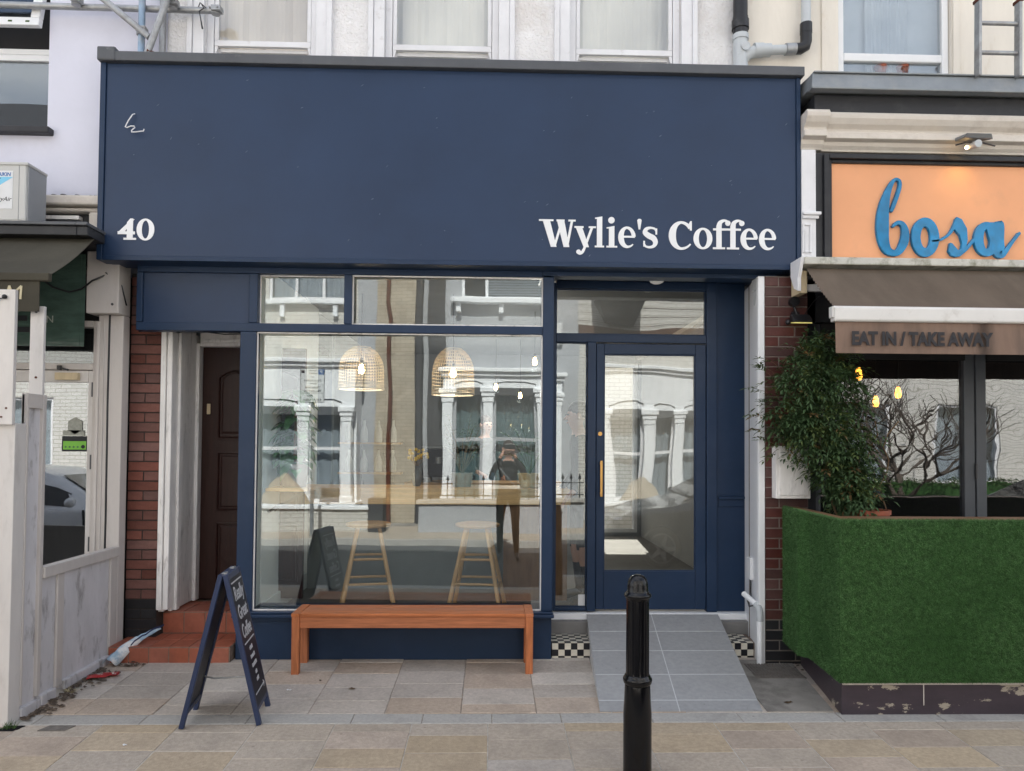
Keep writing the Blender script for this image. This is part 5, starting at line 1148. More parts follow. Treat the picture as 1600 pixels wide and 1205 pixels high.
for i, (x, y, r, m_, lab) in enumerate(((-1.33,-.62,.016,'paper_white','small torn scrap of white paper on the forecourt left of centre'), (-.92,-.60,.022,'dead_leaf','curled brown leaf lying on the forecourt in front of the bench'), (-1.16,-.45,.010,'dead_leaf','tiny dark twig on the forecourt under the bench left half'), (-2.0,-1.42,.012,'paper_white','pale cigarette end on the front paving below the A-board'), (1.92,-.85,.03,'dead_leaf','small brown leaf heap at the right foot of the ramp'))):
    g = G(); leaf_bit(x, y, r, .010); leaf_bit(x+r*.7, y+r*.2, r*.7, .006); tag(obj('litter_scrap', g, m_), lab, 'litter')
g = G()
for k in range(26):
    a = rl.uniform(0,6.28); L = rl.uniform(.03,.075); x, y = -2.77+rl.uniform(-.035,.035), -1.19+rl.uniform(-.02,.02); z = gz(y)
    i = len(g.v); g.v += [(x-.003,y,z),(x+.003,y,z),(x+cos(a)*L*.7,y+sin(a)*L*.4,z+L*.8)]; g.f.append((i,i+1,i+2))
tag(obj('weed_tuft', g, 'weed'), 'little green weed tuft growing in the dark hole by the screen', 'weed')
g = G()
for k in range(40):
    a = rl.uniform(0,6.28); L = rl.uniform(.02,.05); x, y = -2.74+rl.uniform(-.03,.03), -.62+rl.uniform(-.03,.03); z = gz(y)
    i = len(g.v); g.v += [(x-.006,y,z),(x+.006,y,z+.004),(x+cos(a)*L,y+sin(a)*L*.6,z+L*.5)]; g.f.append((i,i+1,i+2))
tag(obj('weed_tuft', g, 'gold_letter'), 'small yellowish weed at the foot of the beige screen', 'weed')

# climbing shrub in front of the dark pier
cl = thing('climbing_shrub', (2.55, -0.3, 1.2), 'dense dark green climbing shrub spilling over the turf wall beside the meter box', 'shrub')
rc = random.Random(21)
def env(z):                                            # left edge, right edge of the crown at height z
    P = [(1.22,2.52,2.58),(1.34,2.50,2.62),(1.45,2.40,2.66),(1.56,2.28,2.68),(1.66,2.12,2.69),(1.75,2.07,2.70),(1.95,2.06,2.68),(2.12,2.10,2.62),(2.26,2.17,2.56),(2.38,2.25,2.50),(2.50,2.32,2.42)]
    for (a, l0, r0), (b, l1, r1) in zip(P, P[1:]):
        if a <= z <= b:
            t = (z-a)/(b-a); return l0+(l1-l0)*t, r0+(r1-r0)*t
    return 2.4, 2.45
gl1, gl2, gl3 = G(), G(), G(); gst = G()
def leaflet(g, p, d, L, w_):
    d = d.normalized(); a = d.cross(Vector((0,0,1))); a = (a if a.length > .1 else Vector((1,0,0))).normalized()
    a = (a + Vector((0,0,rc.uniform(-.5,.5)))).normalized(); up = a.cross(d)
    i = len(g.v); m_ = p + d*L*.45; t = p + d*L - Vector((0,0,L*.14))
    g.v += [tuple(p), tuple(m_ - a*w_ + up*w_*.4), tuple(m_), tuple(m_ + a*w_ + up*w_*.4), tuple(t)]
    g.f += [(i,i+1,i+2),(i,i+2,i+3),(i+1,i+4,i+2),(i+2,i+4,i+3)]
def spray(p, d, young):
    g = gl3 if rc.random() < .022 else gl2 if young else gl1
    L = rc.uniform(.07,.14); n = rc.choice((5,7,7,9)); d = d.normalized(); s = d.cross(Vector((0,0,1)))
    s = (s if s.length > .1 else Vector((1,0,0))).normalized()
    for k in range(n):
        t = .25 + .75*k/(n-1); q = p + d*L*t - Vector((0,0,.35*L*t*t)); sd = 1 if k % 2 else -1
        dd = (d*.7 + s*sd*.8 + Vector((0,0,rc.uniform(-.6,.45)))) if k < n-1 else d + Vector((0,0,-.5))
        leaflet(g, q, dd, rc.uniform(.034,.062), rc.uniform(.0065,.0105))
cen = []
for _ in range(54):                                    # clumps give the crown light and dark masses
    z = rc.uniform(1.25, 2.45); l, r = env(z); x = rc.uniform(l+.06, r-.06); f = 1-abs((x-(l+r)/2)/((r-l)/2))**2
    cen.append((x, -.16-.34*f*rc.uniform(.5,1.0), z, rc.uniform(.09,.17)))
for (cx, cy, cz, rr_) in cen:
    yg = rc.random()
    for _ in range(rc.randint(18, 38)):
        v_ = Vector((rc.gauss(0,1), rc.gauss(0,1), rc.gauss(0,1))).normalized()
        p = Vector((cx,cy,cz)) + v_*rr_*rc.uniform(.5,1.05)
        if p.y > -.08: p.y = -.09
        if cz < 1.45 and p.z < 1.27 and p.y < -.6: continue
        l, r = env(min(2.5, max(1.22, p.z))); 
        if p.x < l-.02 or p.x > r+.02: continue
        spray(p, v_*.9 + Vector((rc.uniform(-.6,.6),-.45,rc.uniform(-.5,.25))), rc.random() < (.42 if (v_.z > .2 and yg > .3) else .12))
for _ in range(600):
    z = 1.24 + 1.26*rc.random(); l, r = env(z); x = rc.uniform(l, r)
    spray(Vector((x, rc.uniform(-.50,-.12), z)), Vector((rc.uniform(-1,1), -1, rc.uniform(-.8,.3))), rc.random() < .1)
for k in range(12):                                    # loose shoots past the outline
    z = rc.uniform(1.4, 2.3); l, r = env(z); sd = rc.choice((-1,-1,1)); x = l if sd < 0 else r
    p = Vector((x, rc.uniform(-.4,-.15), z)); q = p + Vector((sd*rc.uniform(.06,.13), rc.uniform(-.05,.02), rc.uniform(-.04,.10)))
    gst.tube([p, (p+q)/2+Vector((0,0,.015)), q], .002, 4)
    for j in range(2): spray(p.lerp(q, .6+.3*j), q-p, True)
obj('foliage', gl1, 'leaf', cl); obj('young_foliage', gl2, 'leaf_young', cl); obj('dry_foliage', gl3, 'leaf_dry', cl)
for k in range(7):
    x0 = 2.50+.05*k+rc.uniform(-.03,.03); pts = []
    for j in range(9):
        t = j/8; pts.append((x0 + .04*sin(j*1.7+k*2.1) - .10*t*(1 if k % 2 else -1), -.30-.03*sin(j+k), 1.10+.75*t))
    obj('stem', G().tube(pts, .008 if k < 4 else .005, 6), 'twig', cl, smooth=True)
obj('shoot', gst, 'twig', cl)['kind'] = 'stuff'
tag(obj('plant_pot', G().lathe([(.09,0),(.12,.22),(.13,.22),(.13,.25),(.115,.25),(.11,.22)], (2.66,-.50,0.975), 20), 'terracotta', smooth=True), 'terracotta pot at the foot of the climbing shrub behind the turf wall', 'plant pot')
tb_ = thing('terrace_table', (3.35, -0.35, 0), 'dark slatted terrace table behind the turf wall', 'table')
for k in range(5): obj('slat', G().box(3.05, 3.68, -.62+.11*k, -.54+.11*k, 1.03, 1.05+.0004*k), 'steel_dark', tb_, bevel=.003)
for xx in (3.1, 3.6):
    for yy in (-.58,-.12): obj('leg', G().box(xx, xx+.04, yy, yy+.04, 0.02, 1.029), 'black_pipe', tb_)
# ------------------------------------------------------------------ inside the coffee shop
FZ = 0.252
def pendant(x, y, z0, z1, r, lab):
    p = thing('pendant_lamp', (x, y, z0), lab, 'lamp', 'wicker pendant lamps in the shop window')
    H_ = z1-z0
    def rad(t): return r*(1-.02*t)*(1 if t < .45 else sqrt(max(0.02, 1-((t-.45)/.60)**2)))
    g = G(); nr = 44
    for k in range(nr):
        a = 2*pi*k/nr; g.tube([(x+rad(t/8)*cos(a), y+rad(t/8)*sin(a), z0+H_*t/8) for t in range(9)], .0034, 4, caps=False)
    obj('rib', g, 'wicker', p)
    g = G()
    for j in range(15):
        t = j/14 if j else 0.0; rr = rad(t)
        g.tube([(x+rr*cos(2*pi*k/40), y+rr*sin(2*pi*k/40), z0+H_*t) for k in range(41)], .004 if j else .009, 4, caps=False)
    for j in range(4): 
        t = .01+.035*j; g.tube([(x+rad(t)*1.01*cos(2*pi*k/40), y+rad(t)*1.01*sin(2*pi*k/40), z0+H_*t) for k in range(41)], .0045, 4, caps=False)
    obj('hoop', g, 'wicker', p)
    obj('bulb', G().lathe([(0,-.055),(.022,-.05),(.03,-.025),(.024,.01),(.013,.035)], (x,y,z0+H_*.5), 12), 'filament', p, smooth=True)
    obj('socket', G().cyl((x,y,z0+H_*.5+.035),(x,y,z0+H_*.5+.09),.015,8), 'black_pipe', p)
    obj('flex', G().cyl((x,y,z0+H_*.5+.09),(x,y,3.054),.004,6), 'black_pipe', p)
    l = bpy.data.lights.new('pendant_light', 'POINT'); l.energy = 0.9; l.color = (1, .95, .88); l.shadow_soft_size = .04
    o = bpy.data.objects.new('pendant_light', l); COL.objects.link(o); o.parent = p; o.location = (0, 0, .03)
pendant(-1.20, 1.2, 2.165, 2.55, 0.205, 'round topped wicker pendant lamp nearer the white side wall of the coffee shop')
pendant(-0.355, 1.2, 2.12, 2.545, 0.195, 'tall wicker pendant lamp hanging near the middle of the shop window')
for i, (x, y, z, lb_) in enumerate(((0.45, 2.0, 2.53, 'bare glowing bulb nearest the window frame inside the coffee shop'), (0.06, 4.0, 2.42, 'bare glowing bulb far back left in the coffee shop'), (0.38, 4.0, 2.31, 'bare glowing bulb far back right and lowest in the coffee shop'))):
    hb = thing('bare_bulb', (x, y, z), lb_, 'light bulb', 'bare bulbs in the coffee shop')
    obj('glass', G().lathe([(0,-.04),(.018,-.036),(.024,-.015),(.018,.02),(.01,.04)], (x,y,z), 12), 'filament', hb, smooth=True)
    obj('socket', G().cyl((x,y,z+.04),(x,y,z+.08),.012,8), 'black_pipe', hb); obj('flex', G().cyl((x,y,z+.08),(x,y,3.05),.003,6), 'black_pipe', hb)
    l = bpy.data.lights.new('bulb_light', 'POINT'); l.energy = 5.5; l.color = (1, .95, .88); l.shadow_soft_size = .03
    o = bpy.data.objects.new('bulb_light', l); COL.objects.link(o); o.parent = hb; o.location = (0, 0, -.08)
# long wooden bar
br = thing('bar_counter', (-0.5, 1.3, FZ), 'long pale wooden bar counter running behind the stools in the window', 'counter')
for k in range(4): obj('plank', G().box(-1.79, 0.72, 1.06+.15*k, 1.2075+.15*k, 1.215, 1.26-.0004*k), 'bar_wood', br, bevel=.003)
obj('front_edge', G().box(-1.79, 0.725, 1.03, 1.058, 1.118, 1.262), 'bar_wood', br, bevel=.004)
obj('bar_panel', G().box(0.12, 0.70, 1.07, 1.11, FZ, 1.117), 'panel_wood', br)
obj('bar_panel', G().box(-1.77, 0.70, 1.60, 1.64, FZ, 1.214), 'room_grey', br)
for xx in (-1.2, -.4): obj('bracket', G().box(xx, xx+.05, 1.10, 1.60, 1.13, 1.214), 'panel_wood', br)
# stools
def stool(x, y, rz, lab, m='stool_wood'):
    s = thing('bar_stool', (x, y, FZ), lab, 'stool', 'bar stools in the window')
    obj('seat', G().lathe([(0,.728),(.165,.735),(.188,.730),(.192,.722),(.188,.708),(.165,.700),(0,.700)], (x,y,FZ), 28), m, s, smooth=True)
    L = []
    for k in range(4):
        a = rz + pi/4 + k*pi/2; t_ = Vector((x+.125*cos(a), y+.125*sin(a), FZ+.70)); f_ = Vector((x+.315*cos(a), y+.315*sin(a), FZ+.001)); L.append((t_, f_))
        obj('leg', G().cyl(f_, t_, .019, 12, .016), m, s, smooth=True)
    for k in range(4):
        h = .20 if k % 2 else .24
        for hh in (h, .44+.03*(k % 2)):
            if hh > .4 and k % 2: continue
            (t0, f0), (t1, f1) = L[k], L[(k+1) % 4]; u = hh/.7
            obj('stretcher', G().cyl(f0.lerp(t0, u), f1.lerp(t1, u), .011, 10), m, s, smooth=True)
    return s
stool(-1.04, .74, .18, 'round wooden bar stool nearer the white side wall')
stool(-0.11, .74, -.1, 'round wooden bar stool in front of the dark wood panel')
# potted plants along the bar
def heart_leaf(g, p, d, size, rg):
    d = d.normalized(); a = d.cross(Vector((0,0,1))); a = (a if a.length > .1 else Vector((1,0,0))).normalized(); n = a.cross(d)
    pr = [(0,0),(.22,.30),(.30,.52),(.26,.75),(.14,.95)]
    i = len(g.v); ctr = [p + d*size*t for t in (0.08,.35,.6,.8,1.05)]
    for k, (w_, _) in enumerate(pr):
        t = (0.0,.12,.40,.68,.88)[k]; c_ = p + d*size*t - Vector((0,0,size*.35*t*t)); h = w_*size*1.35
        g.v += [tuple(c_ - a*h + n*h*.25), tuple(c_), tuple(c_ + a*h + n*h*.25)]
    g.v.append(tuple(p + d*size*1.1 - Vector((0,0,size*.5))))
    for k in range(4):
        for c_ in (0, 1): g.f.append((i+k*3+c_, i+k*3+c_+1, i+(k+1)*3+c_+1, i+(k+1)*3+c_))
    g.f += [(i+12,i+13,i+15),(i+13,i+14,i+15)]
def pot(name, x, y, r0, r1, h, m, lab, zb=1.262):
    t = thing(name, (x, y, zb), lab, 'potted plant')
    obj('pot', G().lathe([(r0,0),(r1,h*.9),(r1+.005,h*.9),(r1+.005,h),(r1-.012,h),(r1-.014,h*.85),(0,h*.85)], (x,y,zb), 22), m, t, smooth=True)
    return t
rp_ = random.Random(7)
t = pot('heart_leaf_plant', -1.61, 0.50, .09, .12, .19, 'pot_brown', 'tall plant with heart shaped leaves in a brown pot left in the window', 1.30)
g = G(); gs_ = G()
for k in range(160):
    h = rp_.uniform(.16,.80); a = rp_.uniform(0,6.28); rr = .05+.14*rp_.random()*(1.1-h*.55)
    p = Vector((-1.61+rr*.5*cos(a), 0.50+rr*.4*sin(a), 1.30+h)); d = Vector((cos(a),sin(a),rp_.uniform(-.7,.2)))
    heart_leaf(g, p, d, rp_.uniform(.085,.14), rp_)
gs_.cyl((-1.61,.50,1.46),(-1.605,.505,2.05),.014,8)
ps_ = thing('plant_shelf', (-1.7, .5, 1.27), 'small wooden bracket shelf on the white side wall under the heart leaf plant', 'shelf')
obj('board', G().box(-1.798, -1.46, .34, .66, 1.272, 1.299), 'bar_wood', ps_, bevel=.003); obj('bracket', G().beam((-1.795,.42,1.10),(-1.52,.42,1.272),.02,.02).beam((-1.795,.58,1.10),(-1.52,.58,1.272),.02,.02), 'black_pipe', ps_)
obj('leaf', g, 'leaf_gloss', t, smooth=True); obj('moss_pole', gs_, 'panel_wood', t)
t = pot('branchy_plant', -0.27, 1.36, .085, .10, .13, 'pot_grey', 'spindly leafy branches in a round grey pot on the bar')
g = G(); gs_ = G()
for k in range(17):
    a = rp_.uniform(0,6.28); r_ = rp_.uniform(.08,.30); h = rp_.uniform(.25,.58); p0 = Vector((-.27,1.36,1.37)); p1 = Vector((-.27+r_*cos(a), 1.36+r_*.6*sin(a), 1.37+h)); pm = p0.lerp(p1,.5)+Vector((0,0,.06))
    gs_.tube([p0,pm,p1], [.005,.004,.002], 5)
    for j in range(15):
        q = p0.lerp(p1, rp_.uniform(.55,1.05)); a2 = rp_.uniform(0,6.28); leaflet(g, q, Vector((cos(a2),sin(a2),rp_.uniform(-.2,.9))), rp_.uniform(.03,.07), .006)
obj('foliage', g, 'leaf_young', t); obj('twig', gs_, 'twig', t)
t = pot('feathery_palm', 0.37, 1.30, .09, .115, .13, 'pale_wood', 'feathery green palm in a square-looking pale planter by the window frame')
g = G(); gs_ = G()
for k in range(13):
    a = rp_.uniform(0,6.28); p0 = Vector((.37,1.30,1.38)); tip = Vector((.37+.30*cos(a), 1.30+.18*sin(a), 1.38+rp_.uniform(.10,.5))); pm = p0.lerp(tip,.5)+Vector((0,0,.14))
    pts = [p0*(1-u)**2 + pm*2*u*(1-u) + tip*u*u for u in [j/10 for j in range(11)]]
    gs_.tube(pts, .003, 4)
    for j in range(3, 11):
        d = (pts[j]-pts[j-1]).normalized(); s_v = d.cross(Vector((0,0,1))).normalized()
        for sd in (-1,1): leaflet(g, pts[j], d*.6+s_v*sd, .085*(1.15-j*.06), .005)
obj('frond', g, 'leaf_gloss', t); obj('stalk', gs_, 'leaf_young', t)
t = thing('dried_flowers', (-0.70, 1.4, 1.262), 'vase of yellow dried flowers on the bar', 'vase')
obj('vase', G().lathe([(.03,0),(.05,.05),(.045,.12),(.022,.16),(.028,.19),(.02,.19)], (-.70,1.4,1.262), 16), 'cloth_grey', t, smooth=True)
g = G(); gs_ = G()
for k in range(24):
    a = rp_.uniform(0,6.28); q = Vector((-.70+.10*cos(a)*rp_.random(), 1.4+.08*sin(a), 1.262+rp_.uniform(.25,.36))); gs_.tube([(-.70,1.4,1.44), q], .002, 4); g.sphere(q, .018, n=6, m=4)
obj('bloom', g, 'yellow_petal', t); obj('stalk', gs_, 'twig', t)
# wall shelf with bottles
for j, zz in enumerate((1.23, 1.68)):
    sh = thing('wall_shelf', (-1.7, 5.55, zz), 'thin wooden %s shelf on the back wall carrying pale bottles' % ('lower' if j == 0 else 'upper'), 'shelf', 'bottle shelves')
    obj('board', G().box(-2.3, -1.35, 5.45, 5.69, zz-.03, zz), 'stool_wood', sh); obj('bracket', G().beam((-1.95,5.69,zz-.2),(-1.95,5.47,zz-.03),.02,.02).beam((-1.5,5.69,zz-.2),(-1.5,5.47,zz-.03),.02,.02), 'black_pipe', sh)
    for k in range(4):
        x = -2.15+.22*k
        tag(obj('bottle', G().lathe([(.05,0),(.055,.02),(.055,.13),(.05,.18),(.022,.26),(.018,.33),(.022,.335),(0,.335)], (x,5.57,zz+.001), 14), 'room_white', smooth=True), 'white bottle %s on the %s back shelf' % (('leftmost','second from left','third from left','rightmost')[k], ('lower','upper')[j]), 'bottle', 'white bottles on the back shelves')
# barista counter at the back
bc = thing('service_counter', (0.2, 3.6, FZ), 'grey service counter with a dark coffee machine at the back of the shop', 'counter')
obj('body', G().box(-1.0, 0.85, 3.4, 3.95, FZ, 1.15), 'dark_render', bc, bevel=.01); obj('worktop', G().box(-1.05, 0.9, 3.36, 4.0, 1.152, 1.19), 'stool_wood', bc, bevel=.005)
cm = thing('coffee_machine', (-0.5, 3.7, 1.19), 'dark espresso machine standing on the service counter', 'coffee machine')
obj('body', G().box(-.85,-.2,3.5,3.9,1.25,1.60), 'cloth_black', cm, bevel=.03); obj('top_rail', G().box(-.87,-.18,3.48,3.92,1.602,1.63), 'galv', cm, bevel=.01); obj('foot', G().box(-.8,-.75,3.55,3.85,1.191,1.25).box(-.3,-.25,3.55,3.85,1.191,1.25), 'galv', cm); obj('group_head', G().cyl((-.65,3.49,1.42),(-.65,3.49,1.50),.04,12).cyl((-.40,3.49,1.42),(-.40,3.49,1.50),.04,12), 'galv', cm)
# ------------------------------------------------------------------ people
def person(name, label, loc, rz, J, E_, tags, mats, hair=True, face=True, top_mat='cloth_black'):
    """J: joint -> (x, y, z, r); E_: edges; tags: joint -> material key. One continuous skin."""
    p = thing(name, loc, label, 'person'); p.rotation_euler = (0, 0, rz)
    ks = list(J); me = bpy.data.meshes.new('body'); me.from_pydata([J[k][:3] for k in ks], [(ks.index(a), ks.index(b)) for a, b in E_], [])
    o = bpy.data.objects.new('body', me); COL.objects.link(o)
    sk = o.modifiers.new('skin', 'SKIN'); sk.use_smooth_shade = True
    for i, k in enumerate(ks):
        r = J[k][3]; v = me.skin_vertices[0].data[i]; v.radius = r if isinstance(r, tuple) else (r, r); v.use_root = (k == 'pelvis')
    ss = o.modifiers.new('sub', 'SUBSURF'); ss.levels = 2; ss.render_levels = 2
    bpy.context.view_layer.update()
    m2 = bpy.data.meshes.new_from_object(o.evaluated_get(bpy.context.evaluated_depsgraph_get()))
    bpy.data.objects.remove(o)
    mk = list(dict.fromkeys(tags.values()))
    m2.materials.clear()
    for k in mk: m2.materials.append(MAT[mats[k]])
    segs = [(Vector(J[a][:3]), Vector(J[b][:3]), b if b in tags else a) for a, b in E_]
    for f in m2.polygons:
        c = f.center; best = None
        for a, b, t in segs:
            d = b-a; u = max(0, min(1, (c-a).dot(d)/max(1e-9, d.dot(d)))); q = (c-(a+d*u)).length
            if best is None or q < best[0]: best = (q, t)
        f.material_index = mk.index(tags[best[1]]); f.use_smooth = True
    bo_ = bpy.data.objects.new('body', m2); COL.objects.link(bo_); bo_.parent = p
    h = Vector(J['head'][:3])
    def part(nm, g, m): 
        q = bpy.data.objects.new(nm, g.mesh(nm, m, True)); COL.objects.link(q); q.parent = p; return q
    if hair:
        g = G(); g.sphere((h.x, h.y-.022, h.z+.045), .091, .100, .090, 16, 10)
        g.v = [(x, y, max(z, h.z+.01 if y > h.y+.02 else h.z-.04)) for x, y, z in g.v]; part('hair', g, 'hair')
    if face:
        g = G().sphere((h.x-.032, h.y+.083, h.z+.005), .011, n=8, m=6); part('eye', g, 'ink')
        g = G().sphere((h.x+.032, h.y+.083, h.z+.005), .011, n=8, m=6); part('eye', g, 'ink')
        part('nose', G().prism([(h.y+.082,h.z+.012),(h.y+.115,h.z-.035),(h.y+.082,h.z-.042)], h.x-.012, h.x+.012, 'x'), mats['skin'])
        part('mouth', G().sphere((h.x, h.y+.080, h.z-.066), .024, .010, .006, 8, 6), 'terracotta')
        for s in (-1, 1): part('ear', G().sphere((h.x+s*.088, h.y-.005, h.z-.01), .012, .022, .032, 8, 6), mats['skin'])
    return p
def arms(J, E_, T, s, sh, el, wr, fdir, spread, curl):
    n = 'L' if s > 0 else 'R'
    J['sh'+n] = (*sh, .062); J['el'+n] = (*el, .043); J['wr'+n] = (*wr, .030)
    w_ = Vector(wr); f = Vector(fdir).normalized(); sp = Vector(spread).normalized(); cu = Vector(curl).normalized()
    pm = w_ + f*.055; J['pm'+n] = (*pm, (.034, .020))
    E_ += [('chest','sh'+n), ('sh'+n,'el'+n), ('el'+n,'wr'+n), ('wr'+n,'pm'+n)]
    for k in ('sh','el'): T[k+n] = 'top'
    T['wr'+n] = 'top'; T['pm'+n] = 'skin'
    for k, (o_, L) in enumerate(((-.030,.062),(-.010,.075),(.010,.080),(.030,.070))):
        a = pm + f*.028 + sp*o_; b = a + f*L*.5 + cu*.012; c_ = b + (f*.4+cu).normalized()*L*.5
        J['f%d'%k+n] = (*a, .0095); J['g%d'%k+n] = (*b, .0085); J['h%d'%k+n] = (*c_, .0075)
        E_ += [('pm'+n,'f%d'%k+n),('f%d'%k+n,'g%d'%k+n),('g%d'%k+n,'h%d'%k+n)]
        for q in 'fgh': T['%s%d'%(q,k)+n] = 'skin'
    a = w_ + f*.03 + sp*.040; b = a + (f*.7+sp*.4).normalized()*.035; c_ = b + (f+cu*.6).normalized()*.028
    J['t0'+n] = (*a, .011); J['t1'+n] = (*b, .010); J['t2'+n] = (*c_, .0085); E_ += [('wr'+n,'t0'+n),('t0'+n,'t1'+n),('t1'+n,'t2'+n)]
    for q in ('t0','t1','t2'): T[q+n] = 'skin'
def base(z=0.0, lean=0.0):
    J = {'pelvis': (0,0,.96,(.155,.115)), 'waist': (0,.0,1.10,(.145,.105)), 'chest': (0,lean,1.36,(.165,.115)), 'nb': (0,lean+.01,1.50,.062), 'neck': (0,lean+.02,1.56,.055),
         'jaw': (0,lean+.045,1.605,.072), 'head': (0,lean+.035,1.675,(.088,.100)), 'crown': (0,lean+.025,1.745,(.070,.078))}
    E_ = [('pelvis','waist'),('waist','chest'),('chest','nb'),('nb','neck'),('neck','jaw'),('jaw','head'),('head','crown')]
    T = {'pelvis':'legs','waist':'top','chest':'top','nb':'top','neck':'skin','jaw':'skin','head':'skin','crown':'skin'}
    return J, E_, T
def leg(J, E_, T, s, hip, knee, ankle, toe, bare=False):
    n = 'L' if s > 0 else 'R'
    J['hip'+n] = (*hip, .098); J['kn'+n] = (*knee, .062); J['cf'+n] = (*(Vector(knee).lerp(Vector(ankle), .35) + Vector((0,-.012,0))), .058); J['an'+n] = (*ankle, .040); J['bl'+n] = (*(Vector(ankle).lerp(Vector(toe), .62)), (.042,.034)); J['to'+n] = (*toe, (.036,.024))
    E_ += [('pelvis','hip'+n),('hip'+n,'kn'+n),('kn'+n,'cf'+n),('cf'+n,'an'+n),('an'+n,'bl'+n),('bl'+n,'to'+n)]
    T.update({'hip'+n:'legs','kn'+n:'legs','cf'+n:'skin' if bare else 'legs','an'+n:'sock' if bare else 'legs','bl'+n:'shoe','to'+n:'shoe'})
# the photographer, in the road, phone held up before the face (the picture is taken from its lens)
J, E_, T = base(0, .0)
leg(J,E_,T,1,(.10,0,.92),(.12,.03,.51),(.13,-.01,.085),(.16,.17,.035)); leg(J,E_,T,-1,(-.10,0,.92),(-.12,.03,.51),(-.13,-.02,.085),(-.16,.16,.035))
arms(J,E_,T,1,(.19,.0,1.45),(.27,.10,1.20),(.115,.235,1.545),(-.5,.12,.75),(0,0,1),(-1,0,0)); arms(J,E_,T,-1,(-.19,.0,1.45),(-.27,.10,1.20),(-.115,.235,1.545),(.5,.12,.75),(0,0,1),(1,0,0))
for k in J: J[k] = (J[k][0], J[k][1], J[k][2]*1.035, J[k][3])
ROADZ = -0.135
ph = person('person', 'man in black jacket holding a phone up to his face, mirrored in the shop window', (-0.03, -5.86, ROADZ), 0, J, E_, T, {'top':'cloth_black','legs':'cloth_black','skin':'skin','shoe':'cloth_grey','sock':'cloth_black'})
g = G().tube([(-.20,.02,1.52),(-.12,.135,1.42),(.0,.15,1.27),(.12,.135,1.12),(.19,.06,1.04)], .017, 6); s_ = bpy.data.objects.new('bag_strap', g.mesh('bag_strap','cloth_grey',True)); COL.objects.link(s_); s_.parent = ph
tag(obj('phone', G().box(-.08, .08, -5.525, -5.515, 1.595, 1.672), 'phone_black', bevel=.006), 'black phone held sideways by the man mirrored in the window', 'phone')
# a customer behind the bar stool, and one in shorts by the door
J, E_, T = base(0, .02)
leg(J,E_,T,1,(.10,0,.92),(.11,.03,.51),(.12,-.01,.085),(.14,.17,.035)); leg(J,E_,T,-1,(-.10,0,.92),(-.12,.06,.52),(-.15,-.05,.09),(-.19,.12,.035))
arms(J,E_,T,1,(.19,0,1.45),(.27,.02,1.18),(.22,.20,1.04),(-.3,.7,-.2),(1,0,0),(0,0,-1)); arms(J,E_,T,-1,(-.19,0,1.45),(-.27,.0,1.18),(-.25,.10,.96),(0,.3,-.9),(0,1,0),(1,0,0))
person('person', 'person in grey top and light jeans behind the service counter in the shop', (-0.10, 4.35, FZ), pi+.6, J, E_, T, {'top':'cloth_grey','legs':'cloth_denim','skin':'skin','shoe':'shoe_white','sock':'cloth_white'})
J, E_, T = base(0, .02)
leg(J,E_,T,1,(.10,0,.92),(.11,.03,.51),(.12,-.01,.085),(.14,.17,.035),True); leg(J,E_,T,-1,(-.10,0,.92),(-.12,.02,.51),(-.13,-.03,.085),(-.16,.14,.035),True)
arms(J,E_,T,1,(.19,0,1.45),(.27,-.01,1.18),(.25,.14,1.0),(0,.6,-.6),(1,0,0),(0,0,-1)); arms(J,E_,T,-1,(-.19,0,1.45),(-.27,-.01,1.18),(-.25,.14,1.0),(0,.6,-.6),(-1,0,0),(0,0,-1))
person('person', 'customer in dark shorts with black socks and striped trainers seen through the side light', (0.82, 0.98, FZ), pi/2+.1, J, E_, T, {'top':'cloth_black','legs':'cloth_black','skin':'skin','shoe':'cloth_grey','sock':'cloth_black'})
# ------------------------------------------------------------------ the houses across the street, seen mirrored in the glass
FY = -9.7                                             # their front wall plane; they face the shop (+Y)
def house(name, label, x0, x1, m, holes, ztop=8.0):
    h = thing(name, ((x0+x1)/2, FY, 0), label, 'house')
    obj('wall', wall_holes(G(), x0, x1, -0.1, ztop, FY-.25, FY, holes), m, h)
    obj('wall', G().box(x0, x1, FY-7, FY-.9, -0.1, ztop), m, h)
    obj('roof', G().prism([(FY+.25, ztop), (FY-7.1, ztop), (FY-3.4, ztop+2.4)], x0-.02, x1+.02, 'x'), 'dark_render', h)
    return h
def win(h, x0, x1, z0, z1, y, bars=(), rail=None, fm='white_paint', cur='curtain_white', fw_=.06):
    g = G().box(x0, x0+fw_, y-.08, y-.02, z0, z1).box(x1-fw_, x1, y-.08, y-.02, z0, z1).box(x0+fw_, x1-fw_, y-.08, y-.02, z0, z0+fw_).box(x0+fw_, x1-fw_, y-.08, y-.02, z1-fw_, z1)
    for b in bars: g.box(b-fw_/2, b+fw_/2, y-.078, y-.022, z0+fw_, z1-fw_)
    if rail: g.box(x0+fw_, x1-fw_, y-.076, y-.012, rail-.035, rail+.035)
    w_ = obj('window', g, fm, h)
    obj('pane', G().box(x0+.01, x1-.01, y-.056, y-.05, z0+.01, z1-.01), 'house_glass', w_)
    if cur:
        g = G(); n = max(10, int((x1-x0)*22))
        for k in range(n):
            xa = x0+(x1-x0)*k/n; xb = x0+(x1-x0)*(k+1)/n; f_ = lambda q: y-.20+.022*sin(q*26)+.012*sin(q*61)
            g.hexa([(xa,f_(xa)-.004,z0),(xb,f_(xb)-.004,z0),(xb,f_(xb),z0),(xa,f_(xa),z0),(xa,f_(xa)-.004,z1),(xb,f_(xb)-.004,z1),(xb,f_(xb),z1),(xa,f_(xa),z1)])
        obj('curtain', g, cur, w_)
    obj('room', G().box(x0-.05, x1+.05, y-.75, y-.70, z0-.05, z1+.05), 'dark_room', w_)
    return w_
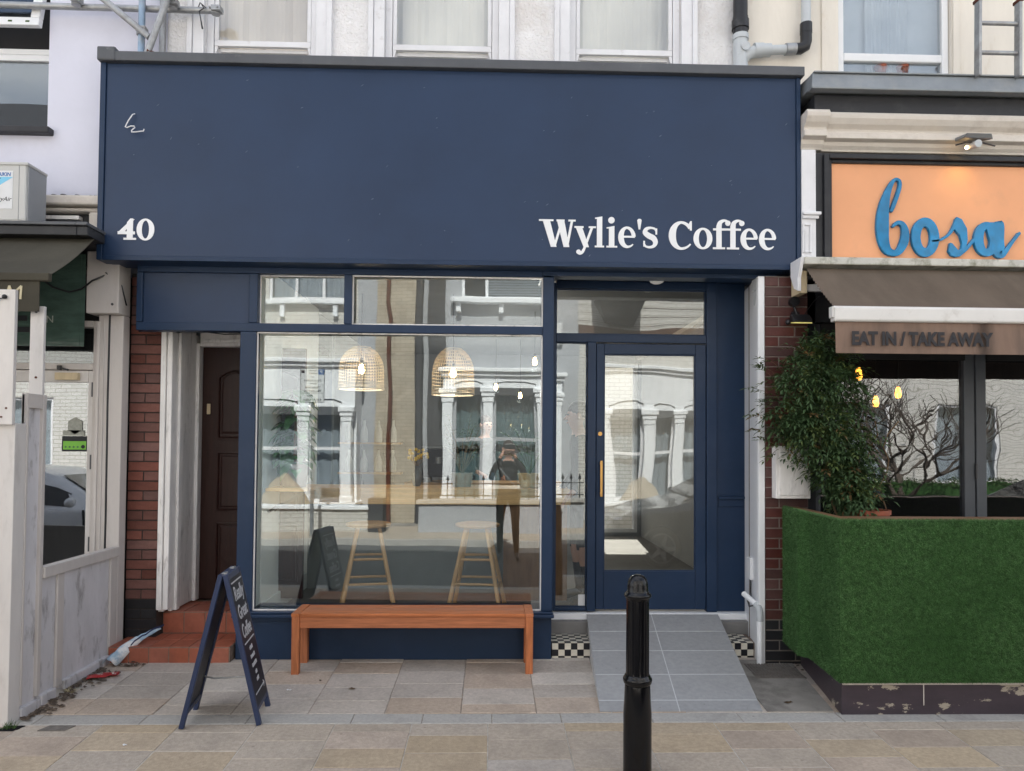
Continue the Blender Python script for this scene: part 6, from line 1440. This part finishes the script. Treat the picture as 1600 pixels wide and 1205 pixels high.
def bay(h, x0, x1, pil, z_sill, z_head, z_corn, depth, cur, wallm, frame_m='white_paint'):
    """A projecting ground-floor bay with capped pillars between the lights and a moulded cornice."""
    yb = FY + depth
    b = obj('bay', G().box(x0, x1, FY+.002, yb, -0.1, z_sill-.06).box(x0, x1, FY+.002, yb, z_head, z_corn), wallm, h)
    obj('cornice', G().box(x0-.10, x1+.10, FY+.003, yb+.12, z_corn+.002, z_corn+.09).box(x0-.05, x1+.05, FY+.003, yb+.06, z_corn-.09, z_corn+.0015), 'white_clean', b, bevel=.015)
    obj('sill', G().box(x0-.04, x1+.04, FY+.003, yb+.09, z_sill-.058, z_sill), 'white_clean', b, bevel=.01)
    for px in pil:
        g = G().box(px-.10, px+.10, yb-.20, yb+.03, z_sill, z_head-.30).box(px-.17, px+.17, yb-.2, yb+.09, z_head-.10, z_head-.001).box(px-.14, px+.14, yb-.2, yb+.065, z_head-.19, z_head-.1005).box(px-.12, px+.12, yb-.2, yb+.045, z_head-.30, z_head-.1905).box(px-.13, px+.13, yb-.2, yb+.05, z_sill+.001, z_sill+.12)
        obj('pillar', g, 'white_clean', b, bevel=.012)
    for a, c_ in zip(pil, pil[1:]):
        win(h, a+.10, c_-.10, z_sill, z_head, yb-.07, (), (z_sill+z_head)/2+.12, frame_m, cur)
        n = 24; pts = []
        m_ = (a+c_)/2; wd = (c_-a)/2-.12                # ogee label moulding over each light
        pp = [(m_-wd, z_head+.05)] + [(m_-wd+2*wd*t/n, z_head+.09+.05*(1-abs(2*t/n-1))**1.5+.025*sin(2*pi*t/n)**2) for t in range(n+1)] + [(m_+wd, z_head+.05)]
        obj('label_moulding', G().tube([(x, yb+.006, z) for x, z in pp], .010, 5), 'dark_render', b)
        obj('blind_box', G().box(a+.12, c_-.12, yb-.02, yb+.012, z_head-.16, z_head-.002), 'dark_render' if cur != 'curtain_white' else 'cloth_grey', b)
    obj('bay_side', G().box(x0, x0+.06, FY+.002, yb-.21, z_sill, z_head).box(x1-.06, x1, FY+.002, yb-.21, z_sill, z_head), 'white_clean', b)
# A: pale painted house, white bay
hA = house('terrace_house', 'white painted house with white pillared bay, mirrored at the left of the shop window', -8.2, -2.98, 'white_brick', [(-4.88,-3.15,4.72,6.3), (-5.95,-2.75,.4,2.9)])
bay(hA, -6.15, -2.85, [-6.0,-5.15,-3.9,-3.02], 0.46, 2.42, 3.30, .62, 'curtain_white', 'white_clean')
win(hA, -4.88, -3.15, 4.72, 6.3, FY-.02, (-4.3,-3.72), 5.6)
obj('sill', G().box(-5.0,-3.05,FY+.001,FY+.14,4.62,4.70).box(-4.6,-4.5,FY+.001,FY+.10,4.36,4.62).box(-3.5,-3.4,FY+.001,FY+.10,4.36,4.62), 'white_clean', hA, bevel=.01)
# B: tan brick link with rusty pipe
hB = house('brick_link', 'narrow tan brick house front with a rusty downpipe, mirrored between the two bays', -2.978, -1.70, 'tan_brick', [])
obj('painted_shade', G().box(-2.976, -2.56, FY+.0005, FY+.012, -.1, 8.0), 'grey_render', hB)  # grey colour stands in for the shadow on this part of the front
obj('downpipe', G().tube([(-2.25,FY+.06,-.1),(-2.25,FY+.06,3.9),(-2.22,FY+.06,4.3),(-2.30,FY+.06,4.7),(-2.30,FY+.06,8)], .045, 10), 'rust', hB, smooth=True)
# C: grey roughcast house with teal curtains
hC = house('roughcast_house', 'grey roughcast house with teal curtains and white bay, mirrored in the middle of the window', -1.698, 2.37, 'grey_render', [(-.73,1.10,4.74,6.2), (-.95,1.75,.4,2.95)])
obj('downpipe', G().cyl((-1.62,FY+.10,-.1),(-1.62,FY+.10,8),.085,14), 'dark_render', hC, smooth=True)
obj('dark_strip', G().box(-1.44,-1.08,FY+.001,FY+.05,-.1,8.0), 'dark_render', hC)
bay(hC, -1.05, 1.95, [-.95,-.14,.98,1.82], 0.50, 2.80, 3.14, .62, 'curtain_teal', 'white_clean', 'grey_render')
wC = win(hC, -.73, 1.10, 4.74, 6.2, FY-.02, (-.22,), None, 'white_clean', None)
g = G()
for k in range(26): g.box(-.2, 1.05, FY-.16, FY-.13, 4.80+k*.055, 4.80+k*.055+.03)
obj('slatted_blind', g, 'curtain_white', wC)
g = G().box(-.95,1.30,FY+.001,FY+.22,4.63,4.73)
for xx in (-.85,.05,1.05): g.box(xx,xx+.10,FY+.001,FY+.14,4.44,4.6295)
obj('sill', g, 'white_clean', hC, bevel=.01)
tag(obj('alarm_box', G().box(1.78,2.0,FY+.001,FY+.1,3.9,4.35), 'paper_white', bevel=.02), 'cream alarm box on the grey roughcast house front', 'alarm box')
# D: white brick house, dark oriel base, second white bay
hD = house('white_brick_house', 'whitewashed brick house with a dark oriel and brown band, mirrored above the entrance door', 2.372, 6.9, 'white_brick', [(2.95,5.05,.4,2.75)])
g = G()
for k in range(int(3.6/.16)): g.box(2.375, 6.89, FY+.0005, FY+.005, 4.42+k*.16, 4.432+k*.16)
obj('mortar_course', g, 'mortar', hD)
obj('brown_band', G().box(2.375,6.89,FY+.001,FY+.06,3.98,4.33), 'brown_band', hD)
g = G().hexa([(2.95,FY+.001,4.42),(3.55,FY+.001,4.42),(3.55,FY+.15,4.42),(2.95,FY+.15,4.42),(2.75,FY+.001,4.82),(3.75,FY+.001,4.82),(3.75,FY+.6,4.82),(2.75,FY+.6,4.82)])
obj('oriel_base', g, 'dark_render', hD); obj('oriel', G().box(2.75,3.75,FY+.001,FY+.62,4.822,5.0), 'white_clean', hD, bevel=.01)
wD = win(hD, 2.80,3.70,5.0,6.4,FY+.62,(3.25,),None)
obj('oriel', G().box(2.75,2.80,FY+.001,FY+.61,5.001,6.45).box(3.70,3.75,FY+.001,FY+.61,5.001,6.45).box(2.75,3.75,FY+.001,FY+.61,6.451,6.6), 'white_clean', hD)
bay(hD, 2.75, 5.2, [2.85,3.75,4.45,5.1], 0.46, 2.42, 3.30, .62, 'curtain_white', 'white_clean')
obj('downpipe', G().cyl((5.75,FY+.07,-.1),(5.75,FY+.07,8),.045,10), 'rust', hD, smooth=True)
hE = house('cream_house', 'pale cream house mirrored in the restaurant glass', 6.902, 13, 'white_brick', [(7.6,9.0,.9,2.6),(10,11.4,.9,2.6),(7.6,9.0,4.6,6.2)])
for a, b, z0, z1 in ((7.6,9.0,.9,2.6),(10,11.4,.9,2.6),(7.6,9.0,4.6,6.2)): win(hE, a, b, z0, z1, FY-.02, ((a+b)/2,), None, cur='curtain_white')
hF = house('end_house', 'pale house mirrored in the neighbour door at far left', -14, -8.202, 'white_brick', [(-12,-10.5,.9,2.6),(-9.9,-8.8,.9,2.6)])
for a, b in ((-12,-10.5),(-9.9,-8.8)): win(hF, a, b, .9, 2.6, FY-.02, ((a+b)/2,), None)
# front garden walls, railings, covered heap
wl = thing('garden_wall', (-5, -8.2, 0), 'low white painted brick garden wall with a pale coping, mirrored low in the window', 'wall')
obj('body', G().box(-8.2, -2.35, -8.35, -8.15, -.02, .40), 'white_brick', wl); obj('coping', G().box(-8.25, -2.3, -8.40, -8.10, .402, .47), 'white_clean', wl, bevel=.01)
obj('gate_pier', G().box(-2.34,-2.05,-8.42,-8.10,-.02,.62), 'dark_render', wl, bevel=.01)
w2 = thing('railing_wall', (0, -8.2, 0), 'low grey wall topped with black spiked railings, mirrored in the middle of the window', 'wall')
obj('body', G().box(-1.4, 2.3, -8.35, -8.15, -.02, .52), 'grey_render', w2); obj('coping', G().box(-1.45, 2.34, -8.40, -8.10, .522, .60), 'kerb_stone', w2, bevel=.01)
obj('rail', G().box(-1.4, 2.3, -8.27, -8.24, .66, .68).box(-1.4,2.3,-8.27,-8.24,.90,.915), 'black_pipe', w2)
bar_me = G().cyl((0,0,.60),(0,0,.99),.010,6).prism([(-.03,.99),(0,1.10),(.03,.99),(0,.96)], -.006, .006).mesh('spiked_bar', 'black_pipe')
for k in range(22):
    o = bpy.data.objects.new('spiked_bar', bar_me); COL.objects.link(o); o.parent = w2; o.matrix_parent_inverse = Matrix.Translation((0, 8.2, 0)); o.location = (-1.35+.17*k, -8.255, 0)
w3 = thing('brick_garden_wall', (4.6, -8.2, 0), 'low white brick garden wall mirrored in the lower half of the shop door', 'wall')
obj('body', G().box(2.6, 6.9, -8.35, -8.15, -.02, .42), 'white_brick', w3); obj('coping', G().box(2.55, 6.95, -8.40, -8.10, .422, .49), 'white_clean', w3, bevel=.01)
for X0, lab in ((-4.15, 'beige tarpaulin over a heap behind the garden wall, mirrored left in the window'), (3.55, 'beige tarpaulin over a heap behind the garden wall, mirrored in the door')):
    g = G(); n = 20; rq = random.Random(int(X0*10))
    for a in range(n+1):
        for b in range(11):
            u = -1+2*a/n; v = -1+2*b/10; h = max(0, (1-abs(u)**1.7))*(1-.55*v*v); z = .0+1.02*h*(.82+.18*cos(u*3))+.02*rq.uniform(-1,1)+.03*sin(a*1.9)
            g.v.append((X0+u*.85, -8.72+v*.28, max(-.01, z)))
    for a in range(n):
        for b in range(10): g.f.append((a*11+b, a*11+b+1, (a+1)*11+b+1, (a+1)*11+b))
    tag(obj('tarpaulin', g, 'tarp', smooth=True), lab, 'tarpaulin')
for o in list(bpy.data.objects):                       # the far terrace stands a little further left
    if o.parent is None and o.location.y < -7 and o.get('label'): o.location.x -= 0.40
for o in list(bpy.data.objects):
    if o.parent is None and o.name.startswith(('tarpaulin', 'alarm_box')): o.location.x -= 0.40
# parking sign on a pole at the kerb
ps = thing('parking_sign', (-3.62, -7.4, 0), 'white parking permit sign on a thin grey pole, mirrored in the window', 'sign')
PX, PY = -3.62, -7.42
KS = 1.38
obj('pole', G().cyl((PX,PY,-.2),(PX,PY,3.06),.034,14), 'galv', ps, smooth=True)
def SX(u): return PX + u*KS
def SZ(z): return 2.70 + (z-2.36)*KS
pp = obj('plate', G().box(SX(-.155), SX(.155), PY+.035, PY+.045, SZ(2.14), SZ(2.58)), 'sign_white', ps, bevel=.002)
def stext(t, x, z, size, m='ink', al='CENTER', off=.0008): text('sign_lettering', t, (SX(x), PY+.0465, SZ(z)), size*KS, m, pp, normal='+y', depth=.001, align=al, offset=off)
def sbox(nm, a, b, c, d, m): obj(nm, G().box(SX(a), SX(b), PY+.0451, PY+.0462, SZ(c), SZ(d)), m, pp)
obj('border', G().box(SX(-.155), SX(.155), PY+.0451, PY+.0462, SZ(2.572), SZ(2.579)).box(SX(-.155), SX(.155), PY+.0451, PY+.0462, SZ(2.141), SZ(2.148)).box(SX(-.155), SX(-.148), PY+.0451, PY+.0462, SZ(2.149), SZ(2.571)).box(SX(.148), SX(.155), PY+.0451, PY+.0462, SZ(2.149), SZ(2.571)), 'ink', pp)
sbox('p_symbol', .075, .145, 2.495, 2.565, 'sign_blue')
text('sign_lettering', 'P', (SX(.110), PY+.0470, SZ(2.507)), .066*KS, 'sign_white', pp, normal='+y', depth=.001, align='CENTER', offset=.002)
stext('Permit', .012, 2.537, .036); stext('holders', .012, 2.502, .036); sbox('permit_symbol', -.143, -.10, 2.51, 2.55, 'ink')
stext('or', 0, 2.455, .036); stext('Pay at machine', 0, 2.407, .036); stext('Display ticket', 0, 2.318, .036); stext('Max stay 4 hrs', 0, 2.273, .036); stext('Mon', -.03, 2.212, .036); stext('8.30am - 6.30pm', 0, 2.165, .034)
sbox('arrow_mark', -.03, .035, 2.372, 2.380, 'ink'); obj('arrow_mark', G().prism([(SX(.03),SZ(2.360)),(SX(.055),SZ(2.376)),(SX(.03),SZ(2.392))], PY+.0451, PY+.0462), 'ink', pp); sbox('rule', -.15, .15, 2.253, 2.257, 'ink')
# cars at the kerb
def car(name, loc, flip, paint, label):
    c = thing(name, (0,0,0), label, 'car', 'cars parked at the kerb')
    # stations along the length: x, sill, shoulder z, roof z, half width (body), half width (roof)
    ST = [(0.00,.36,.56,.56,.62,.55),(.06,.24,.66,.66,.76,.66),(.25,.20,.74,.745,.84,.74),(.60,.20,.80,.84,.865,.76),(1.05,.20,.855,.92,.875,.76),(1.25,.20,.875,.98,.88,.74),(1.75,.20,.90,1.30,.885,.64),(2.05,.20,.905,1.42,.885,.61),(2.6,.20,.91,1.47,.885,.60),(3.2,.20,.92,1.44,.88,.60),(3.6,.20,.935,1.33,.875,.62),(3.95,.22,.94,1.06,.86,.68),(4.12,.26,.90,.92,.82,.72),(4.22,.36,.66,.66,.70,.62)]
    g = G(); n = 9
    for (x, s_, sh, rf, hw, rw_) in ST:
        half = [(hw*.86,s_),(hw,s_+.10),(hw*1.01,(s_+sh)/2),(hw*.985,sh-.04),(hw*.95,sh),(rw_+(hw*.95-rw_)*.30,sh+(rf-sh)*.70),(rw_*.96,rf-.02),(rw_*.6,rf),(0.0,rf+.012)]
        g.v += [(x, -y, z) for y, z in half] + [(x, y, z) for y, z in half[-2::-1]]
    m_ = 2*n-1
    for k in range(len(ST)-1):
        g.f += [(k*m_+j, k*m_+j+1, (k+1)*m_+j+1, (k+1)*m_+j) for j in range(m_-1)]
        g.f.append((k*m_+m_-1, k*m_, (k+1)*m_, (k+1)*m_+m_-1))
    g.f += [tuple(range(m_)), tuple(range((len(ST)-1)*m_+m_-1, (len(ST)-1)*m_-1, -1))]
    bd = obj('body', g, paint, c, smooth=True)
    for sd in (-1, 1):
        def sidep(x, f):                                # a point on the greenhouse side, f 0 at shoulder .. 1 at roof
            for a, b in zip(ST, ST[1:]):
                if a[0] <= x <= b[0]:
                    t = (x-a[0])/(b[0]-a[0]); q = [a[i]+(b[i]-a[i])*t for i in range(6)]; break
            _, s_, sh, rf, hw, rw_ = q
            y = hw*.95+(rw_+(hw*.95-rw_)*.30-hw*.95)*f; return (x, sd*(y+.008), sh+(rf-sh)*.70*f)
        for xs in ((1.55,1.75,2.05,2.45),(2.55,2.9,3.2,3.5)):
            gg = G(); lo = [sidep(x,.10) for x in xs]; hi = [sidep(x,.97) for x in xs]
            for k in range(3): gg.quad(lo[k], lo[k+1], hi[k+1], hi[k])
            w_ = obj('side_window', gg, 'car_glass', c); w_.modifiers.new('t','SOLIDIFY').thickness = .006
        gg = G().box(1.30,1.33,sd*.895-.004,sd*.895+.004,.32,.88).box(2.48,2.50,sd*.895-.004,sd*.895+.004,.32,.90); obj('door_gap', gg, 'car_glass', c)
        obj('door_handle', G().box(2.25,2.42,min(sd*.885,sd*.915),max(sd*.885,sd*.915),.80,.825), paint, c, bevel=.006)
        obj('mirror', G().sphere((1.42,sd*1.0,.98),.06,.09,.07,12,8), paint, c, smooth=True)
        obj('headlight', G().sphere((.17,sd*.68,.68),.12,.13,.055,12,8), 'rim', c, smooth=True)
        obj('tail_light', G().sphere((4.10,sd*.68,.80),.08,.10,.10,12,8), 'packet_red', c, smooth=True)
    wq = G(); ws_ = [(-.66,.90,1.22),(.66,.90,1.22)]
    gg = G().quad((1.27,-.62,1.0),(1.27,.62,1.0),(1.78,.55,1.325),(1.78,-.55,1.325)); w_ = obj('windscreen', gg, 'car_glass', c); w_.modifiers.new('t','SOLIDIFY').thickness = .01
    obj('grille', G().box(-.012,.06,-.42,.42,.40,.56), 'tyre', c, bevel=.02); obj('number_plate', G().box(-.02,-.013,-.26,.26,.33,.43), 'sign_white', c)
    for x in (.78, 3.35):
        for sd in (-1, 1):
            y = sd*.80
            t = obj('wheel', G().lathe([(.20,-.10),(.30,-.105),(.318,-.07),(.32,0),(.318,.07),(.30,.105),(.20,.10)], (0,0,0), 30), 'tyre', c, smooth=True)
            t.data.transform(Matrix.Translation((x,y,.32)) @ Matrix.Rotation(pi/2,4,'X'))
            gg = G().lathe([(.215,.098),(.225,.108),(.205,.108),(.20,.085),(.0,.070)], (0,0,0), 30)
            for k in range(5):
                a = 2*pi*k/5; gg.hexa([(.04*cos(a)-.04*sin(a),.04*sin(a)+.04*cos(a),.075),(.04*cos(a)+.04*sin(a),.04*sin(a)-.04*cos(a),.075),(.205*cos(a)+.03*sin(a),.205*sin(a)-.03*cos(a),.09),(.205*cos(a)-.03*sin(a),.205*sin(a)+.03*cos(a),.09),(.04*cos(a)-.04*sin(a),.04*sin(a)+.04*cos(a),.11),(.04*cos(a)+.04*sin(a),.04*sin(a)-.04*cos(a),.11),(.205*cos(a)+.02*sin(a),.205*sin(a)-.02*cos(a),.106),(.205*cos(a)-.02*sin(a),.205*sin(a)+.02*cos(a),.106)])
            r_ = obj('rim', gg, 'rim', t); r_.data.transform(Matrix.Translation((x,y,.32)) @ Matrix.Rotation(-sd*pi/2,4,'X'))
    c.location = loc; c.rotation_euler = (0,0,pi if flip else 0)
    return c
car('parked_car', (1.72, -4.98, ROADZ), False, 'car_navy', 'dark navy car parked at the kerb, its bonnet mirrored in the door glass')
car('parked_car', (-4.1, -4.98, ROADZ), True, 'car_white', 'white car parked at the kerb, mirrored in the neighbour door at the left')
car('parked_car', (6.6, -4.98, ROADZ), False, 'car_white', 'white car parked at the kerb, mirrored in the restaurant glass')
# bare tree and hedge across the street at the right
tr = thing('bare_tree', (8.0, -7.9, 0), 'bare branching street tree mirrored in the restaurant glass', 'tree')
rtx = random.Random(12); g = G(); gtw = G()
def grow(p, d, r, L, n):
    pts = [p]; dd = d.normalized()
    for k in range(4):
        dd = (dd + Vector((rtx.uniform(-.22,.22), rtx.uniform(-.22,.22), rtx.uniform(-.05,.18)))).normalized(); pts.append(pts[-1]+dd*L/4)
    (g if n < 3 else gtw).tube(pts, [r*(1-.11*k) for k in range(5)], 7 if n < 3 else 4, caps=n == 0)
    if n < 5:
        for _ in range(4 if n < 2 else 3 if n < 4 else 2):
            v = Vector((rtx.gauss(0,1), rtx.gauss(0,1), rtx.uniform(-.3,1))).normalized(); grow(pts[rtx.choice((2,3,4,4))], dd*.65+v*.8, r*.62, L*(.95 if n < 2 else .76), n+1)
grow(Vector((8.0,-7.9,-.05)), Vector((-.12,0,1)), .075, 0.95, 0)
obj('trunk', g, 'twig_dark', tr, smooth=True); obj('crown', gtw, 'twig_dark', tr)
g = G(); rh = random.Random(31)
for _ in range(9000):
    x, y, z = rh.uniform(5.0,11.5), rh.choice((-8.45,-8.0,rh.uniform(-8.45,-8.0))), rh.uniform(-.02,1.02)
    if rh.random() < .35: z = 1.0 + rh.uniform(-.05,.06)
    i = len(g.v); a = Vector((rh.gauss(0,1),rh.gauss(0,1),rh.gauss(0,1))).normalized()*.035; b = Vector((rh.gauss(0,1),rh.gauss(0,1),rh.gauss(0,1))).normalized()*.03; p = Vector((x,y,z)); g.v += [tuple(p), tuple(p+a), tuple(p+a*.6+b)]; g.f.append((i,i+1,i+2))
hg = thing('hedge', (8, -8.2, 0), 'clipped green hedge mirrored low in the restaurant glass', 'hedge')
obj('foliage', g, 'hedge', hg); obj('core', G().box(5.05,11.45,-8.4,-8.05,-.02,.98), 'turf_back', hg)
